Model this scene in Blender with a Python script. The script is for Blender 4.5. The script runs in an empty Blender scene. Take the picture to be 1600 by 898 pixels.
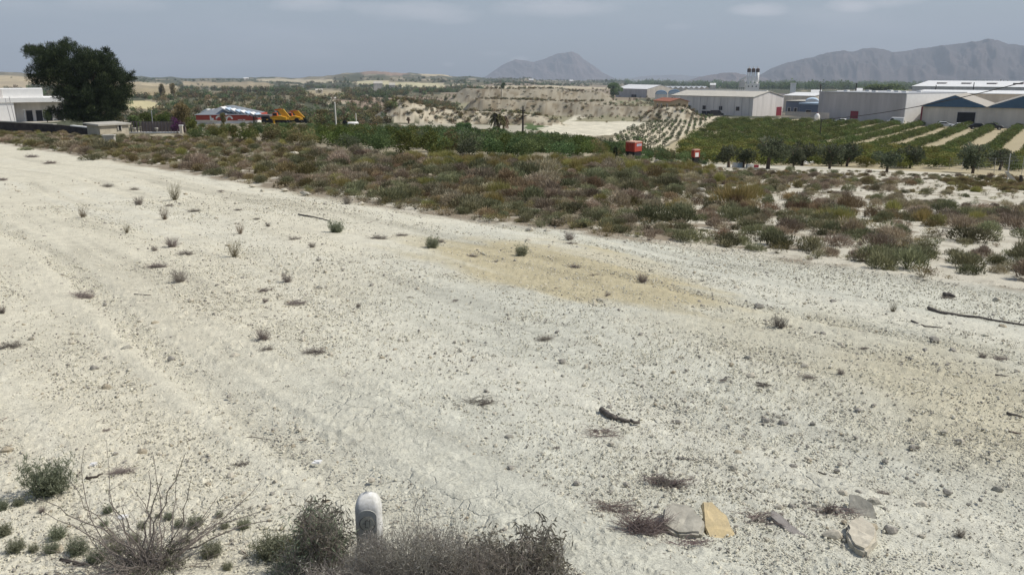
import bpy, bmesh, math, random
import numpy as np
from mathutils import Vector, Matrix, Euler
random.seed(7)
RNG = np.random.default_rng(11)
PI = math.pi
scene = bpy.context.scene
COL = scene.collection

# ------------------------------------------------------------------ camera
PITCH = math.radians(14.6)
EYE = 2.2
cam_data = bpy.data.cameras.new("camera")
cam_data.lens = 28.8
cam_data.sensor_width = 36.0
cam_data.clip_start = 0.05
cam_data.clip_end = 80000
cam = bpy.data.objects.new("camera", cam_data)
cam.location = (0, 0, EYE)
cam.rotation_euler = (PI / 2 - PITCH, 0, 0)
COL.objects.link(cam)
scene.camera = cam

# ------------------------------------------------------------------ sun
SUN_AZ, SUN_EL = math.radians(88), math.radians(52)
sun_dir = Vector((math.sin(SUN_AZ) * math.cos(SUN_EL), math.cos(SUN_AZ) * math.cos(SUN_EL), math.sin(SUN_EL)))
sd = bpy.data.lights.new("sun", 'SUN')
sd.energy = 3.9
sd.angle = math.radians(0.53)
sd.color = (1.0, 0.95, 0.865)
sun = bpy.data.objects.new("sun", sd)
sun.rotation_euler = sun_dir.to_track_quat('Z', 'Y').to_euler()
sun.location = (40, 0, 60)
COL.objects.link(sun)

# ------------------------------------------------------------------ sky
world = bpy.data.worlds.new("World")
scene.world = world
world.use_nodes = True
wt = world.node_tree
wt.nodes.clear()
def WN(t, **k):
    n = wt.nodes.new(t)
    for a, b in k.items():
        setattr(n, a, b)
    return n
sky = WN('ShaderNodeTexSky', sky_type='NISHITA')
sky.sun_disc = False
sky.sun_elevation = SUN_EL
sky.sun_rotation = SUN_AZ
sky.altitude = 100
sky.air_density = 1.0
sky.dust_density = 1.6
sky.ozone_density = 2.0
hsv = WN('ShaderNodeHueSaturation')
hsv.inputs['Saturation'].default_value = 0.88
wt.links.new(sky.outputs[0], hsv.inputs['Color'])
tc = WN('ShaderNodeTexCoord')
# broken cloud sheet: noise over the sky direction, flattened towards the horizon, as one field for the whole dome
sep = WN('ShaderNodeSeparateXYZ'); wt.links.new(tc.outputs['Generated'], sep.inputs[0])
def WM(op, a, b=None):
    n = WN('ShaderNodeMath', operation=op)
    for i, v in enumerate((a, b)):
        if v is None: continue
        if isinstance(v, (int, float)): n.inputs[i].default_value = v
        else: wt.links.new(v, n.inputs[i])
    return n.outputs[0]
zz = WM('MULTIPLY', sep.outputs['Z'], 4.2)
cmb = WN('ShaderNodeCombineXYZ')
wt.links.new(sep.outputs['X'], cmb.inputs[0]); wt.links.new(sep.outputs['Y'], cmb.inputs[1]); wt.links.new(zz, cmb.inputs[2])
nz = WN('ShaderNodeTexNoise'); nz.inputs['Scale'].default_value = 3.2; nz.inputs['Detail'].default_value = 6; nz.inputs['Roughness'].default_value = 0.55
wt.links.new(cmb.outputs[0], nz.inputs['Vector'])
nz2 = WN('ShaderNodeTexNoise'); nz2.inputs['Scale'].default_value = 14; nz2.inputs['Detail'].default_value = 5; nz2.inputs['Roughness'].default_value = 0.6
wt.links.new(cmb.outputs[0], nz2.inputs['Vector'])
cloud = WN('ShaderNodeMapRange'); cloud.interpolation_type = 'SMOOTHSTEP'
cloud.inputs['From Min'].default_value = 0.50; cloud.inputs['From Max'].default_value = 0.72
wt.links.new(nz.outputs[0], cloud.inputs['Value'])
mask = WM('MULTIPLY', cloud.outputs[0], 0.34)
# the separate small clouds seen above the hills (each a soft patch at its own bearing and elevation)
def skydir(px, py):
    v = Vector(((px - 800) / 1280, (449 - py) / 1280, -1)).normalized()
    return (cam.rotation_euler.to_matrix() @ v).normalized()
for (px, py, w, h, s) in [(655, 18, .070, .011, .55), (700, 30, .03, .006, .4), (870, 12, .075, .012, .5), (1185, 16, .034, .0075, .9), (1330, 10, .028, .008, .8),
                          (480, 6, .045, .009, .45), (812, 93, .012, .0035, .55), (770, 84, .02, .003, .25), (1060, 42, .015, .004, .3), (1395, 2, .04, .007, .5), (165, 6, .06, .01, .3), (700, 101, .008, .003, .35), (570, 10, .03, .006, .3)]:
    d = skydir(px, py)
    t = d.cross(Vector((0, 0, 1))).normalized(); u = t.cross(d).normalized()
    def dot(vec):
        n = WN('ShaderNodeVectorMath', operation='DOT_PRODUCT')
        wt.links.new(tc.outputs['Generated'], n.inputs[0]); n.inputs[1].default_value = vec
        return n.outputs['Value']
    a = WM('POWER', WM('DIVIDE', dot(t), w), 2.0)
    b = WM('POWER', WM('DIVIDE', dot(u), h), 2.0)
    front = WM('GREATER_THAN', dot(d), 0.5)
    g = WM('SUBTRACT', 1.25, WM('ADD', a, b))
    nn = WM('MULTIPLY', WM('SUBTRACT', nz2.outputs[0], 0.5), 2.6)
    g = WM('MAXIMUM', WM('ADD', g, nn), 0.0)
    g = WM('MINIMUM', WM('MULTIPLY', g, 0.8), 1.0)
    g = WM('MULTIPLY', WM('MULTIPLY', g, s), front)
    mask = WM('MAXIMUM', mask, g)
mix = WN('ShaderNodeMix', data_type='RGBA')
wt.links.new(mask, mix.inputs['Factor'])
wt.links.new(hsv.outputs[0], mix.inputs[6])
mix.inputs[7].default_value = (11.5, 10.8, 10.6, 1)
bg = WN('ShaderNodeBackground'); bg.inputs['Strength'].default_value = 0.097
wt.links.new(mix.outputs[2], bg.inputs['Color'])
wo = WN('ShaderNodeOutputWorld'); wt.links.new(bg.outputs[0], wo.inputs['Surface'])

vs = scene.view_settings
vs.view_transform = 'Standard'; vs.look = 'None'; vs.exposure = 0.23; vs.gamma = 1.0; vs.use_curve_mapping = False
scene.render.engine = 'CYCLES'
scene.cycles.use_denoising = True
scene.cycles.max_bounces = 6
scene.cycles.volume_bounces = 0
scene.cycles.transparent_max_bounces = 8

# ------------------------------------------------------------------ noise
def _hash(ix, iy, seed):
    h = (ix.astype(np.int64) * 374761393 + iy.astype(np.int64) * 668265263 + seed * 1442695041) & 0xFFFFFFFF
    h = ((h ^ (h >> 13)) * 1274126177) & 0xFFFFFFFF
    h = h ^ (h >> 16)
    return (h & 0xFFFF) / 65535.0
def vnoise(x, y, seed=0):
    ix = np.floor(x); iy = np.floor(y)
    fx = x - ix; fy = y - iy
    fx = fx * fx * fx * (fx * (fx * 6 - 15) + 10); fy = fy * fy * fy * (fy * (fy * 6 - 15) + 10)
    a = _hash(ix, iy, seed); b = _hash(ix + 1, iy, seed); c = _hash(ix, iy + 1, seed); d = _hash(ix + 1, iy + 1, seed)
    return (a * (1 - fx) + b * fx) * (1 - fy) + (c * (1 - fx) + d * fx) * fy
def fbm(x, y, seed=0, octs=4, gain=.5):
    s = 0; amp = 1; tot = 0
    for o in range(octs):
        s = s + amp * (vnoise(x, y, seed + o * 17) - .5); tot += amp
        x, y = x * 1.9 + y * .55 + 13.7, y * 1.9 - x * .55 + 7.1
        amp *= gain
    return s / tot * 2
def sstep(a, b, x):
    t = np.clip((x - a) / (b - a), 0, 1)
    return t * t * (3 - 2 * t)

# ------------------------------------------------------------------ picture geometry helpers: bearing of a picture column
CP = math.cos(PITCH)
def az_of(px):                 # bearing of picture column px near the horizon
    return np.arctan((np.asarray(px, float) - 800) / 1280 * CP)
def px_of(az):
    return 800 + 1280 * np.tan(az) / CP
def tan_el(py):                # tangent of elevation of picture row py at the centre line
    return np.tan(np.arctan((449 - np.asarray(py, float)) / 1280) - PITCH)

# ------------------------------------------------------------------ terrain height
KD = np.array([0, 12, 25, 50, 75, 100, 130, 180, 250, 330, 400, 700, 1000, 1500, 2500, 4000, 9000, 40000.])
PL = np.array([0, -.55, -1.1, -2.1, -3.25, -4.2, -5.4, -8.0, -11.3, -12.8, -14, -17, -19, -21, -26, 0, -90, -110.])
PC = np.array([0, -.6, -1.25, -2.6, -4.7, -6.7, -8.6, -10.8, -13, -16, -18, -22, -24, -28, -34, 0, -90, -110.])
PR = np.array([0, -.65, -1.75, -3.8, -5.8, -7.9, -10.2, -12.3, -13.3, -14.4, -16.6, -21, -24, -28, -36, 0, -90, -110.])
SKX = np.array([-400, -200, 0, 100, 200, 350, 480, 520, 560, 600, 640, 700, 760, 850, 960, 1100, 1700, 2200.])
SKY = np.array([112, 112, 113, 117, 120, 122, 121, 118, 112.5, 112.5, 114.5, 118, 122, 125, 128, 131, 132, 132.])
RIDGES = []      # (points xy, heights, widths, flatness, gully)
def polar(px, d):
    a = float(az_of(px)); return d * math.sin(a), d * math.cos(a)
def add_ridge(pts, flat=.1, gully=.3, dstep=None):
    RIDGES.append(([polar(p[0], p[1]) for p in pts], [p[2] for p in pts], [p[3] for p in pts], flat, gully))
add_ridge([(629, 262, 7.0, 10.5), (645, 264, 6.5, 10.5), (678, 266, 4.8, 9.5), (720, 268, 4.2, 9), (790, 268, 4.0, 9), (850, 262, 2.6, 8)], .14, .4)
add_ridge([(768, 430, 7.8, 17), (810, 440, 7.6, 22), (900, 440, 6.8, 26), (985, 430, 4.2, 24)], .55, .7)
add_ridge([(765, 720, 13, 42), (840, 735, 13, 40), (915, 745, 10.0, 30)], .5, 1.2)
add_ridge([(1042, 318, 5.0, 11), (1060, 318, 5.0, 11)], .25, .08)
def Hterr(x, y):
    x = np.asarray(x, float); y = np.asarray(y, float)
    d = np.hypot(x, y); az = np.arctan2(x, y)
    azc = np.clip(az, -1.2, 1.2)
    zl = np.interp(d, KD, PL); zc = np.interp(d, KD, PC); zr = np.interp(d, KD, PR)
    deg = np.degrees(azc)
    wl = sstep(-1, 1, -1 * (deg + 8) / 8.0)          # left of about -8 degrees
    wr = sstep(0, 1, (deg - 4) / 11.0)
    z = zc * (1 - wl) * (1 - wr) + zl * wl + zr * wr
    ridge = EYE + 4000 * tan_el(np.interp(px_of(np.clip(azc, -.7, .7)), SKX, SKY)) + 6 * fbm(azc * 60, azc * 0 + 3, 5, 3)
    r = sstep(1400, 4000, d) * (1 - sstep(4000, 6500, d))
    base = np.where(d < 4000, np.interp(d, [1500, 4000], [-25, -60.]), np.interp(d, [4000, 9000], [-60, -90.]))
    far = np.where(d < 4000, z * 0 + base, base)
    z = np.where(d > 1500, (np.interp(d, [1500, 2500, 4000, 9000, 40000], [-25, -36, -60, -90, -110.]) * (1 - r) + ridge * r), z)
    # blend at 1500 m
    bl = sstep(1100, 1500, d)
    z15 = np.interp(d, KD, PC) * 0 - 25
    z = np.where(d <= 1500, z * (1 - bl) + z15 * bl, z)
    z = np.where((d > 1500), np.maximum(z, -110), z)
    # undulation
    z = z + fbm(x / 26, y / 26, 31, 3) * np.clip((d - 15) / 60, 0, 1) * .35
    z = z + fbm(x / 90, y / 60, 37, 4) * np.clip((d - 310) / 400, 0, 1) * 3.2 * (1 - sstep(0.05, .2, az)) + fbm(x / 400, y / 260, 41, 4) * np.clip((d - 700) / 1500, 0, 1) * 14 * (1 - sstep(3000, 4000, d)) * (1 - sstep(0.0, .12, az))
    for pts, hs, ws, flat, gully in RIDGES:
        best = np.zeros_like(z)
        gn = None
        for k in range(len(pts) - 1):
            ax, ay = pts[k]; bx, by = pts[k + 1]
            dx, dy = bx - ax, by - ay
            L2 = dx * dx + dy * dy
            t = np.clip(((x - ax) * dx + (y - ay) * dy) / L2, 0, 1)
            dist = np.hypot(x - ax - t * dx, y - ay - t * dy)
            h = hs[k] * (1 - t) + hs[k + 1] * t; w = ws[k] * (1 - t) + ws[k + 1] * t
            near = dist < w * 1.3
            if not near.any(): continue
            if gn is None:
                sc = w.mean()
                gn = fbm(x / sc * 2.2, y / sc * 2.2, 77, 4)
            e = np.clip((w * (1 + .16 * gn) - dist) / (w * (1 - flat)), 0, 1)
            e = e ** .95 * h + gully * gn * np.sin(np.clip(e, 0, 1) * PI)
            best = np.maximum(best, np.where(near, e, 0))
        z = z + best
    # behind the photographer the ground lies level
    z = z * sstep(-.25, .25, np.cos(az))
    return z
def Hs(x, y):
    return float(Hterr(np.array([float(x)]), np.array([float(y)]))[0])
_DS = np.exp(np.linspace(math.log(2.0), math.log(6000), 1400))
_RM = np.array(cam.rotation_euler.to_matrix())
def Gmany(px, py):
    """where the sight lines through these picture points meet the ground"""
    px = np.atleast_1d(np.asarray(px, float)); py = np.atleast_1d(np.asarray(py, float))
    v = np.stack([(px - 800) / 1280, (449 - py) / 1280, -np.ones_like(px)], 0)
    w = _RM @ v
    hd = np.hypot(w[0], w[1]); ux, uy, uz = w[0] / hd, w[1] / hd, w[2] / hd
    X = ux[:, None] * _DS; Y = uy[:, None] * _DS; Z = EYE + uz[:, None] * _DS
    diff = Z - Hterr(X, Y)
    below = diff < 0
    i = np.where(below.any(1), below.argmax(1), len(_DS) - 1); i = np.maximum(i, 1)
    r = np.arange(len(px))
    a, b = diff[r, i - 1], diff[r, i]
    t = np.clip(a / (a - b + 1e-9), 0, 1)
    d = _DS[i - 1] * (1 - t) + _DS[i] * t
    x, y = ux * d, uy * d
    return np.stack([x, y, Hterr(x, y)], 1)
def G(px, py):
    return Vector(Gmany([px], [py])[0])
def gp(px, d, dz=0):
    x, y = polar(px, d); return Vector((x, y, Hs(x, y) + dz))
def zat(px, py, d):            # height of picture point (px,py) at ground distance d
    v = _RM @ np.array([(px - 800) / 1280, (449 - py) / 1280, -1.0])
    return EYE + v[2] / math.hypot(v[0], v[1]) * d
def proj(x, y, z):
    P = np.stack([x, y, np.asarray(z) - EYE], 0)
    c = _RM.T @ P
    return 800 + 1280 * c[0] / -c[2], 449 - 1280 * c[1] / -c[2], -c[2]

# ------------------------------------------------------------------ materials
MATS = {}
def _new(name):
    m = bpy.data.materials.new(name); m.use_nodes = True
    nt = m.node_tree; nt.nodes.clear()
    out = nt.nodes.new('ShaderNodeOutputMaterial')
    b = nt.nodes.new('ShaderNodeBsdfPrincipled')
    nt.links.new(b.outputs[0], out.inputs['Surface'])
    return m, nt, b
def mat(name, color, rough=.8, var=.12, scale=3.0, bump=0.0, bscale=None, metal=0.0, dirt=None, streak=False):
    """painted or mineral surface: colour with blotchy variation, optional dirt and relief"""
    if name in MATS: return MATS[name]
    m, nt, b = _new(name); N, L = nt.nodes, nt.links
    co = N.new('ShaderNodeTexCoord')
    mp = N.new('ShaderNodeMapping'); L.new(co.outputs['Object'], mp.inputs[0])
    if streak: mp.inputs['Scale'].default_value = (1, 1, .12)
    n = N.new('ShaderNodeTexNoise'); n.inputs['Scale'].default_value = scale; n.inputs['Detail'].default_value = 6; n.inputs['Roughness'].default_value = .65
    L.new(mp.outputs[0], n.inputs['Vector'])
    r = N.new('ShaderNodeMapRange'); r.inputs['From Min'].default_value = .3; r.inputs['From Max'].default_value = .7
    L.new(n.outputs[0], r.inputs['Value'])
    mx = N.new('ShaderNodeMix'); mx.data_type = 'RGBA'
    c = Vector(color)
    lo = dirt if dirt else tuple(v * (1 - var) for v in c); hi = tuple(min(1, v * (1 + var * .6)) for v in c)
    mx.inputs[6].default_value = (*lo, 1); mx.inputs[7].default_value = (*hi, 1)
    L.new(r.outputs[0], mx.inputs['Factor'])
    L.new(mx.outputs[2], b.inputs['Base Color'])
    b.inputs['Roughness'].default_value = rough; b.inputs['Metallic'].default_value = metal
    b.inputs['Specular IOR Level'].default_value = .3
    if bump:
        n2 = N.new('ShaderNodeTexNoise'); n2.inputs['Scale'].default_value = bscale or scale * 6; n2.inputs['Detail'].default_value = 5
        L.new(co.outputs['Object'], n2.inputs['Vector'])
        bp = N.new('ShaderNodeBump'); bp.inputs['Strength'].default_value = .6; bp.inputs['Distance'].default_value = bump
        L.new(n2.outputs[0], bp.inputs['Height']); L.new(bp.outputs[0], b.inputs['Normal'])
    MATS[name] = m; return m
def leafmat(name, c1, c2, c3=None, transl=.25, objvar=.25):
    """foliage and twigs: each blade carries its own tint; each plant its own shade"""
    if name in MATS: return MATS[name]
    m, nt, b = _new(name); N, L = nt.nodes, nt.links
    at = N.new('ShaderNodeAttribute'); at.attribute_name = 'tint'
    cr = N.new('ShaderNodeValToRGB'); L.new(at.outputs['Fac'], cr.inputs[0])
    cr.color_ramp.elements[0].color = (*c1, 1); cr.color_ramp.elements[1].color = (*c2, 1)
    if c3:
        e = cr.color_ramp.elements.new(.8); e.color = (*c2, 1); cr.color_ramp.elements[-1].color = (*c3, 1)
    oi = N.new('ShaderNodeObjectInfo')
    mr = N.new('ShaderNodeMapRange'); mr.inputs['To Min'].default_value = 1 - objvar; mr.inputs['To Max'].default_value = 1 + objvar
    L.new(oi.outputs['Random'], mr.inputs['Value'])
    hs = N.new('ShaderNodeHueSaturation'); L.new(cr.outputs[0], hs.inputs['Color']); L.new(mr.outputs[0], hs.inputs['Value'])
    mh = N.new('ShaderNodeMath'); mh.operation = 'MULTIPLY'; mh.inputs[1].default_value = 7.13; L.new(oi.outputs['Random'], mh.inputs[0])
    mf = N.new('ShaderNodeMath'); mf.operation = 'FRACT'; L.new(mh.outputs[0], mf.inputs[0])
    mr2 = N.new('ShaderNodeMapRange'); mr2.inputs['To Min'].default_value = .475; mr2.inputs['To Max'].default_value = .525
    L.new(mf.outputs[0], mr2.inputs['Value']); L.new(mr2.outputs[0], hs.inputs['Hue'])
    L.new(hs.outputs[0], b.inputs['Base Color'])
    b.inputs['Roughness'].default_value = .75; b.inputs['Specular IOR Level'].default_value = .15
    if transl:
        tr = N.new('ShaderNodeBsdfTranslucent'); L.new(hs.outputs[0], tr.inputs['Color'])
        ms = N.new('ShaderNodeMixShader'); ms.inputs[0].default_value = transl
        out = [q for q in N if q.type == 'OUTPUT_MATERIAL'][0]
        L.new(b.outputs[0], ms.inputs[1]); L.new(tr.outputs[0], ms.inputs[2]); L.new(ms.outputs[0], out.inputs['Surface'])
    MATS[name] = m; return m

# ------------------------------------------------------------------ object helpers
def npmesh(name, V, F, m=None, tint=None, smooth=False):
    """mesh from a vertex array and a face array (n,3) or (n,4)"""
    V = np.asarray(V, np.float32); F = np.asarray(F, np.int32)
    me = bpy.data.meshes.new(name)
    k = F.shape[1]
    me.vertices.add(len(V)); me.vertices.foreach_set('co', V.ravel())
    me.loops.add(F.size); me.loops.foreach_set('vertex_index', F.ravel())
    me.polygons.add(len(F)); me.polygons.foreach_set('loop_start', np.arange(0, F.size, k, dtype=np.int32))
    if smooth: me.polygons.foreach_set('use_smooth', np.ones(len(F), bool))
    if tint is not None:
        a = me.attributes.new('tint', 'FLOAT', 'POINT'); a.data.foreach_set('value', np.asarray(tint, np.float32))
    me.update(calc_edges=True)
    if m: me.materials.append(m)
    return me
def link(name, me, parent=None, loc=(0, 0, 0), rot=(0, 0, 0), scale=(1, 1, 1)):
    o = bpy.data.objects.new(name, me); COL.objects.link(o)
    if parent is not None: o.parent = parent
    o.location = loc; o.rotation_euler = rot; o.scale = scale
    return o
def tag(o, label=None, cat=None, group=None, kind=None):
    if label: o['label'] = label
    if cat: o['category'] = cat
    if group: o['group'] = group
    if kind: o['kind'] = kind
    return o
def root(name, loc, rz=0, label=None, cat=None, group=None):
    o = bpy.data.objects.new(name, None); COL.objects.link(o)
    o.empty_display_size = .3; o.location = loc; o.rotation_euler = (0, 0, rz)
    return tag(o, label, cat, group, 'thing')
class MB:
    """collects polygons, boxes and tubes into one mesh"""
    def __init__(s): s.v = []; s.f = []
    def poly(s, pts):
        b = len(s.v); s.v += [tuple(p) for p in pts]; s.f.append(tuple(range(b, b + len(pts)))); return s
    def prism(s, pts, vec):
        n = len(pts); b = len(s.v); vec = Vector(vec)
        s.v += [tuple(p) for p in pts] + [tuple(Vector(p) + vec) for p in pts]
        s.f.append(tuple(range(b, b + n))[::-1]); s.f.append(tuple(range(b + n, b + 2 * n)))
        for i in range(n):
            j = (i + 1) % n; s.f.append((b + i, b + j, b + n + j, b + n + i))
        return s
    def box(s, x0, x1, y0, y1, z0, z1):
        return s.prism([(x0, y0, z0), (x1, y0, z0), (x1, y1, z0), (x0, y1, z0)], (0, 0, z1 - z0))
    def tube(s, pts, rads, n=6):
        pts = [Vector(p) for p in pts]
        if isinstance(rads, (int, float)): rads = [rads] * len(pts)
        rings = []
        for i, p in enumerate(pts):
            t = (pts[min(i + 1, len(pts) - 1)] - pts[max(i - 1, 0)])
            t = t.normalized() if t.length > 1e-9 else Vector((0, 0, 1))
            a = t.cross(Vector((.31, .2, .93))).normalized() if abs(t.z) < .93 else t.cross(Vector((1, 0, 0))).normalized()
            b = t.cross(a)
            st = len(s.v)
            for k in range(n):
                an = 2 * PI * k / n
                s.v.append(tuple(p + (a * math.cos(an) + b * math.sin(an)) * rads[i]))
            rings.append(st)
        for i in range(len(rings) - 1):
            for k in range(n):
                j = (k + 1) % n
                s.f.append((rings[i] + k, rings[i] + j, rings[i + 1] + j, rings[i + 1] + k))
        s.f.append(tuple(range(rings[0], rings[0] + n))[::-1]); s.f.append(tuple(range(rings[-1], rings[-1] + n)))
        return s
    def lathe(s, prof, n=20, c=(0, 0, 0)):
        st = len(s.v)
        for r, z in prof:
            for k in range(n):
                a = 2 * PI * k / n; s.v.append((c[0] + r * math.cos(a), c[1] + r * math.sin(a), c[2] + z))
        for i in range(len(prof) - 1):
            for k in range(n):
                j = (k + 1) % n
                s.f.append((st + i * n + k, st + i * n + j, st + (i + 1) * n + j, st + (i + 1) * n + k))
        s.f.append(tuple(range(st, st + n))[::-1]); s.f.append(tuple(range(st + (len(prof) - 1) * n, st + len(prof) * n)))
        return s
    def mesh(s, name, m, smooth=False, bevel=0):
        me = bpy.data.meshes.new(name); me.from_pydata(s.v, [], s.f)
        bm = bmesh.new(); bm.from_mesh(me); bmesh.ops.recalc_face_normals(bm, faces=bm.faces)
        if bevel: bmesh.ops.bevel(bm, geom=bm.edges[:], offset=bevel, segments=1, affect='EDGES', clamp_overlap=True)
        bm.to_mesh(me); bm.free()
        if smooth: me.polygons.foreach_set('use_smooth', [True] * len(me.polygons))
        if m: me.materials.append(m)
        return me
    def build(s, name, m, parent=None, smooth=False, bevel=0, **k):
        return link(name, s.mesh(name, m, smooth, bevel), parent, **k)
def copy_tree(o, parent=None, **k):
    c = o.copy(); COL.objects.link(c)
    if parent is not None: c.parent = parent
    for ch in o.children: copy_tree(ch, c)
    return c

# ------------------------------------------------------------------ ground cover map (real surface colours, by place)
def edge_curve(pts):
    """a boundary drawn on the ground: distance as a function of bearing"""
    P = Gmany([p[0] for p in pts], [p[1] for p in pts])
    a = np.arctan2(P[:, 0], P[:, 1]); d = np.hypot(P[:, 0], P[:, 1])
    o = np.argsort(a)
    return a[o], d[o]
E_PX = [(-200, 214), (0, 224), (60, 233), (130, 244), (200, 254), (260, 264), (330, 277), (420, 294), (480, 301), (560, 315), (650, 331), (750, 344), (850, 355), (950, 368), (1050, 378), (1150, 391), (1250, 407), (1350, 420), (1450, 434), (1600, 454), (1900, 497)]
U_PX = [(-200, 203), (0, 209), (120, 214), (200, 218), (290, 216), (400, 226), (500, 240), (600, 248), (700, 252), (850, 256), (1000, 261), (1100, 264), (1250, 268), (1400, 272), (1600, 278), (1900, 290)]
EA, ED = edge_curve(E_PX); UA, UD = edge_curve(U_PX)
def d_edge(az): return np.interp(az, EA, ED)
def d_upper(az): return np.interp(az, UA, UD)

def patch_poly(px_pts):
    P = Gmany([p[0] for p in px_pts], [p[1] for p in px_pts])
    return np.arctan2(P[:, 0], P[:, 1]), np.log(np.hypot(P[:, 0], P[:, 1]))
def inside(pa, pl, a, l):
    res = np.zeros(a.shape, bool); n = len(pa); j = n - 1
    for i in range(n):
        c = ((pl[i] > l) != (pl[j] > l))
        xx = (pa[j] - pa[i]) * (l - pl[i]) / (pl[j] - pl[i] + 1e-12) + pa[i]
        res ^= (c & (a < xx)); j = i
    return res
TAN1 = (.46, .38, .24); PALE = (.56, .50, .36); WHT = (.60, .56, .44); DRKG = (.085, .09, .055); GRNG = (.075, .105, .035); BRN = (.17, .135, .09); OCH = (.36, .29, .12); PINK = (.34, .26, .20)
PATCHES = [  # far to near: picture outline of each field or bare strip, its soil or crop colour, raggedness
    ([(-60, 121), (0, 118), (60, 121), (130, 124), (180, 128), (260, 131), (280, 138), (200, 140), (60, 131), (-60, 131)], TAN1, .5),
    ([(-60, 128), (45, 129), (45, 141), (-60, 142)], (.40, .33, .22), .2),
    ([(195, 129), (285, 137), (275, 150), (195, 150)], (.33, .27, .16), .5),
    ([(180, 158), (232, 158), (256, 166), (250, 173), (190, 169)], (.52, .46, .27), .25),
    ([(285, 127), (420, 128), (430, 138), (285, 137)], (.33, .27, .17), .6),
    ([(400, 123), (470, 124), (560, 128), (700, 131), (760, 133), (760, 136), (600, 134), (480, 129), (400, 127)], (.42, .37, .26), .3),
    ([(530, 127), (600, 128), (690, 131), (700, 138), (640, 137), (560, 132)], (.48, .44, .28), .35),
    ([(560, 113.5), (625, 113.5), (640, 117), (570, 117)], (.28, .2, .15), .5),
    ([(655, 116), (705, 118), (705, 121), (655, 119)], (.45, .38, .25), .4),
    ([(470, 141), (530, 141), (545, 151), (480, 152)], (.33, .28, .18), .9),
    ([(515, 151), (660, 151), (700, 155), (640, 159), (520, 158)], (.27, .21, .155), .6),
    ([(510, 159), (545, 159), (545, 163), (510, 163)], (.42, .36, .26), .5),
    ([(690, 143), (735, 146), (730, 152), (690, 150)], (.3, .26, .18), .6),
    ([(722, 137), (772, 143), (770, 155), (725, 152)], (.045, .075, .03), .2),
    ([(690, 134), (960, 134), (1000, 150), (1000, 163), (700, 163)], (.25, .205, .15), .8),
    ([(740, 134), (870, 134), (960, 137), (960, 140), (740, 138)], (.46, .40, .28), .4),
    ([(840, 141), (900, 138), (950, 148), (860, 154)], (.36, .31, .22), 1.0),
    ([(700, 155), (1010, 157), (1050, 176), (1000, 190), (850, 195), (740, 180)], (.27, .25, .16), .6),
    ([(725, 158), (870, 160), (880, 165), (730, 163)], (.36, .35, .2), .5),
    ([(700, 174), (910, 175), (910, 178), (700, 178)], (.46, .43, .34), .3),
    ([(560, 197), (600, 195), (700, 193), (830, 194), (860, 199), (820, 212), (560, 206)], (.40, .37, .29), .4),
    ([(820, 192), (850, 193), (850, 203), (820, 203)], (.09, .13, .05), .3),
    ([(850, 198), (885, 189), (980, 190), (1060, 196), (960, 210), (880, 216), (820, 216)], WHT, .8),
    ([(895, 180), (915, 178), (905, 187), (880, 192), (865, 190)], WHT, .25),
    ([(940, 240), (960, 213), (1010, 192), (1060, 182), (1130, 180), (1100, 200), (1050, 220), (1000, 244)], (.52, .46, .34), .15),
    ([(1085, 200), (1230, 186), (1700, 189), (1900, 268), (1600, 276), (1400, 271), (1230, 264), (1050, 262), (1040, 230)], (.40, .345, .225), .15),
]
PATCHES = [(patch_poly(p), c, r) for p, c, r in PATCHES]
MOUND_PX = [([(575, 192), (640, 158), (700, 172), (850, 172), (850, 203), (575, 202)]),
            ([(715, 175), (740, 155), (960, 158), (1050, 166), (1050, 176), (860, 180)])]
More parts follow.
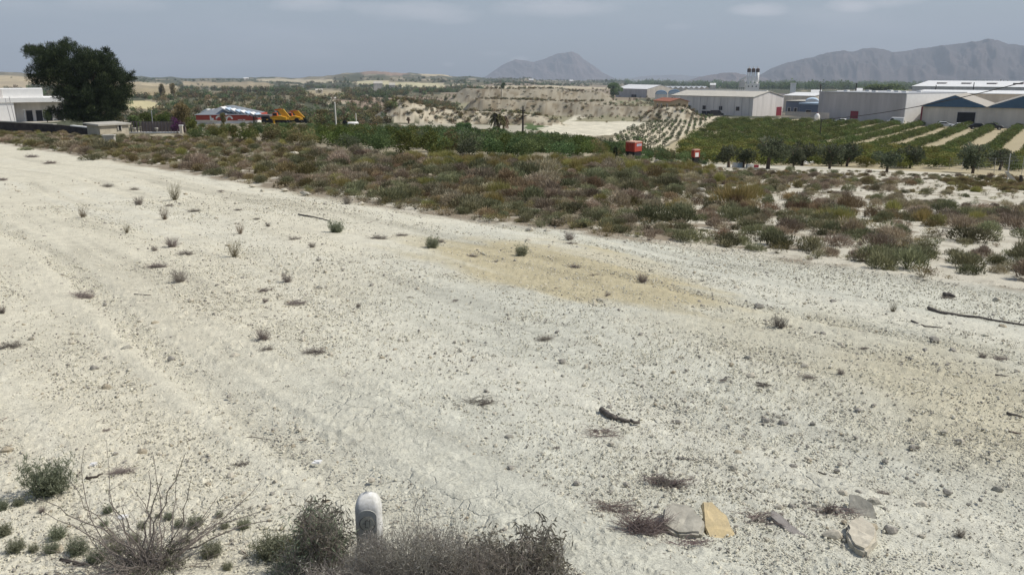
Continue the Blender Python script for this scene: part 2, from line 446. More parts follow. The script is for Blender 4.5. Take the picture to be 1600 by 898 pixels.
def albedo(x, y, z, near_only=False):
    d = np.hypot(x, y); az = np.arctan2(x, y); ld = np.log(np.maximum(d, .1))
    n = len(x)
    C = np.empty((n, 3))
    w1 = fbm(az * 26, ld * 5, 3, 5); w2 = fbm(az * 60 + 9, ld * 14, 9, 4)
    f = sstep(-.18, .35, w1 + w2 * .55)[:, None]
    C[:] = np.array(DRKG) * (1 - f) + np.array((.20, .175, .115)) * f
    pal = sstep(.34, .46, w2 + .25 * fbm(az * 150, ld * 40, 12, 3))[:, None]
    C = C * (1 - pal * .8) + np.array((.38, .33, .24)) * pal * .8
    wa = fbm(az * 120, ld * 45, 51, 4); wb = fbm(az * 120 + 50, ld * 45, 52, 4)
    far = d > 95
    for (pa, pl), c, rag in PATCHES:
        a2 = az + wa * .016 * rag; l2 = ld + wb * .05 * rag
        ins = inside(pa, pl, a2, l2) & far
        if ins.any():
            v = (1 + .28 * wb[ins] * min(1, rag * 2))[:, None]
            C[ins] = np.array(c) * v
    # raised banks: pale eroded marl, darker where scrub roots hold
    hb = z - 0
    bank = np.zeros(n)
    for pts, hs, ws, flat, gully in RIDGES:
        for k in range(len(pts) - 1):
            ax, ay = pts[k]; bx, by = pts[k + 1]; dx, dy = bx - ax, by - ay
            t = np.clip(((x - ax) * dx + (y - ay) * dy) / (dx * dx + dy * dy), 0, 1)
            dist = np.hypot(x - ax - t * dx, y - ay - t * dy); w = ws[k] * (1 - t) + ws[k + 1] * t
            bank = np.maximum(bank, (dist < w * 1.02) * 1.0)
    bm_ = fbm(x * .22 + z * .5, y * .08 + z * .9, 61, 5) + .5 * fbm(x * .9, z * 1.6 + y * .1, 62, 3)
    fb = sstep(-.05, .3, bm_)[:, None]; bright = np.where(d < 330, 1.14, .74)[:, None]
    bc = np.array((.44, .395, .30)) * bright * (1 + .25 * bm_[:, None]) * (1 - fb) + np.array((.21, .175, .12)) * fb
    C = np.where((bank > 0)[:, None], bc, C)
    # soil under the mid grove and the right-hand clearing
    mid = (d <= 95)
    g = fbm(x * .5, y * .5, 71, 4)
    soil = np.array((.30, .265, .19)) * (1 + .3 * g[:, None])
    soil_r = np.array((.52, .49, .40)) * (1 + .14 * g[:, None])
    wr = sstep(.12, .26, az)[:, None]
    C = np.where(mid[:, None], soil * (1 - wr) + soil_r * wr, C)
    # scrub belt floor: pale marl with grey-brown litter
    dE = d_edge(az); dU = d_upper(az)
    belt = (d > dE * .97) & (d < dU * 1.02)
    g2 = fbm(x * 1.7, y * 1.7, 73, 4)
    lit = sstep(-.25, .35, g2 + .25 * (1 - 2 * sstep(.14, .3, az)))[:, None]
    bc = np.array((.53, .50, .41)) * (1 - lit) + np.array((.25, .21, .155)) * lit
    C = np.where(belt[:, None], bc, C)
    # the bare field
    fe = sstep(.0, .06, (dE * (1 + .03 * fbm(x * .9, y * .9, 75, 3)) - d) / dE)[:, None]
    px, py, _ = proj(x, y, z)
    warm = np.array((.62, .585, .465)); cool = np.array((.555, .55, .465)); ochre = np.array((.47, .415, .27)); wht = np.array((.63, .61, .51))
    n1 = fbm(x * .32, y * .32, 81, 5)
    a_, l_ = az, ld
    # broad soil tones by place: warm marl to the left, cooler grey-white crust from the middle to the lower centre
    k = sstep(-.42, .08, az + n1 * .16 - .12 * (ld - 2.2))[:, None]
    F = warm * (1 - k) + cool * k
    # ochre spread subsoil: one tongue in the middle distance, another along the right
    def blob(cpx, cpy, rl, ra, sl=0.0):
        c = G(cpx, cpy); ca = math.atan2(c.x, c.y); cl = math.log(math.hypot(c.x, c.y))
        da = (az - ca) / ra; dl = (ld - cl - sl * (az - ca)) / rl
        return 1 - np.sqrt(da * da + dl * dl)
    nb = fbm(x * 1.3 - y * .3, y * 1.1, 83, 5)
    stk = fbm((-x * .65 + y * .76) * .22, (x * .76 + y * .65) * 2.4, 85, 4)
    b1 = sstep(-.12, .5, blob(905, 422, .24, .20, -.75) + nb * .25 + stk * .45)
    b2 = sstep(-.05, .8, blob(1500, 610, .33, .30, -.55) + nb * .35) * .55
    b3 = sstep(0, .7, blob(1180, 520, .2, .25, -.3) + nb * .4) * .35
    b = np.clip(np.maximum(np.maximum(b1 * .95, b2), b3), 0, 1)[:, None]
    F = F * (1 - b) + ochre * b
    # pale wheel-worn streaks running across the field
    u = -x * .65 + y * .76; v = x * .76 + y * .65
    vv_ = v + .5 * np.sin(u * .11 + .6) + .25 * np.sin(u * .31)
    st = fbm(u * .06, vv_ * 1.0, 91, 4) + .45 * fbm(u * .22, vv_ * 4.2, 92, 3)
    s = sstep(.06, .42, st)[:, None] * (.6 + .3 * n1[:, None])
    F = F * (1 - s * .75) + wht * s * .75
    bd = sstep(.2, .55, -st)[:, None]
    F = F * (1 - bd * .16)
    sm = fbm(x * 7, y * 7, 95, 3)[:, None]
    F = F * (1 + .10 * sm + .07 * nb[:, None])
    C = C * (1 - fe) + F * fe
    return np.clip(C, .015, .72)

# ------------------------------------------------------------------ the ground: one sheet to the horizon
ds = [0.35]
while ds[-1] < 22000:
    d = ds[-1]
    if d < 2.6: s = .12
    elif d < 60: s = max(.011, min(d * d * .00078, .0085 * d))
    elif d < 1500: s = .0105 * d
    elif d < 4600: s = .02 * d
    else: s = .09 * d
    ds.append(d + s)
ds = np.array(ds)
azs = np.radians(np.concatenate([np.arange(-180, -44, 4), np.arange(-44, 44, .115), np.arange(44, 180, 4)]))
NA, ND = len(azs), len(ds)
A2, D2 = np.meshgrid(azs, ds)
GX = (np.sin(A2) * D2).ravel(); GY = (np.cos(A2) * D2).ravel()
GZ = Hterr(GX, GY)
dd = D2.ravel()
colr = albedo(GX, GY, GZ)
# relief of the bare field: shallow ruts, clods, crust plates
nearw = 1 - sstep(28, 60, dd)
u = -GX * .65 + GY * .76; v = GX * .76 + GY * .65
vw = v + .5 * np.sin(u * .11 + .6) + .25 * np.sin(u * .31)
rut = np.zeros_like(u)
for c_, a_ in ((1.2, 1.0), (2.95, 1.0), (5.4, .8), (7.1, .8), (9.2, 1.0), (10.9, .9), (13.6, .8), (15.3, .8)):      # pairs of wheel ruts
    q_ = np.abs(vw - c_); rut += a_ * (-.022 * np.exp(-(q_ / .16) ** 2) + .013 * np.exp(-((q_ - .30) / .10) ** 2)) * np.clip(.6 + 1.2 * fbm(u * .12, c_ + u * 0, 113, 3), 0, 1)
rel = .026 * fbm(u * .10, v * 1.1, 101, 4) + .007 * fbm(GX * 1.6, GY * 1.6, 103, 4) + .006 * fbm(u * .7, v * 9, 115, 3) + rut
cl = fbm(GX * 17 + 2 * fbm(GX * 3, GY * 3, 104, 2), GY * 17, 105, 4, .6)
rough_zone = sstep(-.35, .25, fbm(GX * .35, GY * .35, 107, 4) + .12)
rel += .014 * np.maximum(cl - .16, 0) * (0.5 + rough_zone) * (1 - sstep(14, 30, dd)) * 2.0
rel += .005 * fbm(GX * 34, GY * 34, 109, 2) * (1 - sstep(8, 14, dd)) * (.5 + rough_zone)
GZ2 = GZ + rel * nearw
Vg = np.stack([GX, GY, GZ2], 1)
i = np.arange(ND - 1)[:, None] * NA; j = np.arange(NA)[None, :]
jn = (j + 1) % NA
Fg = np.stack([i + j, i + jn, i + NA + jn, i + NA + j], -1).reshape(-1, 4)
Vg = np.concatenate([Vg, [[0, 0, 0]]])
me = npmesh('ground', Vg, Fg, smooth=True)
ca = me.attributes.new('soil', 'FLOAT_COLOR', 'POINT')
cc = np.ones((len(Vg), 4), np.float32); cc[:-1, :3] = colr
ca.data.foreach_set('color', cc.ravel())
fz = me.attributes.new('field', 'FLOAT', 'POINT')
azz = A2.ravel()
ff = np.concatenate([np.clip((d_edge(azz) - dd) / 3, 0, 1), [1]]).astype(np.float32)
fz.data.foreach_set('value', ff)
gm, nt, b = _new('dry marl and land cover'); N, L = nt.nodes, nt.links
at = N.new('ShaderNodeAttribute'); at.attribute_name = 'soil'
fa = N.new('ShaderNodeAttribute'); fa.attribute_name = 'field'
co = N.new('ShaderNodeTexCoord')
def TN(scale, det=4, rough=.6, src=None):
    n = N.new('ShaderNodeTexNoise'); n.inputs['Scale'].default_value = scale; n.inputs['Detail'].default_value = det; n.inputs['Roughness'].default_value = rough
    L.new(src or co.outputs['Object'], n.inputs['Vector']); return n.outputs[0]
def MR(v, a, b_, c, d_):
    n = N.new('ShaderNodeMapRange'); L.new(v, n.inputs['Value'])
    for k_, q in zip(('From Min', 'From Max', 'To Min', 'To Max'), (a, b_, c, d_)): n.inputs[k_].default_value = q
    return n.outputs[0]
def MM(op, a, b_=None):
    n = N.new('ShaderNodeMath'); n.operation = op
    for k_, q in enumerate((a, b_)):
        if q is None: continue
        if isinstance(q, (int, float)): n.inputs[k_].default_value = q
        else: L.new(q, n.inputs[k_])
    return n.outputs[0]
g1 = MR(TN(9, 6, .7), .35, .65, .90, 1.07)
g2 = MR(TN(70, 3, .6), .35, .62, .80, 1.07)
gmul = MM('MULTIPLY', g1, g2)
vm = N.new('ShaderNodeVectorMath'); vm.operation = 'SCALE'; L.new(at.outputs['Color'], vm.inputs[0]); L.new(gmul, vm.inputs['Scale'])
# small dark specks: shadows of clods put into the colour, mixed with litter
vo = N.new('ShaderNodeTexVoronoi'); vo.inputs['Scale'].default_value = 30; L.new(co.outputs['Object'], vo.inputs['Vector'])
spk = MR(vo.outputs['Distance'], .12, .24, 1, 0)
sel = MR(TN(6, 3, .6), .44, .60, 0, 1)
spk = MM('MULTIPLY', MM('MULTIPLY', spk, sel), MM('MULTIPLY', fa.outputs['Fac'], .75))
vo2 = N.new('ShaderNodeTexVoronoi'); vo2.inputs['Scale'].default_value = 62; L.new(co.outputs['Object'], vo2.inputs['Vector'])
spk2 = MM('MULTIPLY', MM('MULTIPLY', MR(vo2.outputs['Distance'], .16, .30, 1, 0), MR(TN(3.1, 4, .65), .42, .62, 0, 1)), MM('MULTIPLY', fa.outputs['Fac'], .5))
spk = MM('MAXIMUM', spk, spk2)
mx = N.new('ShaderNodeMix'); mx.data_type = 'RGBA'; L.new(spk, mx.inputs['Factor']); L.new(vm.outputs[0], mx.inputs[6]); mx.inputs[7].default_value = (.22, .20, .16, 1)
L.new(mx.outputs[2], b.inputs['Base Color'])
b.inputs['Roughness'].default_value = .95; b.inputs['Specular IOR Level'].default_value = .1
# drying cracks between crust plates, warped and broken
wv = N.new('ShaderNodeVectorMath'); wv.operation = 'ADD'
nw = N.new('ShaderNodeTexNoise'); nw.inputs['Scale'].default_value = 5; nw.inputs['Detail'].default_value = 3; L.new(co.outputs['Object'], nw.inputs['Vector'])
sc_ = N.new('ShaderNodeVectorMath'); sc_.operation = 'SCALE'; L.new(nw.outputs['Color'], sc_.inputs[0]); sc_.inputs['Scale'].default_value = .22
L.new(co.outputs['Object'], wv.inputs[0]); L.new(sc_.outputs[0], wv.inputs[1])
ve = N.new('ShaderNodeTexVoronoi'); ve.feature = 'DISTANCE_TO_EDGE'; ve.inputs['Scale'].default_value = 5.0; L.new(wv.outputs[0], ve.inputs['Vector'])
crack = MR(ve.outputs['Distance'], 0, .05, 0, 1)
csel = MR(TN(.9, 3, .5), .45, .62, 0, 1)
crackh = MM('MULTIPLY', MM('SUBTRACT', crack, 1), MM('MULTIPLY', csel, MM('MULTIPLY', fa.outputs['Fac'], .012)))
vc = N.new('ShaderNodeTexVoronoi'); vc.feature = 'SMOOTH_F1'; vc.inputs['Scale'].default_value = 42; vc.inputs['Smoothness'].default_value = .3; vc.inputs['Randomness'].default_value = 1; L.new(wv.outputs[0], vc.inputs['Vector'])
clod = MM('MULTIPLY', MR(vc.outputs['Distance'], .05, .42, 1, 0), MM('MULTIPLY', MR(TN(2.2, 4, .65), .38, .6, .15, 1), MM('MULTIPLY', fa.outputs['Fac'], .0075)))
crackh = MM('ADD', crackh, clod)
hgt = MM('ADD', MM('ADD', MM('MULTIPLY', TN(38, 8, .8), .0085), MM('MULTIPLY', TN(150, 3, .6), .005)), crackh)
bp = N.new('ShaderNodeBump'); bp.inputs['Strength'].default_value = .9; bp.inputs['Distance'].default_value = 1.0
L.new(hgt, bp.inputs['Height']); L.new(bp.outputs[0], b.inputs['Normal'])
me.materials.append(gm)
tag(link('ground', me), kind='structure')

# ------------------------------------------------------------------ mountains
def mountain(name, prof, dist, depth, base=-120, seed=1, seg=360, rows=70, col=(.16, .135, .10)):
    """range with its crest drawn by bearing, spurs and ravines running down both flanks"""
    px = np.array([p[0] for p in prof], float); py = np.array([p[1] for p in prof], float)
    aa = np.linspace(float(az_of(px[0])), float(az_of(px[-1])), seg)
    crest = EYE + dist * tan_el(np.interp(px_of(aa), px, py)) / np.cos(aa) ** 0
    crest = crest + dist * .0007 * fbm(aa * 160, aa * 0, seed, 4)
    t = np.linspace(-1, 1, rows)
    AA, T = np.meshgrid(aa, t)
    CR = np.broadcast_to(crest, AA.shape)
    Dm = dist + T * depth
    sp = 1 - np.abs(fbm(AA * 42 + T * .8, T * 1.6 + AA * 6, seed + 5, 5)) * 2.2
    env = (1 - np.abs(T)) ** .85
    rise = (CR - base)
    Z = base + rise * env + rise * .42 * (sp - .35) * np.abs(T) ** .7 * (1 - np.abs(T)) * 1.9 * (np.abs(T) > .02)
    Z = np.minimum(Z, base + rise * (1 - .12 * np.abs(T)))
    Z = np.where(np.abs(T) < .5 / rows * 2, CR, Z)
    X = np.sin(AA) * Dm; Y = np.cos(AA) * Dm
    V = np.stack([X.ravel(), Y.ravel(), Z.ravel()], 1)
    i = np.arange(rows - 1)[:, None] * seg; j = np.arange(seg - 1)[None, :]
    F = np.stack([i + j, i + j + 1, i + seg + j + 1, i + seg + j], -1).reshape(-1, 4)
    m = mat(name + ' rock', col, .95, .35, .0035, dirt=tuple(c * .42 for c in col), bump=22, bscale=.009)
    o = link(name, npmesh(name, V, F, m, smooth=True)); tag(o, kind='structure'); return o
mountain('mountain', [(735, 133), (758, 120), (775, 108), (790, 99), (805, 92.5), (815, 94), (835, 96.5), (850, 92), (868, 84), (880, 82.5), (893, 81), (903, 84), (912, 93), (925, 101), (940, 112), (955, 120), (975, 131)], 12500, 1500, seed=3, col=(.12, .088, .085))
mountain('mountain_range', [(1165, 133), (1185, 118), (1205, 107), (1230, 98), (1262, 92), (1280, 87), (1300, 83), (1315, 81.5), (1330, 83), (1345, 78), (1358, 77.5), (1375, 79), (1390, 84), (1410, 83), (1430, 79.5), (1455, 78), (1480, 74), (1500, 72.5), (1520, 70), (1535, 68), (1550, 69), (1570, 75), (1600, 77.5), (1680, 80), (1800, 100)], 9500, 2100, seed=8, seg=620, col=(.088, .068, .066))
mountain('hills', [(1060, 132), (1090, 121), (1110, 117), (1130, 114), (1150, 114), (1165, 117), (1190, 120), (1240, 132)], 8200, 700, seed=13, col=(.15, .11, .1))
mountain('distant_hills', [(940, 132), (985, 123), (1010, 118.5), (1045, 117), (1075, 118), (1100, 120), (1150, 120), (1220, 124)], 16000, 1200, seed=19, col=(.15, .12, .11))

# ------------------------------------------------------------------ haze
hz = MB().box(-26000, 26000, -26000, 26000, -125, 1300).mesh('haze', None)
hm = bpy.data.materials.new('thin summer haze'); hm.use_nodes = True
hm.node_tree.nodes.clear()
pv = hm.node_tree.nodes.new('ShaderNodeVolumePrincipled'); ho = hm.node_tree.nodes.new('ShaderNodeOutputMaterial')
pv.inputs['Color'].default_value = (.745, .86, 1.0, 1); pv.inputs['Density'].default_value = 1.0e-4; pv.inputs['Anisotropy'].default_value = .0
hm.node_tree.links.new(pv.outputs[0], ho.inputs['Volume'])
hz.materials.append(hm)
tag(link('haze', hz), kind='stuff')

# ------------------------------------------------------------------ foliage shapes
def unit(n, rng, zmin=-1.0):
    z = rng.uniform(zmin, 1, n); a = rng.uniform(0, 2 * PI, n); r = np.sqrt(1 - z * z)
    return np.stack([r * np.cos(a), r * np.sin(a), z], 1)
def norm(v): return v / (np.linalg.norm(v, axis=1, keepdims=True) + 1e-9)
def blades(P, D, Ln, W, rng, leaf=True, bend=0.0):
    """thin leaves or twigs: P root, D direction, Ln length, W width; a leaf is a diamond, a twig a long triangle"""
    n = len(P); D = norm(D)
    S = norm(np.cross(D, unit(n, rng)))
    Ln = np.broadcast_to(Ln, (n,))[:, None]; W = np.broadcast_to(W, (n,))[:, None]
    B = bend * Ln * np.array([[0, 0, -1.]])
    if leaf:
        V = np.stack([P, P + D * Ln * .45 + S * W * .5, P + D * Ln + B, P + D * Ln * .45 - S * W * .5], 1).reshape(-1, 3)
        F = np.arange(4 * n).reshape(-1, 4); k = 4
    else:
        V = np.stack([P - S * W * .5, P + S * W * .5, P + D * Ln + B], 1).reshape(-1, 3)
        F = np.arange(3 * n).reshape(-1, 3); k = 3
    return V, F, k
def tri(F): return np.concatenate([F[:, [0, 1, 2]], F[:, [0, 2, 3]]]) if F.shape[1] == 4 else F
def join(parts):
    Vs, Fs, Ts, o = [], [], [], 0
    for V, F, T in parts:
        Vs.append(V); Fs.append(tri(F) + o); Ts.append(np.broadcast_to(T, (len(V),)) if np.ndim(T) == 0 else T); o += len(V)
    return np.concatenate(Vs), np.concatenate(Fs), np.concatenate(Ts)
def shrub_shape(seed, kind, n=520):
    """dome-shaped scrub bush about 1 m across: radiating twigs and leaf sprays in uneven lobes"""
    r = np.random.default_rng(seed)
    nl = r.integers(4, 8)
    lobes = [(r.uniform(-.26, .26), r.uniform(-.26, .26), r.uniform(.06, .2), r.uniform(.20, .33)) for _ in range(nl)]
    parts = []
    per = n // nl
    for (lx, ly, lz, lr) in lobes:
        u = unit(per, r, -.25); rad = r.uniform(.45, 1.0, per) ** .6 * lr
        P = np.array([lx, ly, lz]) + u * rad[:, None] * np.array([1, 1, 1.05])
        P[:, 2] = np.maximum(P[:, 2], .0)
        up = {'dry': .35, 'green': .5, 'broom': 1.6, 'low': .2}[kind]
        D = norm(P - np.array([lx * .4, ly * .4, -.15])) + r.normal(0, .32, (per, 3)) + np.array([0, 0, up * .5])
        ln = {'dry': .12, 'green': .105, 'broom': .24, 'low': .12}[kind]
        w = {'dry': .015, 'green': .020, 'broom': .013, 'low': .028}[kind]
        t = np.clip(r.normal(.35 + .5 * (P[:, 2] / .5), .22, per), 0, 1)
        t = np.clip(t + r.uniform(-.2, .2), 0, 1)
        V, F, k = blades(P, D, r.uniform(.6, 1.5, per) * ln, w * r.uniform(.7, 1.3, per), r, leaf=(kind != 'broom'))
        parts.append((V, F, np.repeat(t, k)))
    # bare stems from the root
    ns = 46
    u = unit(ns, r, .1); E = u * np.array([.42, .42, .46]) * r.uniform(.7, 1.1, (ns, 1))
    V, F, k = blades(np.zeros((ns, 3)) + r.normal(0, .03, (ns, 3)) * [1, 1, 0], E, np.linalg.norm(E, axis=1), .016, r, leaf=False)
    parts.append((V, F, 0.15))
    # a few stalks standing out
    ns = 26
    u = unit(ns, r, .5); P = u * .3; V, F, k = blades(P, u + [0, 0, .6], r.uniform(.18, .36, ns), .011, r, leaf=False)
    parts.append((V, F, 0.8))
    return join(parts)
def crown_shape(seed, n, lobes, ls=.16, up=.2, gap=.0, w=.55):
    """tree crown from leaf sprays spread over many lobes; lobes = (x,y,z,r)"""
    r = np.random.default_rng(seed); parts = []
    tot = sum(l[3] ** 2 for l in lobes)
    for (lx, ly, lz, lr) in lobes:
        per = max(12, int(n * lr * lr / tot))
        u = unit(per, r, -.8); rad = r.uniform(.35, 1.0, per) ** .5 * lr * (1 + .18 * np.sin(u[:, 0] * 7 + lx * 9) * np.cos(u[:, 2] * 6))
        P = np.array([lx, ly, lz]) + u * rad[:, None]
        D = u + r.normal(0, .55, (per, 3)) + [0, 0, up]
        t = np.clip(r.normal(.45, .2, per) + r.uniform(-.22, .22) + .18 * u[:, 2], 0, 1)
        V, F, k = blades(P, D, ls * r.uniform(.6, 1.5, per), ls * w * r.uniform(.6, 1.3, per), r)
        parts.append((V, F, np.repeat(t, k)))
    return join(parts)
def lobeset(r, n, rx, ry, z0, z1, rr):
    out = []
    for _ in range(n):
        a = r.uniform(0, 2 * PI); q = math.sqrt(r.uniform(0, 1)); zc = r.uniform(z0, z1)
        k = 1 - .55 * abs((zc - (z0 + z1) / 2) / ((z1 - z0) / 2 + 1e-6)) ** 2
        out.append((rx * q * k * math.cos(a), ry * q * k * math.sin(a), zc, rr * r.uniform(.7, 1.25)))
    return out

M_DRY = leafmat('grey dry twigs', (.15, .12, .085), (.33, .275, .19), (.47, .41, .30), .15, .42)
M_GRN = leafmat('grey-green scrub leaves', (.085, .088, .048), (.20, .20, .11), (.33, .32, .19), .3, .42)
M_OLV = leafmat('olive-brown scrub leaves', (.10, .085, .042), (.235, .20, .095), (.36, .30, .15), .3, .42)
M_BRM = leafmat('yellow-green broom stems', (.15, .14, .05), (.31, .28, .10), (.42, .36, .16), .3, .2)
M_RUS = leafmat('rusty brown scrub', (.11, .08, .05), (.24, .18, .105), (.36, .28, .17), .2, .42)
M_CIT = leafmat('glossy dark citrus leaves', (.05, .066, .016), (.125, .155, .042), (.22, .25, .09), .35, .25)
M_CITL = leafmat('fresh green leaves', (.06, .072, .018), (.135, .15, .045), (.24, .25, .09), .35, .25)
M_CITY = leafmat('yellow-green citrus leaves', (.085, .095, .02), (.19, .195, .05), (.31, .31, .11), .35, .2)
M_OLI = leafmat('silvery olive leaves', (.05, .06, .035), (.125, .145, .085), (.22, .24, .16), .3, .22)
M_GRV = leafmat('dark blue-green leaves', (.045, .07, .028), (.13, .185, .072), (.26, .32, .14), .35, .35)
M_PINE = leafmat('dark pine needles', (.014, .021, .012), (.045, .060, .026), (.12, .13, .06), .1, .1)
M_BARK = mat('rough brown bark', (.13, .10, .075), .95, .4, 8, bump=.02)
M_TWIG = mat('bare grey-brown twigs', (.16, .12, .10), .9, .35, 20)

def shapemesh(name, shape, m): return npmesh(name, shape[0], shape[1], m, tint=shape[2])
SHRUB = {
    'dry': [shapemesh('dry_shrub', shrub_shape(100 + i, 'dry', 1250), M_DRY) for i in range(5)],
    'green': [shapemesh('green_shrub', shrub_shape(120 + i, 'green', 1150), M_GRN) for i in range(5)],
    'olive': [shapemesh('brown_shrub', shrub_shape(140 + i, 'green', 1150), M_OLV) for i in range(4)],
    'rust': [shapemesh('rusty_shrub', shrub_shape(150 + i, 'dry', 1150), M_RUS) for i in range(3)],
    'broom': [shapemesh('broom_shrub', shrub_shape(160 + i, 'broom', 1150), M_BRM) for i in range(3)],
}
SHNAME = {'dry': 'dry_shrub', 'green': 'green_shrub', 'olive': 'olive_brown_shrub', 'rust': 'rusty_shrub', 'broom': 'broom_shrub'}
SHLOOK = {'dry': 'grey-purple leafless dry scrub bush', 'green': 'grey-green leafy scrub bush', 'olive': 'olive-brown rounded scrub bush',
          'rust': 'rust-brown scrub bush', 'broom': 'yellow-green upright broom bush'}

# ------------------------------------------------------------------ instancer for masses nobody could count
def mass(name, P, S, Rz, idx, variants, label, tilt=None):
    me = bpy.data.meshes.new(name); n = len(P)
    me.vertices.add(n); me.vertices.foreach_set('co', np.asarray(P, np.float32).ravel())
    S = np.asarray(S, np.float32)
    if S.ndim == 1: S = np.repeat(S[:, None], 3, 1)
    a = me.attributes.new('scl', 'FLOAT_VECTOR', 'POINT'); a.data.foreach_set('vector', S.ravel())
    R = np.zeros((n, 3), np.float32); R[:, 2] = Rz
    if tilt is not None: R[:, :2] = tilt
    a = me.attributes.new('rot', 'FLOAT_VECTOR', 'POINT'); a.data.foreach_set('vector', R.ravel())
    a = me.attributes.new('idx', 'INT', 'POINT'); a.data.foreach_set('value', np.asarray(idx, np.int32))
    col = bpy.data.collections.new(name + ' shapes')
    for k, v in enumerate(variants):
        col.objects.link(bpy.data.objects.new('%s_shape_%02d' % (name, k), v))
    ng = bpy.data.node_groups.new(name, 'GeometryNodeTree')
    ng.interface.new_socket('Geometry', in_out='INPUT', socket_type='NodeSocketGeometry')
    ng.interface.new_socket('Geometry', in_out='OUTPUT', socket_type='NodeSocketGeometry')
    N, L = ng.nodes, ng.links
    gi = N.new('NodeGroupInput'); go = N.new('NodeGroupOutput')
    m2p = N.new('GeometryNodeMeshToPoints'); L.new(gi.outputs[0], m2p.inputs['Mesh'])
    iop = N.new('GeometryNodeInstanceOnPoints'); L.new(m2p.outputs[0], iop.inputs['Points'])
    ci = N.new('GeometryNodeCollectionInfo'); ci.inputs['Collection'].default_value = col
    ci.inputs['Separate Children'].default_value = True; ci.inputs['Reset Children'].default_value = True
    L.new(ci.outputs[0], iop.inputs['Instance']); iop.inputs['Pick Instance'].default_value = True
    def na(t, nm):
        q = N.new('GeometryNodeInputNamedAttribute'); q.data_type = t; q.inputs['Name'].default_value = nm; return q.outputs[0]
    L.new(na('INT', 'idx'), iop.inputs['Instance Index'])
    L.new(na('FLOAT_VECTOR', 'rot'), iop.inputs['Rotation']); L.new(na('FLOAT_VECTOR', 'scl'), iop.inputs['Scale'])
    L.new(iop.outputs[0], go.inputs[0])
    o = link(name, me); o.modifiers.new('scatter', 'NODES').node_group = ng
    return tag(o, label, None, None, 'stuff')

# ------------------------------------------------------------------ scrub belt
def region_points(n, a0, a1, d0f, d1f, r, power=1.0):
    az = r.uniform(a0, a1, n); t = r.uniform(0, 1, n)
    d0 = d0f(az); d1 = d1f(az)
    d = np.sqrt(d0 * d0 + t * (d1 * d1 - d0 * d0)) if power == 2 else d0 * (d1 / d0) ** t
    return np.sin(az) * d, np.cos(az) * d, az, d
def thin(x, y, s, k, keep_order=None):
    """drop plants that stand closer than k times their size to one already placed"""
    cell = 1.2; grid = {}; keep = []
    for i in range(len(x)):
        cx, cy = int(math.floor(x[i] / cell)), int(math.floor(y[i] / cell)); ok = True
        for a in (-1, 0, 1):
            for b in (-1, 0, 1):
                for j in grid.get((cx + a, cy + b), ()):
                    if (x[i] - x[j]) ** 2 + (y[i] - y[j]) ** 2 < (k * (s[i] + s[j]) * .5) ** 2: ok = False; break
                if not ok: break
            if not ok: break
        if ok: grid.setdefault((cx, cy), []).append(i); keep.append(i)
    return np.array(keep, int)
r = np.random.default_rng(21)
x, y, az, d = region_points(11000, float(az_of(-260)), float(az_of(1860)), lambda a: d_edge(a) * 1.03, lambda a: d_upper(a) * 1.04, r, 2)
size = r.lognormal(-.38, .30, len(x)) * np.interp(d, [10, 30, 60], [.70, .9, .95])
size = np.clip(size, .28, 1.7)
rr = (d - d_edge(az)) / (d_upper(az) - d_edge(az))
pxs = px_of(az)
open_ = sstep(980, 1180, pxs) * sstep(.22, .34, rr)                     # bare marl clearings to the right
clump = fbm(x * .16, y * .16, 201, 3)
dens = 1 - open_ * (.70 - .75 * clump)
# the low-growing green mass at the right-hand edge of the clearing
dens = np.where((pxs > 1500) & (rr > .5) & (rr < .8), 1, dens)
dens = np.where((pxs > 1100) & (rr > .86), .12, dens)
ok = r.uniform(0, 1, len(x)) < dens
# keep the top of the right clearing open and a few stony gaps elsewhere
gap = fbm(x * .35, y * .35, 203, 3) > .33
ok &= ~(gap & (r.uniform(0, 1, len(x)) < .9))
x, y, az, d, size, rr, pxs, open_ = [q[ok] for q in (x, y, az, d, size, rr, pxs, open_)]
size = np.where(open_ > .5, size * .78, size)
k = thin(x, y, np.where(pxs < 520, size * 1.3, np.where((rr < .22) | (pxs < 1000), size, size * 1.2)), .64)
x, y, az, d, size, rr, pxs, open_ = [q[k] for q in (x, y, az, d, size, rr, pxs, open_)]
z = Hterr(x, y) - .03
kn = fbm(x * .14, y * .14, 205, 3); kn2 = r.uniform(0, 1, len(x)); kn3 = fbm(x * .2 + 40, y * .2, 207, 3)
kinds = np.full(len(x), 'dry', object)
kinds[(kn2 < .42)] = 'olive'; kinds[(kn2 > .80)] = 'green'; kinds[(kn2 > .955)] = 'rust'
kinds[(kn > .12) & (kn2 < .62)] = 'green'; kinds[(kn3 > .2) & (kn2 < .5)] = 'rust'
kinds[(kn < -.2) & (kn2 < .7)] = 'dry'
bz = ((pxs > 640) & (pxs < 1120) & (rr > .66) & (kn2 < .5)) | (kn2 > .965); kinds[bz] = 'broom'
kinds[(pxs < 480) & (kn2 < .5)] = 'olive'
kinds[(rr < .12) & (kn2 < .5) & (pxs > 480)] = 'green'
kinds[(pxs > 1500) & (rr > .5) & (rr < .8)] = 'olive'
size = np.where((pxs < 420) | (rr < .08), size * .9, size)
app = size / d
def zone(px, rr_, op):
    if px < 330: return 'below the shed and pine'
    if op > .5 and px > 1050: return 'apart on the pale clearing'
    sd_ = 'below the conical mound' if px < 720 else 'below the power pole' if px < 920 else 'below the red containers' if px < 1120 else 'below the olive trees'
    if rr_ < .2: return 'on the bare field edge ' + sd_
    if rr_ < .6: return 'deep in the scrub belt ' + sd_
    return 'at the back of the belt ' + sd_
inframe = (pxs > -60) & (pxs < 1660)
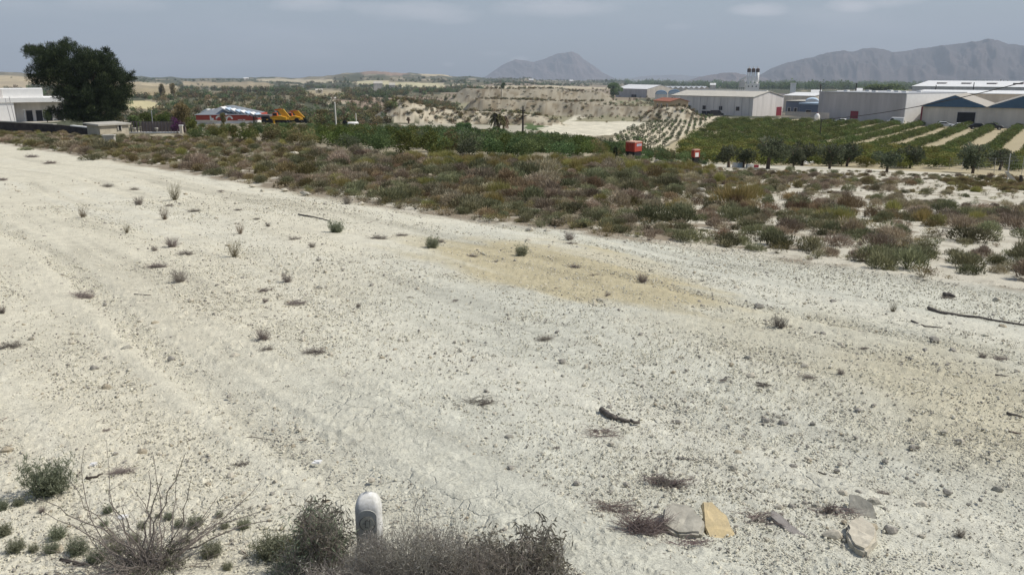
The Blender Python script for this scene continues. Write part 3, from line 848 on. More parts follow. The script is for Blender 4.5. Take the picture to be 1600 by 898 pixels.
for kd in SHRUB:
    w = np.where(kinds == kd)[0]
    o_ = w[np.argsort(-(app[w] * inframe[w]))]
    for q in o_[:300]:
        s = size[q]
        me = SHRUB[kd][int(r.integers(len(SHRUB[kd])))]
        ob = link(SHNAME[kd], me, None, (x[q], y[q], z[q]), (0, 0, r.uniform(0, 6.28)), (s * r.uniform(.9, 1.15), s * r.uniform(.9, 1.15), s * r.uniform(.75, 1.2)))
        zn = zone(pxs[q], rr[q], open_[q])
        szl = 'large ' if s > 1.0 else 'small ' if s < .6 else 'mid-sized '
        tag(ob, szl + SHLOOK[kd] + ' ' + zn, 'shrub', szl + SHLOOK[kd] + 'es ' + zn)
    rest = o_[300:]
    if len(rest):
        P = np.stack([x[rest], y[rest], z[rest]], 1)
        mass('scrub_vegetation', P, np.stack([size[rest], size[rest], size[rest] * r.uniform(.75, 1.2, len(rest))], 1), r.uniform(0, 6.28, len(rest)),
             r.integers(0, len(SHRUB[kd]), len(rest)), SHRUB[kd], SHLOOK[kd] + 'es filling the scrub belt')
print('scrub', len(x), {k_: int((kinds == k_).sum()) for k_ in SHRUB})
# low litter plants between the bushes
r = np.random.default_rng(22)
lx, ly, la, ldd = region_points(7000, float(az_of(-200)), float(az_of(1800)), lambda a: d_edge(a) * .985, lambda a: d_upper(a) * 1.03, r, 2)
kk = np.where(ldd < 40, 1.0, .6)
lowv = [shapemesh('low_growth', shrub_shape(170 + i, 'low', 150), (M_DRY, M_OLV, M_GRN)[i % 3]) for i in range(6)]
lop = sstep(1000, 1200, px_of(la)) * sstep(.1, .25, (ldd - d_edge(la)) / (d_upper(la) - d_edge(la)))
kp = r.uniform(0, 1, len(lx)) > lop * .62
lx, ly, kk = lx[kp], ly[kp], kk[kp]
mass('undergrowth', np.stack([lx, ly, Hterr(lx, ly) - .01], 1), r.uniform(.14, .42, len(lx)) * 1.0, r.uniform(0, 6.28, len(lx)), r.integers(0, 6, len(lx)), lowv, 'low dry undergrowth between the bushes')

# particular bushes
def bush(px, py, s, kd, label, sz=1.0, rz=0):
    p = G(px, py)
    ob = link(SHNAME[kd], SHRUB[kd][int(r.integers(len(SHRUB[kd])))], None, (p.x, p.y, p.z - .03), (0, 0, rz), (s, s, s * sz))
    return tag(ob, label, 'shrub')
bush(1146, 322, 1.35, 'broom', 'large yellow-green broom, the brightest clump in the scrub', 1.0, 1)
bush(1180, 310, .95, 'broom', 'straw-yellow broom beside the brightest clump', 1.1, 2)
bush(1304, 336, .95, 'green', 'dark round lone bush in the middle of the pale clearing', .75, 0)
bush(1385, 420, .62, 'green', 'grey-green bush jutting from the scrub edge onto the bare field', 1.0, 1.0)
bush(165, 236, 1.9, 'green', 'large dark bush just below the concrete shed', .8, .3)
bush(108, 232, 2.3, 'dry', 'wide dark brown bush in front of the dark wall', .55, .8)
bush(143, 250, 1.3, 'green', 'low bright green bush nearest the bare field below the shed', .55, 1.7)
for k_, (bx_, by_, bs_, kd_, lb_) in enumerate([(8, 222, 1.6, 'dry', 'at the far left end of the dark wall'), (30, 224, 1.5, 'olive', 'before the left part of the dark wall'), (52, 224, 1.7, 'dry', 'before the middle of the dark wall'), (72, 226, 1.9, 'green', 'before the dark wall under the pine'),
        (92, 224, 2.0, 'dry', 'directly under the pine'), (128, 226, 1.6, 'green', 'at the left corner of the shed'), (186, 232, 1.5, 'olive', 'before the shed window'), (205, 230, 1.4, 'dry', 'right of the shed'), (240, 226, 1.3, 'olive', 'before the terrace wall'), (262, 230, 1.4, 'green', 'before the gatepost'), (218, 242, 1.5, 'olive', 'below the terrace wall'), (250, 246, 1.4, 'dry', 'nearest the field below the terrace')]):
    bush(bx_, by_, bs_, kd_, SHLOOK[kd_] + ' ' + lb_, .6, k_)
bush(42, 235, 1.2, 'green', 'small green cushion at the field edge far left', .4, .1)

# ------------------------------------------------------------------ pebbles and clods on the bare field
def stone_mesh(name, seed, m, flat=.6, sub=1):
    bm = bmesh.new(); bmesh.ops.create_icosphere(bm, subdivisions=sub, radius=.5)
    q = random.Random(seed)
    o = [q.uniform(-9, 9) for _ in range(3)]
    from mathutils import noise as mn
    for v in bm.verts:
        f = 1 + .38 * mn.noise(Vector((v.co.x * 2.3 + o[0], v.co.y * 2.3 + o[1], v.co.z * 2.3 + o[2]))) + q.uniform(-.12, .12)
        v.co *= f; v.co.z *= flat; v.co.y *= .8
    me = bpy.data.meshes.new(name); bm.to_mesh(me); bm.free(); me.materials.append(m); return me
M_PEB = mat('pale marl stone', (.50, .46, .37), .95, .3, 9, bump=.004, bscale=60)
M_PEB2 = mat('tan stone', (.40, .35, .26), .95, .35, 9, bump=.004, bscale=60)
M_PEB3 = mat('grey stone', (.31, .29, .25), .95, .3, 9, bump=.004, bscale=60)
M_CHIP = mat('dark brown plant litter', (.14, .11, .085), .95, .4, 30)
pv_ = [stone_mesh('pebble', 300 + i, (M_PEB, M_PEB, M_PEB3, M_PEB2, M_PEB3, M_PEB)[i % 6]) for i in range(12)]
r = np.random.default_rng(31)
n = 40000
az = r.uniform(float(az_of(-250)), float(az_of(1850)), n)
d = 2.7 * np.exp(r.uniform(0, 1, n) ** .85 * math.log(34 / 2.7))
x, y = np.sin(az) * d, np.cos(az) * d
ok = d < d_edge(az) * 1.02
dn = fbm(x * .35, y * .35, 107, 4) * .8 + .5 * fbm(x * 1.1, y * 1.1, 211, 3)
ok &= r.uniform(0, 1, n) < np.clip(.45 + dn * 1.3, .08, 1)
x, y, d = x[ok], y[ok], d[ok]
s = np.clip(r.lognormal(-4.4, .55, len(x)), .005, .08) * np.interp(d, [3, 10, 30], [.9, 1.35, 2.3])
mass('pebbles', np.stack([x, y, Hterr(x, y) + s * .12 + .002], 1), s, r.uniform(0, 6.28, len(x)), r.integers(0, 12, len(x)), pv_, 'loose pebbles and clods over the bare field', tilt=r.uniform(-.35, .35, (len(x), 2)))
print('pebbles', len(x))
# finest crumbs of soil, same earth as the field
M_CRUMB = mat('crumbs of pale marl', (.60, .57, .46), .97, .18, 30)
cv_ = [stone_mesh('crumb', 340 + i, M_CRUMB if i % 4 else M_PEB3, .75, 1) for i in range(8)]
r = np.random.default_rng(33)
n = 270000
az = r.uniform(float(az_of(-150)), float(az_of(1750)), n)
d = 2.9 * np.exp(r.uniform(0, 1, n) ** .9 * math.log(24 / 2.9))
x, y = np.sin(az) * d, np.cos(az) * d
dn = fbm(x * .35, y * .35, 107, 4) * .9 + .5 * fbm(x * .9, y * .9, 213, 3) + .5 * fbm(x * 4, y * 4, 214, 2)
ok = (d < d_edge(az) * 1.01) & (r.uniform(0, 1, n) < np.clip(.58 + dn * 1.0, .16, 1))
x, y, d = x[ok], y[ok], d[ok]
s = np.clip(r.lognormal(-4.75, .42, len(x)), .004, .035) * np.interp(d, [3, 8, 24], [.9, 1.25, 2.2])
mass('soil_crumbs', np.stack([x, y, Hterr(x, y) + s * .2 + .003], 1), s, r.uniform(0, 6.28, len(x)), r.integers(0, 8, len(x)), cv_, 'fine crumbs of dry soil strewn over the bare field', tilt=r.uniform(-.5, .5, (len(x), 2)))
print('crumbs', len(x))
# dead twig bits
def twig_mesh(seed):
    q = random.Random(seed); mb = MB(); p = [Vector((-.5, 0, 0))]
    for k in range(4): p.append(p[-1] + Vector((.25, q.uniform(-.09, .09), q.uniform(-.02, .05))))
    mb.tube(p, [.02, .024, .02, .015, .006], 4)
    if q.random() < .7: mb.tube([p[2], p[2] + Vector((.18, q.uniform(-.2, .2), .06))], [.014, .004], 3)
    return mb.mesh('twig', M_TWIG if seed % 2 else M_CHIP)
tv = [twig_mesh(k) for k in range(6)]
n = 2000
az = r.uniform(float(az_of(-250)), float(az_of(1850)), n); d = 2.7 * np.exp(r.uniform(0, 1, n) * math.log(30 / 2.7))
ok = d < d_edge(az); az, d = az[ok], d[ok]; x, y = np.sin(az) * d, np.cos(az) * d
s = np.clip(r.lognormal(-3.2, .5, len(x)), .015, .18) * np.interp(d, [3, 25], [.85, 1.7])
mass('twig_litter', np.stack([x, y, Hterr(x, y) + .006], 1), s, r.uniform(0, 6.28, len(x)), r.integers(0, 6, len(x)), tv, 'scattered bits of dead twig on the field')

# ------------------------------------------------------------------ far land: groves and scrub as masses
def blobtree(seed, n, m, rx=.5, h=1.0):
    q = np.random.default_rng(seed)
    L_ = lobeset(q, 7, rx * .55, rx * .55, h * .3, h * .75, .27)
    return shapemesh('far_tree', crown_shape(seed, n, L_, .15, .1, w=.8), m)
farv = [blobtree(400 + i, 130, (M_GRV, M_OLI, M_GRV, M_OLV, M_CIT, M_RUS)[i]) for i in range(6)]
r = np.random.default_rng(41)
P_, S_, I_ = [], [], []
def fill(poly, n, s0, s1, vs_, rag=0, skip=None):
    pa, pl = patch_poly(poly)
    a = r.uniform(pa.min(), pa.max(), n * 3); l = r.uniform(pl.min(), pl.max(), n * 3)
    ins = inside(pa, pl, a + rag * r.normal(0, .004, n * 3), l)
    a, l = a[ins][:n], l[ins][:n]
    d_ = np.exp(l); xx, yy = np.sin(a) * d_, np.cos(a) * d_
    cl_ = (fbm(a * 70, l * 16, 301, 4) > -.12) & ~((px_of(a) > 285) & (px_of(a) < 480) & (d_ < 236))
    for (qa, ql), c, rg in PATCHES:
        if c[0] > .3: cl_ &= ~inside(qa, ql, a, l) | (r.uniform(0, 1, len(a)) < .03)
    xx, yy = xx[cl_], yy[cl_]
    P_.append(np.stack([xx, yy, Hterr(xx, yy) - .2], 1)); S_.append(r.uniform(s0, s1, len(xx)) * np.clip(np.hypot(xx, yy) / 500, .8, 2.2)); I_.append(r.choice(vs_, len(xx)))
fill([(-100, 132), (270, 140), (600, 152), (620, 172), (560, 196), (400, 200), (250, 190), (190, 196), (-100, 180)], 4600, 1.6, 3.4, [0, 1, 1, 2, 3, 3, 5])
fill([(-100, 120), (150, 122), (600, 122), (960, 127), (1000, 133), (700, 145), (600, 153), (270, 141), (-100, 132)], 6000, 1.7, 3.4, [0, 1, 1, 2, 3])
fill([(600, 150), (730, 158), (700, 175), (600, 165)], 900, 1.2, 2.4, [0, 3, 1, 3])
fill([(640, 140), (1000, 138), (1060, 180), (900, 196), (700, 190), (600, 180)], 1500, .9, 2.0, [3, 5, 2, 3])
fill([(940, 128), (1800, 130), (1800, 140), (1240, 141), (960, 134)], 2600, 5, 9, [0, 2, 0, 4])
P_, S_, I_ = np.concatenate(P_), np.concatenate(S_), np.concatenate(I_)
mass('far_woods', P_, np.stack([S_ * 1.15, S_ * 1.15, S_], 1), r.uniform(0, 6.28, len(P_)), I_, farv, 'far-off groves and scrub across the valley')
print('far', len(P_))
# shrub tufts on the eroded banks
P_, S_, I_ = [], [], []
for (pts, hs, ws, flat, gully) in RIDGES:
    for k_ in range(len(pts) - 1):
        n = 110 if math.hypot(*pts[0]) > 300 else 70
        if abs(hs[0] - 5.9) < .01: n = 8
        t = r.uniform(0, 1, n); ax, ay = pts[k_]; bx, by = pts[k_ + 1]
        xx = ax + (bx - ax) * t + r.uniform(-1, 1, n) * ws[k_]; yy = ay + (by - ay) * t + r.uniform(-1, .6, n) * ws[k_]
        P_.append(np.stack([xx, yy, Hterr(xx, yy) - .1], 1)); S_.append(r.uniform(.5, 1.5, n) * max(1, math.hypot(ax, ay) / 420)); I_.append(r.choice([3, 5, 1], n))
P_, S_, I_ = np.concatenate(P_), np.concatenate(S_), np.concatenate(I_)
mass('bank_scrub', P_, np.stack([S_ * 1.3, S_ * 1.3, S_ * .8], 1), r.uniform(0, 6.28, len(P_)), I_, farv, 'scattered scrub on the eroded banks')

# ------------------------------------------------------------------ trees
def trunk_mesh(name, seed, h, rad, spread, fork=3, lean=0):
    q = random.Random(seed); mb = MB()
    top = Vector((lean * h, q.uniform(-.05, .05) * h, h * .45))
    mb.tube([(0, 0, -.25), (lean * h * .3, .02, h * .2), top], [rad * 1.4, rad, rad * .8], 7)
    for k in range(fork):
        a = 2 * PI * k / fork + q.uniform(-.5, .5)
        e = top + Vector((math.cos(a) * spread, math.sin(a) * spread, h * q.uniform(.3, .5)))
        mid = (top + e) / 2 + Vector((q.uniform(-.1, .1), q.uniform(-.1, .1), -.05)) * spread
        mb.tube([top, mid, e], [rad * .6, rad * .4, rad * .12], 5)
        for j_ in range(2):
            e2 = mid + Vector((q.uniform(-1, 1) * spread, q.uniform(-1, 1) * spread, q.uniform(.1, .4) * h))
            mb.tube([mid, e2], [rad * .3, rad * .08], 4)
    return mb.mesh(name, M_BARK)
def tree(name, p, h, label, cat='tree', group=None, crown=None, trunk=None, rz=0, sx=1.0):
    t = root(name, p, rz, label, cat, group); t.scale = (h * sx, h * sx, h)
    link('trunk', trunk, t); link('crown', crown, t)
    return t
# olive trees at the top of the clearing
olv = []
for i in range(5):
    q = np.random.default_rng(500 + i)
    L_ = lobeset(q, 17, .50, .50, .30, .80, .17)
    olv.append((shapemesh('crown', crown_shape(510 + i, 2300, L_, .07, .15, w=.6), M_OLI), trunk_mesh('trunk', 520 + i, 1.0, .045, .3, 3, [0, .05, -.06, .1, 0][i])))
olives = [  # px, base py, height in picture px, label, variant, dark
    (1199, 264, 47, 'biggest olive tree of the row, wide crown over two stems', 0, 1.15),
    (1252, 259, 36, 'dense dark olive close to the right of the biggest one', 1, 1.1),
    (1296, 264, 38, 'olive tree with a rounded crown and its shadow to the left, third in the row', 2, .9),
    (1322, 260, 36, 'olive leaning over the next one, fourth in the row', 3, .95),
    (1385, 269, 31, 'thin pale olive with a forked V-shaped trunk', 4, 1.15),
    (1421, 263, 34, 'slender olive behind and right of the forked one', 1, .9),
    (1519, 271, 43, 'lone tall olive near the fence with a clear shadow', 2, .85),
    (1561, 266, 30, 'low dark olive just inside the wire fence', 3, 1.1),
    (1139, 262, 34, 'olive half hidden behind the white scrap at the clearing edge', 0, .9),
    (1162, 262, 30, 'small olive between the scrap and the biggest olive', 4, .9),
    (1240, 262, 30, 'small olive tucked under the dense dark one', 2, .8),
]
for px, py, hp, lab, vi, sx in olives:
    p = G(px, py); D = math.hypot(p.x, p.y); h = hp * D / 1290
    tree('olive_tree', (p.x, p.y, p.z), h, lab, 'tree', None, olv[vi][0], olv[vi][1], px * .37, sx * 1.12)

# citrus rows on the right
citv = []
for i in range(6):
    q = np.random.default_rng(540 + i)
    L_ = lobeset(q, 8, .32, .32, .28, .68, .24)
    citv.append(shapemesh('citrus_tree', crown_shape(550 + i, 700, L_, .075, .1, w=.75), M_CIT if i < 4 else M_CITY))
r = np.random.default_rng(51)
row = math.radians(33.5)
du = np.array([math.sin(row), math.cos(row)]); dv = np.array([du[1], -du[0]])
pa, pl = patch_poly([(1060, 236), (1085, 214), (1108, 200), (1125, 188), (1280, 189), (1450, 190), (1700, 191), (1850, 240), (1850, 272), (1600, 269), (1400, 265), (1230, 260), (1140, 259), (1075, 252)])
c0 = np.array(polar(1400, 200))
TP = []
for jv in range(-34, 35):
    sp = 6.8
    for iu in range(-60, 61):
        q = c0 + du * (iu * 2.7 + r.uniform(-.3, .3)) + dv * (jv * sp + r.uniform(-.3, .3))
        TP.append((q[0], q[1], 0))
        dq = math.hypot(*q)
        if dq < 165: TP.append((q[0] + dv[0] * 3.4, q[1] + dv[1] * 3.4, 1))
TP = np.array(TP); ta = np.arctan2(TP[:, 0], TP[:, 1]); td = np.hypot(TP[:, 0], TP[:, 1])
ok = inside(pa, pl, ta, np.log(td)) & (r.uniform(0, 1, len(TP)) > .03) & (px_of(ta) < 1700) & (td < 305)
TP, ta, td = TP[ok], ta[ok], td[ok]
tz = Hterr(TP[:, 0], TP[:, 1]); hh = r.uniform(1.9, 2.5, len(TP)) * np.interp(td, [90, 150, 180, 260], [.75, .9, .9, .95])
light = np.where((td < 165) & (r.uniform(0, 1, len(TP)) < .8), 1, 0)
o_ = np.argsort(td + 1000 * (px_of(ta) > 1640))
print('citrus', len(TP), td.min(), td.max())
def rowlabel(px, d_, lg):
    if d_ < 165:
        for lim_, nm_ in ((1150, 'behind the smaller red container'), (1225, 'behind the biggest olive'), (1275, 'behind the dense dark olive'), (1340, 'behind the rounded third olive'), (1405, 'behind the forked pale olive'), (1470, 'behind the slender olive'), (1540, 'behind the lone tall olive'), (9999, 'behind the wire fence')):
            if px < lim_: side = nm_; break
        side += ', nearest rows' if d_ < 118 else ', middle rows' if d_ < 140 else ', further rows'
    else: side = 'in the rows in front of ' + ('the pale warehouse' if px < 1240 else 'the blue-grey buildings' if px < 1300 else 'the grey warehouse' if px < 1440 else 'the blue-gabled warehouse')
    return ('bright green citrus tree ' if lg else 'dark green citrus tree ') + side
for q in o_[:300]:
    me_ = citv[int(r.integers(4, 6)) if light[q] else int(r.integers(0, 4))]
    ob = link('citrus_tree', me_, None, (TP[q, 0], TP[q, 1], tz[q] - .15), (0, 0, r.uniform(0, 6.28)), (hh[q] * 1.6, hh[q] * 1.6, hh[q]))
    lb = rowlabel(px_of(ta[q]), td[q], light[q]); tag(ob, lb, 'citrus tree', lb.replace('tree', 'trees', 1))
rest = o_[300:]
mass('orchard_woods', np.stack([TP[rest, 0], TP[rest, 1], tz[rest] - .15], 1), np.stack([hh[rest] * 1.6, hh[rest] * 1.6, hh[rest]], 1), r.uniform(0, 6.28, len(rest)),
     np.where(light[rest] > 0, r.integers(4, 6, len(rest)), r.integers(0, 4, len(rest))), citv, 'rows of dark green citrus trees further back before the warehouses')

# young orchard on pale soil
pa, pl = patch_poly([(935, 238), (962, 214), (1012, 194), (1050, 183), (1118, 181), (1100, 196), (1075, 212), (1040, 228), (1000, 240)])
c0 = np.array(polar(1040, 190)); TP = []
for jv in range(-30, 31):
    for iu in range(-40, 41):
        q = c0 + du * (iu * 4.6 + r.uniform(-.2, .2)) + dv * (jv * 3.5 + r.uniform(-.2, .2)); TP.append(q)
TP = np.array(TP); ta = np.arctan2(TP[:, 0], TP[:, 1]); td = np.hypot(TP[:, 0], TP[:, 1])
ok = inside(pa, pl, ta, np.log(td)) & (r.uniform(0, 1, len(TP)) > .04); TP, td = TP[ok], td[ok]; tz = Hterr(TP[:, 0], TP[:, 1])
yv = [shapemesh('young_tree', crown_shape(570 + i, 220, lobeset(np.random.default_rng(560 + i), 5, .25, .25, .35, .75, .24), .12, .1, w=.8), M_OLI if i else M_GRV) for i in range(3)]
print('young', len(TP))
for q in np.argsort(td)[:300]:
    s = r.uniform(1.05, 1.5)
    ob = link('young_tree', yv[int(r.integers(3))], None, (TP[q, 0], TP[q, 1], tz[q] - .1), (0, 0, r.uniform(0, 6.28)), (s * 1.05, s * 1.05, s))
    qp = float(px_of(math.atan2(TP[q, 0], TP[q, 1])))
    lb = 'small round young tree on pale soil ' + ('above the larger red container' if qp < 1012 else 'below the ochre house' if qp < 1050 else 'beside the citrus rows') + (', lower rows' if td[q] < 170 else ', middle rows' if td[q] < 220 else ', uppermost rows')
    tag(ob, lb, 'young tree', lb.replace('tree', 'trees', 1))

# dense dark grove behind the scrub
grv = []
for i in range(7):
    q = np.random.default_rng(600 + i)
    grv.append(shapemesh('grove_tree', crown_shape(610 + i, 1500, lobeset(q, 9, .36, .36, .22, .74, .2), .055, .2, w=.6), (M_GRV, M_GRV, M_OLI, M_GRV, M_CIT, M_CITL, M_OLV)[i]))
r = np.random.default_rng(61)
GLO = edge_curve([(170, 212), (280, 219), (330, 221), (420, 226), (520, 237), (600, 246), (700, 250), (850, 253), (980, 257), (1070, 257), (1130, 258)])
TOPA = np.array([az_of(p) for p in (170, 300, 560, 700, 820, 900, 960, 1000, 1060, 1130)])
TOPD = np.array([175, 195, 195, 170, 150, 125, 112, 105, 98, 92.])
x, y, az, d = region_points(5600, float(az_of(285)), float(az_of(1128)), lambda a: np.interp(a, *GLO), lambda a: np.interp(a, TOPA, TOPD), r, 2)
sz = r.uniform(1.4, 3.3, len(x))
k = thin(x, y, sz * .9, .80); x, y, az, d, sz = x[k], y[k], az[k], d[k], sz[k]
z = Hterr(x, y)
# keep crowns under the sight line of what shows above the grove
topy = np.interp(px_of(az), [280, 330, 420, 520, 600, 700, 750, 820, 900, 960, 1000, 1060, 1130], [195, 192, 192, 194, 197, 197, 199, 204, 209, 216, 224, 229, 233]) + r.uniform(-3, 9, len(x)) - 3 + 5 * fbm(az * 90, d * .12, 251, 3)
lim = np.array([zat(800, py_, 1.0) - EYE for py_ in topy]) * d + EYE
hmax = lim - z
ok = hmax > .6; x, y, az, d, sz, z, hmax = [q[ok] for q in (x, y, az, d, sz, z, hmax)]
sz = np.minimum(sz, hmax)
cps = [gp(993, 78)[:2], gp(1094, 84)[:2]]
for cp_ in ((gp(993, 78)), (gp(1094, 84))):
    ca_, cd_ = math.atan2(cp_.x, cp_.y), math.hypot(cp_.x, cp_.y)
    ok = ~((np.abs(az - ca_) * d < 2.3) & (d < cd_ + 3) & (d > cd_ - 3.0)); x, y, az, d, sz, z = [q[ok] for q in (x, y, az, d, sz, z)]
    fr = (np.abs(az - ca_) * d < 2.6) & (d <= cd_); lm_ = (zat(800, 238 if cd_ < 81 else 243, 1.0) - EYE) * d + EYE - z; sz = np.where(fr, np.minimum(sz, np.maximum(.3, lm_)), sz)
pxs = px_of(az)
vi = r.choice([0, 0, 1, 2, 3, 3, 4], len(x))
vi = np.where((pxs < 660) & (r.uniform(0, 1, len(x)) < .35), 5, vi); vi = np.where(r.uniform(0, 1, len(x)) < .12, 6, vi); vi = np.where((pxs < 480) & (r.uniform(0, 1, len(x)) < .25), 6, vi)
o_ = np.argsort(-sz / d)
print('grove', len(x))
glook = ['dark blue-green', 'dark blue-green', 'silvery', 'dark blue-green', 'deep green', 'fresh green', 'olive-brown']
def gzone(px): return 'by the red and white building' if px < 420 else 'in front of the yellow machines' if px < 560 else 'in front of the conical mound' if px < 720 else 'around the wooden power pole' if px < 900 else 'around the red containers'
for q in o_[:300]:
    ob = link('grove_tree', grv[vi[q]], None, (x[q], y[q], z[q] - .1), (0, 0, r.uniform(0, 6.28)), (sz[q] * 1.2, sz[q] * 1.2, sz[q]))
    dp_ = (d[q] - np.interp(az[q], *GLO)) / 30; lb = ('tall ' if sz[q] > 2.4 else 'low ' if sz[q] < 1.6 else '') + glook[vi[q]] + (' tree at the front of the grove ' if dp_ < .33 else ' tree deep in the grove ' if dp_ < 1.2 else ' tree at the back of the grove ') + gzone(pxs[q]); tag(ob, lb, 'tree', lb.replace('tree', 'trees', 1))
rest = o_[300:]
mass('grove_woods', np.stack([x[rest], y[rest], z[rest] - .1], 1), np.stack([sz[rest] * 1.2, sz[rest] * 1.2, sz[rest]], 1), r.uniform(0, 6.28, len(rest)), vi[rest], grv, 'dense dark green grove behind the scrub belt')

# big pine on the left, crown built from the lobes its outline shows
PD = 120.0
pb = gp(125, PD)
pt = root('pine_tree', pb, 0, 'huge dark umbrella-crowned pine on the left rising above the skyline', 'tree')
def pl_(px, py, r_px, dep=0):
    a = float(az_of(px)); D = PD + dep
    v = Vector((math.sin(a) * D, math.cos(a) * D, 0)) - Vector((pb.x, pb.y, 0))
    return (v.x, v.y, zat(px, py, D) - pb.z, r_px * PD / 1290)
q = np.random.default_rng(71)
outl = [(58, 88, 14), (75, 92, 16), (95, 90, 15), (113, 84, 14), (135, 92, 15), (158, 95, 12), (170, 98, 12), (178, 110, 13), (188, 125, 14), (197, 132, 10), (192, 145, 13), (182, 160, 14), (176, 175, 14), (165, 186, 12),
        (52, 112, 10), (58, 128, 11), (70, 135, 11), (72, 108, 17), (92, 115, 20), (115, 112, 22), (140, 118, 22), (160, 128, 20), (168, 148, 20), (150, 150, 22), (125, 145, 24), (105, 140, 20), (90, 150, 12),
        (108, 165, 19), (130, 172, 22), (152, 172, 20), (100, 183, 13), (118, 188, 14), (140, 190, 14), (72, 178, 9), (82, 180, 10), (92, 172, 9), (50, 128, 7), (108, 76, 7), (168, 88, 6), (56, 84, 7), (85, 82, 7), (202, 124, 6)] + [(x_, y_, 4.5) for x_, y_ in ((45, 82), (60, 78), (72, 80), (85, 75), (92, 73), (103, 70), (112, 69), (121, 75), (133, 81), (143, 84), (152, 88), (160, 86), (166, 83), (172, 83), (177, 92), (184, 101), (192, 112), (204, 118), (207, 126), (203, 138), (46, 118), (44, 124), (198, 152), (188, 172))] + [(152, 104, 15), (142, 100, 13), (84, 102, 15), (66, 120, 12), (100, 112, 16), (78, 126, 13), (172, 122, 15)]
lobes = []
for (px_, py_, rp) in outl:
    w = 50 * math.sqrt(max(0, 1 - ((px_ - 125) / 88) ** 2)) * PD / 1290
    for dep in ([0] if rp < 12 else [-w * .75, -w * .2, w * .4]):
        lobes.append(pl_(px_ + q.uniform(-2, 2), py_ + q.uniform(-2, 2), rp * (.92 if dep else 1), dep))
lob2 = []
for (lx, ly, lz, lr) in lobes:      # break every lobe into smaller tufts of needles
    for _ in range(14):
        u = unit(1, q, -.7)[0]; k_ = q.uniform(.45, .85); lob2.append((lx + u[0] * lr * k_, ly + u[1] * lr * k_, lz + u[2] * lr * k_ + .15, lr * q.uniform(.18, .36)))
V, F, T = crown_shape(72, 120000, lob2, .36, .9, w=.13)
link('crown', npmesh('crown', V, F, M_PINE, tint=T), pt)
mb = MB(); mb.tube([(0, 0, -.6), (.2, 0, 2.2), (-.1, .2, 4.5), (.3, 0, 7.5)], [.55, .45, .36, .2], 9)
for k_ in range(14):
    lx, ly, lz, lr = lobes[int(q.integers(len(lobes)))]; z0 = q.uniform(1.5, 4.5); mb.tube([(0, 0, z0), (lx * .5, ly * .5, (z0 + lz) / 2 + .3), (lx, ly, lz)], [.2, .13, .04], 6)
mb.build('trunk', M_BARK, pt)

# leafy round trees by the houses on the left
lf = []
for i in range(3):
    qq = np.random.default_rng(640 + i)
    lf.append((shapemesh('crown', crown_shape(650 + i, 3800, lobeset(qq, 22, .4, .4, .25, .85, .17), .06, .2, w=.65), (M_OLV, M_CIT, M_GRV)[i]), trunk_mesh('trunk', 660 + i, 1, .04, .2)))
def ltree(px, D, toppy, vi, lab, sx=.9, name='broadleaf_tree'):
    p = gp(px, D); h = zat(px, toppy, D) - p.z
    return tree(name, p, h, lab, 'tree', None, lf[vi][0], lf[vi][1], px, sx)
ltree(276, 112, 160, 0, 'leafy olive-green tree right of the white gatepost', .72)
ltree(290, 100, 184, 1, 'dark green tree standing right behind the gatepost', .8)
ltree(222, 135, 176, 1, 'broad dark green tree between the shed and the gatepost', 1.2)
ltree(200, 128, 180, 2, 'grey-green tree next to the pine', 1.1)
ltree(250, 150, 176, 1, 'green tree behind the terrace balustrade', 1.1)
ltree(343, 150, 176, 0, 'thin tree in front of the red and white building', .5)
ltree(322, 128, 198, 1, 'dark rounded tree below the left end of the red building', 1.6)
ltree(352, 125, 200, 0, 'olive-green tree below the middle of the red building', 1.6)
ltree(390, 125, 197, 0, 'yellowish-green tree below the dark shed', 1.6)
ltree(725, 140, 191, 2, 'round dark tree rising above the grove, left of the palm', 1.2)
ltree(779, 145, 199, 1, 'small dark tree at the foot of the palm', 1.1)
ltree(497, 200, 171, 0, 'yellow-leaved tree right of the yellow machines', 1.0)
ltree(470, 240, 180, 1, 'dark tree behind the second yellow machine', 1.0)
ltree(787, 745, 129, 2, 'lone dark tree on top of the far bank', .9)
ltree(959, 950, 129, 2, 'dark tree at the left corner of the far warehouse', 1.2)
ltree(812, 300, 172, 0, 'bush-like tree on the bank right of the palm', 1.0)
ltree(64, 290, 172, 1, 'dark tree under the canopy of the white building', .7)
ltree(250, 700, 131, 0, 'distant tree on the tan slope, left one of the two', .5)
ltree(268, 700, 130, 0, 'distant tree on the tan slope, right one of the two', .5)
ltree(1385, 900, 131, 2, 'dark tree clump beyond the big grey warehouse roof', 2.6)
ltree(1572, 900, 126, 2, 'lone tree on the skyline beyond the white greenhouse', 1.2)
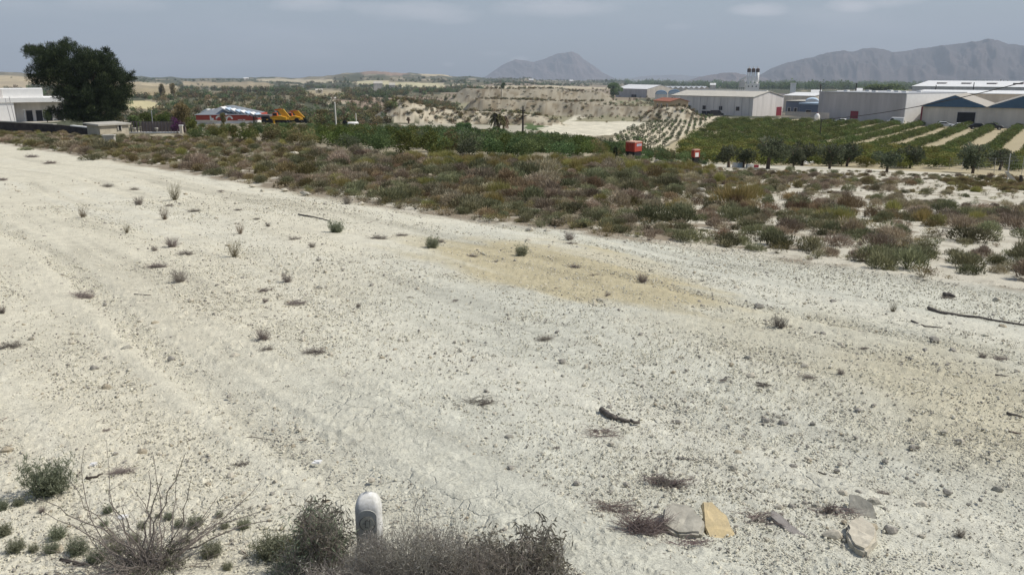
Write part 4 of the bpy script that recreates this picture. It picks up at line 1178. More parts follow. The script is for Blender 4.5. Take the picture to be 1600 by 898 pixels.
# palms
def palm(px, D, toppy, lab, m):
    p = gp(px, D); h = zat(px, toppy, D) - p.z
    t = root('palm_tree', p, 0, lab, 'palm')
    MB().tube([(0, 0, -.3), (.1, 0, h * .5), (0, .05, h * .82)], [.28, .22, .2], 8).build('trunk', M_BARK, t)
    qq = np.random.default_rng(int(px)); parts = []
    for k_ in range(34):
        a = qq.uniform(0, 2 * PI); el = qq.uniform(-.9, 1.2); L0 = h * .34
        pts = [np.array([0, 0, h * .82]) + L0 * s_ * np.array([math.cos(a) * math.cos(el), math.sin(a) * math.cos(el), math.sin(el) - .55 * s_ * s_]) for s_ in np.linspace(0, 1, 6)]
        for i_ in range(5):
            n_ = 10; P = np.array([pts[i_] + (pts[i_ + 1] - pts[i_]) * u_ for u_ in np.linspace(0, 1, n_)])
            dr = (pts[i_ + 1] - pts[i_]); sd_ = np.cross(dr, [0, 0, 1.]); sd_ /= np.linalg.norm(sd_) + 1e-6
            for sg in (-1, 1):
                V, F, kk_ = blades(P, np.tile(sd_ * sg + dr * .6 / np.linalg.norm(dr) + [0, 0, -.3], (n_, 1)), h * .10, h * .022, qq, True)
                parts.append((V, F, float(qq.uniform(.2, .8))))
    V, F, T = join(parts); link('frond', npmesh('frond', V, F, m, tint=T), t)
    return t
palm(777, 175, 175, 'brownish date palm rising above the grove before the pale bank', M_OLV)
palm(636, 250, 183, 'small dead brown palm at the foot of the conical mound', M_RUS)
palm(786, 182, 181, 'shorter brown palm right behind the date palm', M_RUS)

# ------------------------------------------------------------------ building materials
M_CREAM = mat('cream cladding', (.66, .59, .50), .7, .2, .35, streak=True)
M_GREYC = mat('light grey steel cladding', (.68, .64, .60), .6, .20, .35, streak=True)
M_GREYD = mat('mid grey steel cladding', (.45, .43, .43), .6, .18, .35, streak=True)
M_WHITE = mat('white paint', (.80, .79, .76), .6, .06, .8)
M_WROOF = mat('white sheet roof', (.72, .72, .70), .5, .08, .25)
M_PROOF = mat('pale beige sheet roof', (.50, .47, .40), .6, .10, .25)
M_GROOF = mat('grey sheet roof', (.36, .37, .38), .6, .12, .25)
M_DROOF = mat('dark brown-grey roof', (.14, .12, .12), .7, .15, .3)
M_BLUE = mat('dark blue sheet cladding', (.06, .12, .19), .5, .10, .6)
M_LBLUE = mat('pale blue sheet', (.42, .52, .62), .5, .08, .6)
M_BGREY = mat('blue-grey rendered wall', (.14, .17, .23), .8, .1, .5)
M_RED = mat('red painted steel', (.34, .055, .035), .7, .12, 1.5)
M_REDW = mat('brick-red painted wall', (.40, .075, .05), .7, .10, 1)
M_DRED = mat('dark red door paint', (.22, .03, .045), .6, .1, 2)
M_GLASS = mat('dark window glass', (.025, .03, .04), .15, .1, 2)
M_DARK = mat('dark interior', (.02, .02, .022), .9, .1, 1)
M_TILE = mat('red roof tiles', (.30, .12, .07), .85, .2, 3)
M_OCHW = mat('ochre rendered wall', (.50, .38, .24), .85, .08, 1)
M_CONC = mat('weathered concrete', (.42, .40, .35), .9, .18, 2.5, bump=.004)
M_CONCD = mat('mottled shade-dark blockwork', (.055, .046, .042), .95, .45, 1.2, dirt=(.025, .02, .02))  # near-black mottled tone carries the shadow that the garden wall stands in
M_STEEL = mat('galvanised steel', (.45, .46, .47), .4, .1, 4, metal=.7)
M_WOOD = mat('old creosoted wood', (.055, .045, .038), .9, .25, 6)
M_TYRE = mat('black rubber', (.02, .02, .02), .9, .1, 5)
M_YEL = mat('yellow machine paint', (.62, .33, .02), .45, .15, 1.5)
M_ORG = mat('orange-red machine paint', (.50, .10, .02), .5, .15, 1.5)
M_PURP = mat('purple flowers', (.16, .03, .14), .8, .3, 6)

def frame(P0, P1):
    """local frame with origin P0, x along the facade to P1, y pointing away from the camera"""
    u = Vector((P1.x - P0.x, P1.y - P0.y, 0)); L_ = u.length; u.normalize()
    v = Vector((-u.y, u.x, 0))
    if v.dot(Vector((P0.x, P0.y, 0))) < 0: v = -v
    rz = math.atan2(u.y, u.x)
    return L_, rz
def bldg(name, pxa, da, pxb, db, W, eave, label, wall, roofm, ridge=0, along='x', over=.35, roof_t=.25, cat='warehouse', z0=None, nroof=1):
    P0, P1 = gp(pxa, da), gp(pxb, db)
    L_, rz = frame(P0, P1)
    zb = min(P0.z, P1.z) if z0 is None else z0
    t = root(name, (P0.x, P0.y, zb), rz, label, cat)
    
    if ridge <= 0:
        MB().box(0, L_, 0, W, -1.5, eave).build('wall', wall, t)
        MB().box(-over, L_ + over, -over, W + over, eave + .004, eave + roof_t).build('roof', roofm, t)
    elif along == 'x':      # ridge parallel to the facade
        MB().prism([(0, 0, -1.5), (0, W, -1.5), (0, W, eave), (0, W / 2, eave + ridge), (0, 0, eave)], (L_, 0, 0)).build('wall', wall, t)
        k = ridge / (W / 2)
        MB().prism([(-over, -over, eave - over * k + .02), (-over, W / 2, eave + ridge + .02), (-over, W / 2, eave + ridge + roof_t), (-over, -over, eave - over * k + roof_t)], (L_ + 2 * over, 0, 0)).build('roof', roofm, t)
        MB().prism([(-over, W + over, eave - over * k + .02), (-over, W / 2 + .004, eave + ridge + .02), (-over, W / 2 + .004, eave + ridge + roof_t), (-over, W + over, eave - over * k + roof_t)], (L_ + 2 * over, 0, 0)).build('roof', roofm, t)
    else:                   # gables face the facade; nroof bays
        w = L_ / nroof
        for b_ in range(nroof):
            x0, x1 = b_ * w, (b_ + 1) * w; xm = (x0 + x1) / 2
            MB().prism([(x0 + .002, 0, -1.5), (x1 - .002, 0, -1.5), (x1 - .002, 0, eave), (xm, 0, eave + ridge), (x0 + .002, 0, eave)], (0, W, 0)).build('wall', wall, t)
            MB().prism([(x0 - (over if b_ == 0 else 0), -over, eave + .02), (xm - .004, -over, eave + ridge + .02), (xm - .004, -over, eave + ridge + roof_t), (x0 - (over if b_ == 0 else 0), -over, eave + roof_t)], (0, W + 2 * over, 0)).build('roof', roofm, t)
            MB().prism([(x1 + (over if b_ == nroof - 1 else 0), -over, eave + .02), (xm + .004, -over, eave + ridge + .02), (xm + .004, -over, eave + ridge + roof_t), (x1 + (over if b_ == nroof - 1 else 0), -over, eave + roof_t)], (0, W + 2 * over, 0)).build('roof', roofm, t)

    return t, L_, rz
def opening(t, nm, x0, x1, z0, z1, m, y=0, side='front', W=0, L_=0, fr=None, proud=.06):
    """a door or window set in the wall with a frame round it"""
    if side == 'front':
        o = MB().box(x0, x1, y - proud, y + .12, z0, z1).build(nm, m, t)
        if fr: 
            f = MB()
            f.box(x0 - .12, x0 - .002, y - proud - .04, y + .05, z0, z1 + .12); f.box(x1 + .002, x1 + .12, y - proud - .04, y + .05, z0, z1 + .12); f.box(x0, x1, y - proud - .04, y + .05, z1 + .002, z1 + .12)
            f.build('frame', fr, o)
    else:
        o = MB().box(L_ - .12, L_ + proud, x0, x1, z0, z1).build(nm, m, t)
    return o
# cream warehouse in the middle right
t, L_, rz = bldg('warehouse', 1051, 424, 1180, 398, 26, 8.4, 'long pale warehouse with four small windows and white-lit gable end', M_GREYC, M_PROOF, 2.4, 'x', cat='warehouse')
for i, px in enumerate((1081, 1106, 1132, 1158)):
    x0 = L_ * (px - 1051) / 129.; opening(t, 'window', x0 - .9, x0 + .9, 2.2, 4.0, M_GLASS, fr=M_GREYD)
opening(t, 'door', L_ * .40, L_ * .51, -.5, 1.6, M_DARK)
opening(t, 'door', 20.5, 25.2, -1, 3.6, M_DRED, side='side', L_=L_)
for i in range(12): MB().box(L_ * (i + .5) / 12 - .05, L_ * (i + .5) / 12 + .05, -.13, -.004, -1, 8.2).build('downpipe', M_GREYD, t)
# mansard strip: upper roof light
MB().box(1, L_ - 1, 12.4, 13.6, 10.9, 11.25).build('ridge_vent', M_WROOF, t)
# big grey warehouse
t, L_, rz = bldg('warehouse', 1292, 332, 1420, 312, 34, 9.8, 'big blank grey warehouse, its right side coloured white as sunlit', M_GREYD, M_GROOF, 0, over=.15, roof_t=.4)
MB().box(L_ + .004, L_ + .3, 0, 34, -1.5, 9.79).build('sunlit_side_wall', M_WHITE, t)  # whiter than the grey front: sunlight on this side is put into the colour
opening(t, 'door', L_ * .36, L_ * .46, 1.0, 3.6, M_DRED, fr=M_GREYD)
for i in range(16):
    if not .34 < (i + .5) / 16 < .48: MB().box(L_ * (i + .5) / 16 - .06, L_ * (i + .5) / 16 + .06, -.03, -.003, -1, 9.7).build('cladding_rib', M_GREYD, t)
for i in range(7):
    MB().box(L_ * (.1 + .12 * i), L_ * (.1 + .12 * i) + 1.6, 6 + (i % 3) * 7, 7.4 + (i % 3) * 7, 10.2, 10.7).build('skylight', M_WHITE, t)
t, L_, rz = bldg('warehouse', 1283, 345, 1302, 341, 30, 10.2, 'narrow grey block at the left end of the big grey warehouse', M_GREYD, M_GROOF, 0, over=.1)
# blue gabled warehouse
t, L_, rz = bldg('warehouse', 1446, 298, 1662, 296, 40, 6.0, 'cream warehouse with two dark blue gables and a black doorway', M_CREAM, mat('dull beige sheet roof', (.36, .33, .28), .7, .1, .3), 3.4, 'y', nroof=2, roof_t=.3)
w = L_ / 2
for b_ in range(2):
    x0, x1 = b_ * w + .3, (b_ + 1) * w - .3; xm = (x0 + x1) / 2
    MB().prism([(x0, -.06, 6.05), (x1, -.06, 6.05), (x1 - .9, -.06, 6.8), (xm, -.06, 9.55), (x0 + .9, -.06, 6.8)], (0, -.42, 0)).build('gable', M_BLUE, t)
xo = L_ * (1508 - 1446) / 216.
opening(t, 'doorway', xo, xo + 4.9, -1, 4.5, M_DARK, fr=M_GREYD)
MB().box(.1, .5, -.25, -.004, -1, 6).build('downpipe', M_DRED, t)
for i in range(13):
    if not xo - .3 < L_ * (i + .5) / 13 < xo + 5.2: MB().box(L_ * (i + .5) / 13 - .04, L_ * (i + .5) / 13 + .04, -.1, -.003, -1, 6).build('cladding_rib', M_CREAM, t)
# pale building behind the blue gables, with beige parapet wall
t, L_, rz = bldg('warehouse', 1425, 372, 1680, 360, 40, 10.6, 'long low pale-roofed warehouse rising behind the blue gables', M_CREAM, M_WROOF, .8, 'x', roof_t=.3)
# white greenhouse-like halls far right
t, L_, rz = bldg('warehouse', 1428, 560, 1700, 540, 60, 13.6, 'long white-roofed hall with dark roof vents beyond the other warehouses', M_GREYC, M_WROOF, 3.0, 'x', roof_t=.3)
for i in range(6): MB().box(L_ * (.11 + .155 * i), L_ * (.11 + .155 * i) + 5, 13, 16, 14.9, 15.9).build('roof_vent', M_DROOF, t)
# far left-hand warehouses
t, L_, rz = bldg('warehouse', 963, 985, 1012, 935, 36, 9.6, 'far grey-walled warehouse with white roof and cream gable end', M_GREYD, M_WROOF, 4.2, 'x')
MB().prism([(L_ + .01, 0, -1.5), (L_ + .01, 36, -1.5), (L_ + .01, 36, 9.3), (L_ + .01, 18, 13.4), (L_ + .01, 0, 9.3)], (.3, 0, 0)).build('end_wall', M_CREAM, t)
opening(t, 'door', L_ * .52, L_ * .68, 0, 3.5, M_DARK)
t, L_, rz = bldg('warehouse', 1036, 1010, 1110, 1020, 40, 9.5, 'far multi-ridged white-roofed warehouse right of the cream gable', M_CREAM, M_WROOF, 2.2, 'y', nroof=9)
t, L_, rz = bldg('warehouse', 1068, 620, 1108, 620, 20, 7.2, 'low cream building between the blue vaults and the grey shed', M_CREAM, M_PROOF, 0, cat='building')
t, L_, rz = bldg('warehouse', 1090, 600, 1166, 590, 26, 8.6, 'long low mid-grey shed behind the pale warehouse roof', M_GREYD, M_GROOF, 0)
t, L_, rz = bldg('warehouse', 1158, 560, 1226, 552, 26, 7.6, 'dark-roofed low shed below the silos', M_GREYD, M_DROOF, 1.2, 'x')
t, L_, rz = bldg('warehouse', 1228, 470, 1275, 462, 26, 8.6, 'white-roofed low warehouse right of the white gable end', M_CREAM, M_WROOF, 1.4, 'x')
t, L_, rz = bldg('warehouse', 1232, 424, 1262, 420, 18, 6.6, 'small blue-grey walled building with two round-topped windows', M_BGREY, M_PROOF, 0, cat='building')
for x0 in (.12, .46, .75): opening(t, 'window', L_ * x0, L_ * (x0 + .14), 1.6, 3.6, M_GLASS, fr=M_WHITE)
t, L_, rz = bldg('warehouse', 1254, 392, 1285, 386, 18, 5.4, 'low blue-grey building with a white fascia before the grey block', M_BGREY, M_LBLUE, 0, cat='building', roof_t=.7)
opening(t, 'window', L_ * .35, L_ * .6, 1.4, 3.0, M_GLASS, fr=M_GREYD)
# barrel vaulted halls
def vault(px0, px1, d_, hw, label, roofm, wallm):
    P0, P1 = gp(px0, d_), gp(px1, d_); L_, rz = frame(P0, P1)
    t = root('vaulted_hall', (P0.x, P0.y, min(P0.z, P1.z)), rz, label, 'building'); W = 26
    MB().box(0, L_, 0, W, -1, hw).build('wall', wallm, t)
    arc = [(L_ / 2 - math.cos(PI * k / 12) * L_ / 2, 0, hw + .01 + math.sin(PI * k / 12) * L_ * .28) for k in range(13)]
    MB().prism(arc, (0, W, 0)).build('roof', roofm, t)
    MB().prism([(a[0] * .94 + L_ * .03, -.2, hw + .05 + (a[2] - hw) * .85) for a in arc], (0, .19, 0)).build('end_panel', M_LBLUE if roofm is M_BLUE else M_WHITE, t)
vault(1025, 1044, 560, 8.6, 'left one of two blue barrel-roofed halls', M_BLUE, M_GREYC)
vault(1045, 1065, 560, 8.8, 'right one of two blue barrel-roofed halls', M_BLUE, M_GREYC)
vault(1262, 1284, 412, 6.4, 'small pale blue vaulted hall against the grey block', M_LBLUE, M_BGREY)
# ochre house
t, L_, rz = bldg('house', 1024, 392, 1049, 378, 9, 7.4, 'two-storey ochre house with red eaves beside the pale warehouse', M_OCHW, M_TILE, 1.2, 'x', cat='house', over=.5)
for x0, z0 in ((.2, 4.9), (.45, 4.9), (.8, 4.9), (.2, .8), (.55, .8)): opening(t, 'window', L_ * x0, L_ * x0 + .9, z0, z0 + 1.3, M_GLASS, fr=M_WHITE)
t, L_, rz = bldg('shed', 1016, 385, 1023, 385, 4, 2.6, 'little dark red outbuilding left of the ochre house', M_DRED, M_TILE, 0, cat='shed')
# silos
P = gp(1167, 800); Q = gp(1187, 800); L_, rz = frame(P, Q)
t = root('silo_plant', P, rz, 'three tall white silos with dark tops on a white base building', 'silos')
zt = zat(1175, 106, 800) - P.z; zb_ = zat(1175, 131, 800) - P.z
MB().box(-.5, L_ + .5, -2, 7, -1, zb_).build('base_building', M_WHITE, t)
for i in range(3):
    c = (L_ * (.16 + .34 * i), 2.4, 0); R = L_ * .135
    s = MB().lathe([(R * .5, zb_ + .01), (R, zb_ + 1.2), (R, zb_ + (zt - zb_) * .72)], 18, c).build('silo', M_WHITE, t, True)
    MB().lathe([(R * 1.08, zb_ + (zt - zb_) * .721), (R * 1.12, zb_ + (zt - zb_) * .92), (R * .5, zb_ + (zt - zb_) * .97)], 18, c).build('silo_cap', mat('dark brown silo cap', (.10, .07, .06)), s)
    MB().lathe([(R * .3, zb_ + (zt - zb_) * .971), (R * .3, zt + 1)], 10, c).build('filter', M_WHITE, s)
for x0 in (.2, .5, .8): opening(t, 'window', L_ * x0 - .5, L_ * x0 + .5, zb_ - 3, zb_ - 1.8, M_GLASS, y=-2)
t2 = root('conveyor_tower', gp(1156, 790), rz, 'pale lattice hopper frame left of the silos', 'hopper')
zt2 = zat(1156, 119, 790) - gp(1156, 790).z
for i in range(4): MB().tube([(i * 1.7, 0, -1), (i * 1.7, 0, zt2 * (.86 + .045 * i))], .28, 5).build('post', M_GREYC, t2)
MB().prism([(-.3, -.8, zt2 * .8), (5.8, -.8, zt2 * .93), (5.8, -.8, zt2 * 1.0), (-.3, -.8, zt2 * .86)], (0, 1.6, 0)).build('chute', M_WHITE, t2)
MB().box(.4, 5.2, -.7, .7, zt2 * .55, zt2 * .78).build('hopper', M_GREYC, t2)
P = gp(1241, 620); h = zat(1241, 131, 620) - P.z
t = root('chimney', P, 0, 'white square chimney tower standing above the low roofs', 'tower')
MB().box(-1.5, 1.5, -1.5, 1.5, -1, h).build('shaft', M_WHITE, t); MB().box(-1.8, 1.8, -1.8, 1.8, h + .004, h + .5).build('cap', M_WHITE, t)
# small far houses on the valley side
r = np.random.default_rng(81)
for px, py_t, w_, d_, lab in [(612, 125, 9, 1500, 'pale far house on the bright bank left of centre'), (590, 127, 14, 1500, 'long low far farm building on the bright bank'), (497, 139, 11, 1050, 'pale far house among trees on the left hillside'),
                              (519, 152, 7, 620, 'small pale cottage beside the pink track'), (830, 123.5, 7, 3200, 'tiny white house before the central mountain'), (893, 125, 6, 3200, 'tiny white house right of the central mountain foot'),
                              (384, 121.5, 8, 3000, 'tiny white farmhouse on the left skyline'), (1115, 130, 9, 1500, 'small far white shed right of the multi-ridged roof'), (1318, 136, 14, 900, 'far cream building above the grey warehouse roof'),
                              (1345, 138, 10, 880, 'far low white building above the grey warehouse roof'), (1278, 134, 16, 1000, 'far long cream building right of the chimney tower')]:
    P0, P1 = gp(px - w_ / 2, d_), gp(px + w_ / 2, d_); L_, rz = frame(P0, P1); zz_ = zat(px, py_t, d_); zg = min(P0.z, P1.z)
    hh_ = max(3.0, min(zz_ - zg, 9 if d_ < 1400 else 14)); 
    t = root('farmhouse', (P0.x, P0.y, zz_ - hh_ if zz_ - hh_ < zg + 3 else zg), rz, lab, 'house')
    MB().box(0, L_, 0, 9, -6, hh_ * .72).build('wall', M_CREAM, t)
    MB().prism([(-.3, -.3, hh_ * .72 + .01), (-.3, 9.3, hh_ * .72 + .01), (-.3, 4.5, hh_)], (L_ + .6, 0, 0)).build('roof', M_PROOF if px > 480 and px < 620 else M_WROOF, t)

# ------------------------------------------------------------------ left-hand buildings
# white works with deep canopy
P0, P1 = gp(14, 300), gp(92, 300); L_, rz = frame(P0, P1); g = P0.z
zz = lambda py: zat(50, py, 300) - g
t = root('white_building', (P0.x, P0.y, g), rz, 'white flat building with tall parapet and deep shaded porch, far left', 'building')
MB().box(-18, 0, 0, 20, -1, zz(153)).build('wall', M_WHITE, t)
MB().box(-12, L_ + .2, 5.0, 20, -1, zz(153)).build('back_wall', M_GREYC, t)
MB().box(-18.1, L_ + .5, -.3, 20.2, zz(160), zz(153) + .01).build('canopy', M_WHITE, t)
a = MB(); MB().box(-18.2, L_ * .62, 1.5, 19, zz(153) + .02, zz(139)).build('parapet', M_WHITE, t)
MB().box(-5, -2.6, 1.35, 1.49, zz(153) + .02, zz(139) - .05).build('panel', M_GREYC, t)
for x0 in (.22, .42, .62, .85): opening(t, 'doorway', L_ * x0, L_ * x0 + 1.7, 0, 3.3, M_DARK, y=5.0, fr=M_GREYD)
MB().box(L_ - .35, L_, .1, .45, -1, zz(160)).build('column', M_WHITE, t)
MB().box(-18, L_ + 14, -30, -.4, -1.5, .12).build('forecourt', mat('pale concrete yard', (.45, .41, .34), .9, .1, 1), t)
def pole(px, d_, topy, m, label, rad=.07, lean=0, name='lamp_post', arm=0, cat='pole', base=None):
    p = gp(px, d_); h = zat(px, topy, d_) - p.z
    t = root(name, p, 0, label, cat)
    MB().tube([(0, 0, -.3), (lean * h, 0, h)], [rad * 1.25, rad], 8).build('shaft', m, t)
    if arm:
        MB().tube([(lean * h, 0, h - .05), (lean * h + arm, 0, h + .18)], rad * .6, 6).build('arm', m, t)
        MB().box(lean * h + arm - .08, lean * h + arm + .42, -.1, .1, h + .1, h + .22).build('lamp_head', m, t)
    else: MB().lathe([(rad * 1.3, h), (rad * .4, h + .14)], 8, (lean * h, 0, 0)).build('cap', m, t)
    return t
pole(7, 285, 154, M_GREYD, 'thin grey pole leaning in front of the white building, left one', .09, -.12)
pole(13, 285, 152, M_GREYD, 'thin grey pole leaning in front of the white building, right one', .09, -.1)
pole(29, 270, 172, M_STEEL, 'short lamp post on the yard before the shaded porch', .09, 0, arm=0)
pole(521, 170, 161, mat('pale painted pole', (.6, .58, .52)), 'tall pale pole rising from the grove right of the yellow machines', .13, -.01)
pole(553, 190, 178, mat('pale painted pole', (.6, .58, .52)), 'short pale pole beside the white tank', .10)
pole(230, 120, 175, M_STEEL, 'thin pale lamp post among the trees right of the pine', .06)
pole(409 + 68, 90, 213, M_STEEL, 'little pale stake in the green scrub below the yellow machines', .05)
# retaining wall below the pine, its shadow put into the dark colour
P0, P1 = gp(-60, 128), gp(73, 112); L_, rz = frame(P0, P1)
t = root('garden_wall', (P0.x, P0.y, min(P0.z, P1.z)), rz, 'long block wall in shadow, coloured dark, running left from below the pine', 'wall')
zz = lambda py, px=40, d_=118: zat(px, py, d_) - min(P0.z, P1.z)
MB().box(0, L_, 0, .3, -1.2, zz(192)).build('wall', M_CONCD, t); MB().box(-.05, L_ + .05, -.06, .36, zz(192) + .003, zz(192) + .1).build('coping', M_CONC, t)
P0, P1 = gp(73.5, 112), gp(127, 103); L_, rz = frame(P0, P1); b0 = min(P0.z, P1.z)
t = root('garden_wall', (P0.x, P0.y, b0), rz, 'low dark wall with a white-topped end between the pine and the shed', 'wall')
h = zat(100, 198, 107) - b0
MB().box(0, L_, 0, .3, -1.2, h).build('wall', M_CONCD, t); MB().box(L_ * .5, L_ + .05, -.06, .36, h + .003, h + .12).build('coping', M_WHITE, t)
# concrete shed
P0, P1, P2 = gp(145, 97), gp(191, 98.5), gp(125, 101.5)
L_, rz = frame(P0, P1); b0 = min(P0.z, P1.z)
t = root('concrete_shed', (P0.x, P0.y, b0), rz, 'small flat-roofed rendered shed with one little window', 'shed')
M_SHED = mat('cream lime render', (.50, .45, .35), .9, .14, 1.3, dirt=(.33, .29, .22), bump=.01)
zt = zat(165, 196, 98) - b0
loc = Matrix.Rotation(-rz, 3, 'Z') @ (P2 - Vector((P0.x, P0.y, P2.z))); sx_, sy_ = loc.x, max(3.0, loc.y)
MB().prism([(0, 0, -.6), (L_, 0, -.6), (L_ + sx_, sy_, -.6), (sx_, sy_, -.6)], (0, 0, zt + .6)).build('wall', M_SHED, t)
MB().prism([(-.22, -.22, zt + .003), (L_ + .22, -.22, zt + .003), (L_ + sx_ + .2, sy_ + .2, zt + .003), (sx_ - .3, sy_ + .2, zt + .003)], (0, 0, .16)).build('roof', M_CONC, t)
wn = opening(t, 'window', L_ * .64, L_ * .72, .55, 1.05, M_DARK, fr=M_CONC)
t = root('concrete_block', G(172, 228), .2, 'pale concrete block standing below the shed', 'block')
MB().box(-.4, .4, -.25, .25, -.2, .75).build('block', M_CONC, t, bevel=.03); MB().box(-.45, .45, -.3, .3, .753, .83).build('cap', M_CONC, t)
# terrace with balustrade
P0, P1 = gp(192, 103), gp(270, 101); L_, rz = frame(P0, P1); b0 = min(P0.z, P1.z)
t = root('terrace', (P0.x, P0.y, b0), rz, 'low terrace wall with white coping, urns and railing left of the gatepost', 'terrace')
h = zat(230, 206.5, 102) - b0
MB().box(0, L_, 0, .25, -1, h - .16).build('wall', M_CONCD, t); MB().box(-.1, L_ + .1, -.08, .33, h - .157, h).build('coping', M_WHITE, t)
for x0 in (.1, .55):
    c = (L_ * x0, .12, h); u_ = MB().lathe([(.12, .002), (.08, .1), (.22, .3), (.26, .45), (.2, .46)], 12, c).build('urn', M_CONC, t, True)
for i in range(16): MB().box(L_ * (i + .5) / 16 - .05, L_ * (i + .5) / 16 + .05, .02, .12, h + .002, h + 1.1).build('rail_post', M_DROOF, t)
MB().box(.1, L_ - .1, .03, .1, h + 1.103, h + 1.16).build('top_rail', M_DROOF, t)
MB().box(L_ * .06, L_ * .98, 2.5, 2.7, -1, h + .9).build('back_screen', mat('brown-grey cane screen', (.20, .16, .14), .95, .2, 3, streak=True), t)
P = gp(274.5, 99); h = zat(274, 197, 99) - P.z
t = root('gatepost', P, .1, 'slim cream gatepost right of the purple flowering creeper', 'gatepost')
MB().box(-.16, .16, -.16, .16, -.4, h).build('post', mat('cream plaster', (.62, .56, .46), .85, .08, 3), t); MB().box(-.21, .21, -.21, .21, h + .003, h + .09).build('cap', M_WHITE, t)
P = gp(267, 100.5); q = np.random.default_rng(5)
t = root('bougainvillea', P, 0, 'purple flowering climber on the wall beside the gatepost', 'climber')
link('foliage', npmesh('foliage', *(lambda s_: (s_[0], s_[1], leafmat('purple bracts', (.06, .03, .05), (.17, .045, .15), (.28, .10, .26), .3, .1), s_[2]))(crown_shape(6, 900, lobeset(q, 12, .45, .2, .3, 1.6, .3), .13, .1))), t)
MB().tube([(0, 0, -.2), (.1, 0, .8), (-.1, 0, 1.4)], [.05, .04, .02], 6).build('stem', M_BARK, t)

# red and white workshop
D = 225
P0, P1 = gp(301, D), gp(390, D - 4); L_, rz = frame(P0, P1); b0 = min(P0.z, P1.z)
zz = lambda py, px=345: zat(px, py, D) - b0
t = root('workshop', (P0.x, P0.y, b0), rz, 'workshop with red upper wall, white lower wall and grey hipped roof', 'workshop')
MB().box(0, L_, 0, 14, -1, zz(188)).build('lower_wall', M_WHITE, t)
MB().box(-.15, L_ + .15, -.15, 14.15, zz(188) + .004, zz(179)).build('upper_wall', M_REDW, t)
MB().box(-.3, L_ * .36, -.4, -.153, zz(189) + .01, zz(188) + .15).build('canopy_strip', M_CREAM, t)
zr, za = zz(179) + .005, zz(166)
mb = MB(); A_, B_, C_, D_ = (-.5, -.6, zr), (L_ * .96, -.6, zr), (L_ * .96, 15, zr), (-.5, 15, zr); R1, R2 = (L_ * .42, 5.5, za), (L_ * .48, 9, za)
mb.poly([A_, B_, R1]); mb.poly([B_, C_, R2, R1]); mb.poly([C_, D_, R2]); mb.poly([D_, A_, R1, R2]); mb.poly([A_, D_, C_, B_]); mb.build('roof', mat('slate grey roof', (.19, .21, .23), .7, .12, 1), t)
for i in range(8):
    x0 = L_ * (.44 + .085 * i); zb2 = za - (za - zr) * (i / 9.)
    mb = MB(); mb.prism([(x0, -.2, zb2 - .35), (x0 + 2.1, -.2, zb2 - 1.5), (x0 + 2.1, -.2, zb2 - 1.32), (x0, -.2, zb2 - .1)], (0, 4.2, 0)); mb.build('roof_panel', M_WROOF if i % 2 == 0 else M_LBLUE, t)
for i, (fx, w_) in enumerate(((.08, .8), (-.02, .6), (.2, .7))): MB().prism([(L_ * fx - 1, 7, zz(177)), (L_ * fx + .4, 7, zz(172)), (L_ * fx + .4 + w_, 7, zz(173)), (L_ * fx - .2, 7, zz(178))], (0, 3, 0)).build('roof_light', M_WROOF, t)
# painted white emblem shapes on the red wall
mb = MB(); y_ = -.19
def arcband(cx, cz, r0, r1, a0, a1, n=10):
    for k in range(n):
        b0_, b1_ = a0 + (a1 - a0) * k / n, a0 + (a1 - a0) * (k + 1) / n
        mb.prism([(cx + r0 * math.cos(b0_), y_, cz + r0 * math.sin(b0_)), (cx + r1 * math.cos(b0_), y_, cz + r1 * math.sin(b0_)), (cx + r1 * math.cos(b1_), y_, cz + r1 * math.sin(b1_)), (cx + r0 * math.cos(b1_), y_, cz + r0 * math.sin(b1_))], (0, .035, 0))
ze = zz(184)
mb.box(L_ * .235, L_ * .26, y_, y_ + .035, zz(188) + .1, zz(180.5)); mb.box(L_ * .275, L_ * .30, y_, y_ + .035, zz(188) + .1, zz(184)); mb.box(L_ * .262, L_ * .274, y_, y_ + .035, ze - .5, ze + .1)
arcband(L_ * .40, ze - .3, .55, .95, .2, PI - .2); arcband(L_ * .48, ze - .4, .5, .85, -.3, PI * .8); arcband(L_ * .58, ze - .3, .5, .9, 0, PI)
arcband(L_ * .53, ze + .9, 0, .3, 0, 2 * PI)
mb.box(L_ * .73, L_ * .80, y_, y_ + .035, zz(187.4), zz(186.4)); mb.box(L_ * .815, L_ * .86, y_, y_ + .035, zz(187.4), zz(186.2))
mb.build('wall_emblem', M_WHITE, t)
for x0 in (.04, .12, .2): opening(t, 'window', L_ * x0, L_ * x0 + .9, zz(194), zz(190.5), M_GREYC)
P0, P1 = gp(389, 216), gp(416, 214); L_, rz = frame(P0, P1); b0 = min(P0.z, P1.z); h = zat(402, 182.5, 215) - b0
t = root('open_shelter', (P0.x, P0.y, b0), rz, 'low open-sided dark brown shelter right of the red workshop', 'shelter')
MB().box(0, L_, 0, 5, h, h + .35).build('roof', M_DROOF, t); MB().box(.1, L_ - .1, 4.7, 4.9, -1, h - .003).build('back_wall', M_DARK, t)
for x0 in (.1, L_ / 2, L_ - .3): MB().box(x0, x0 + .2, .1, .3, -1, h - .003).build('post', M_WOOD, t)

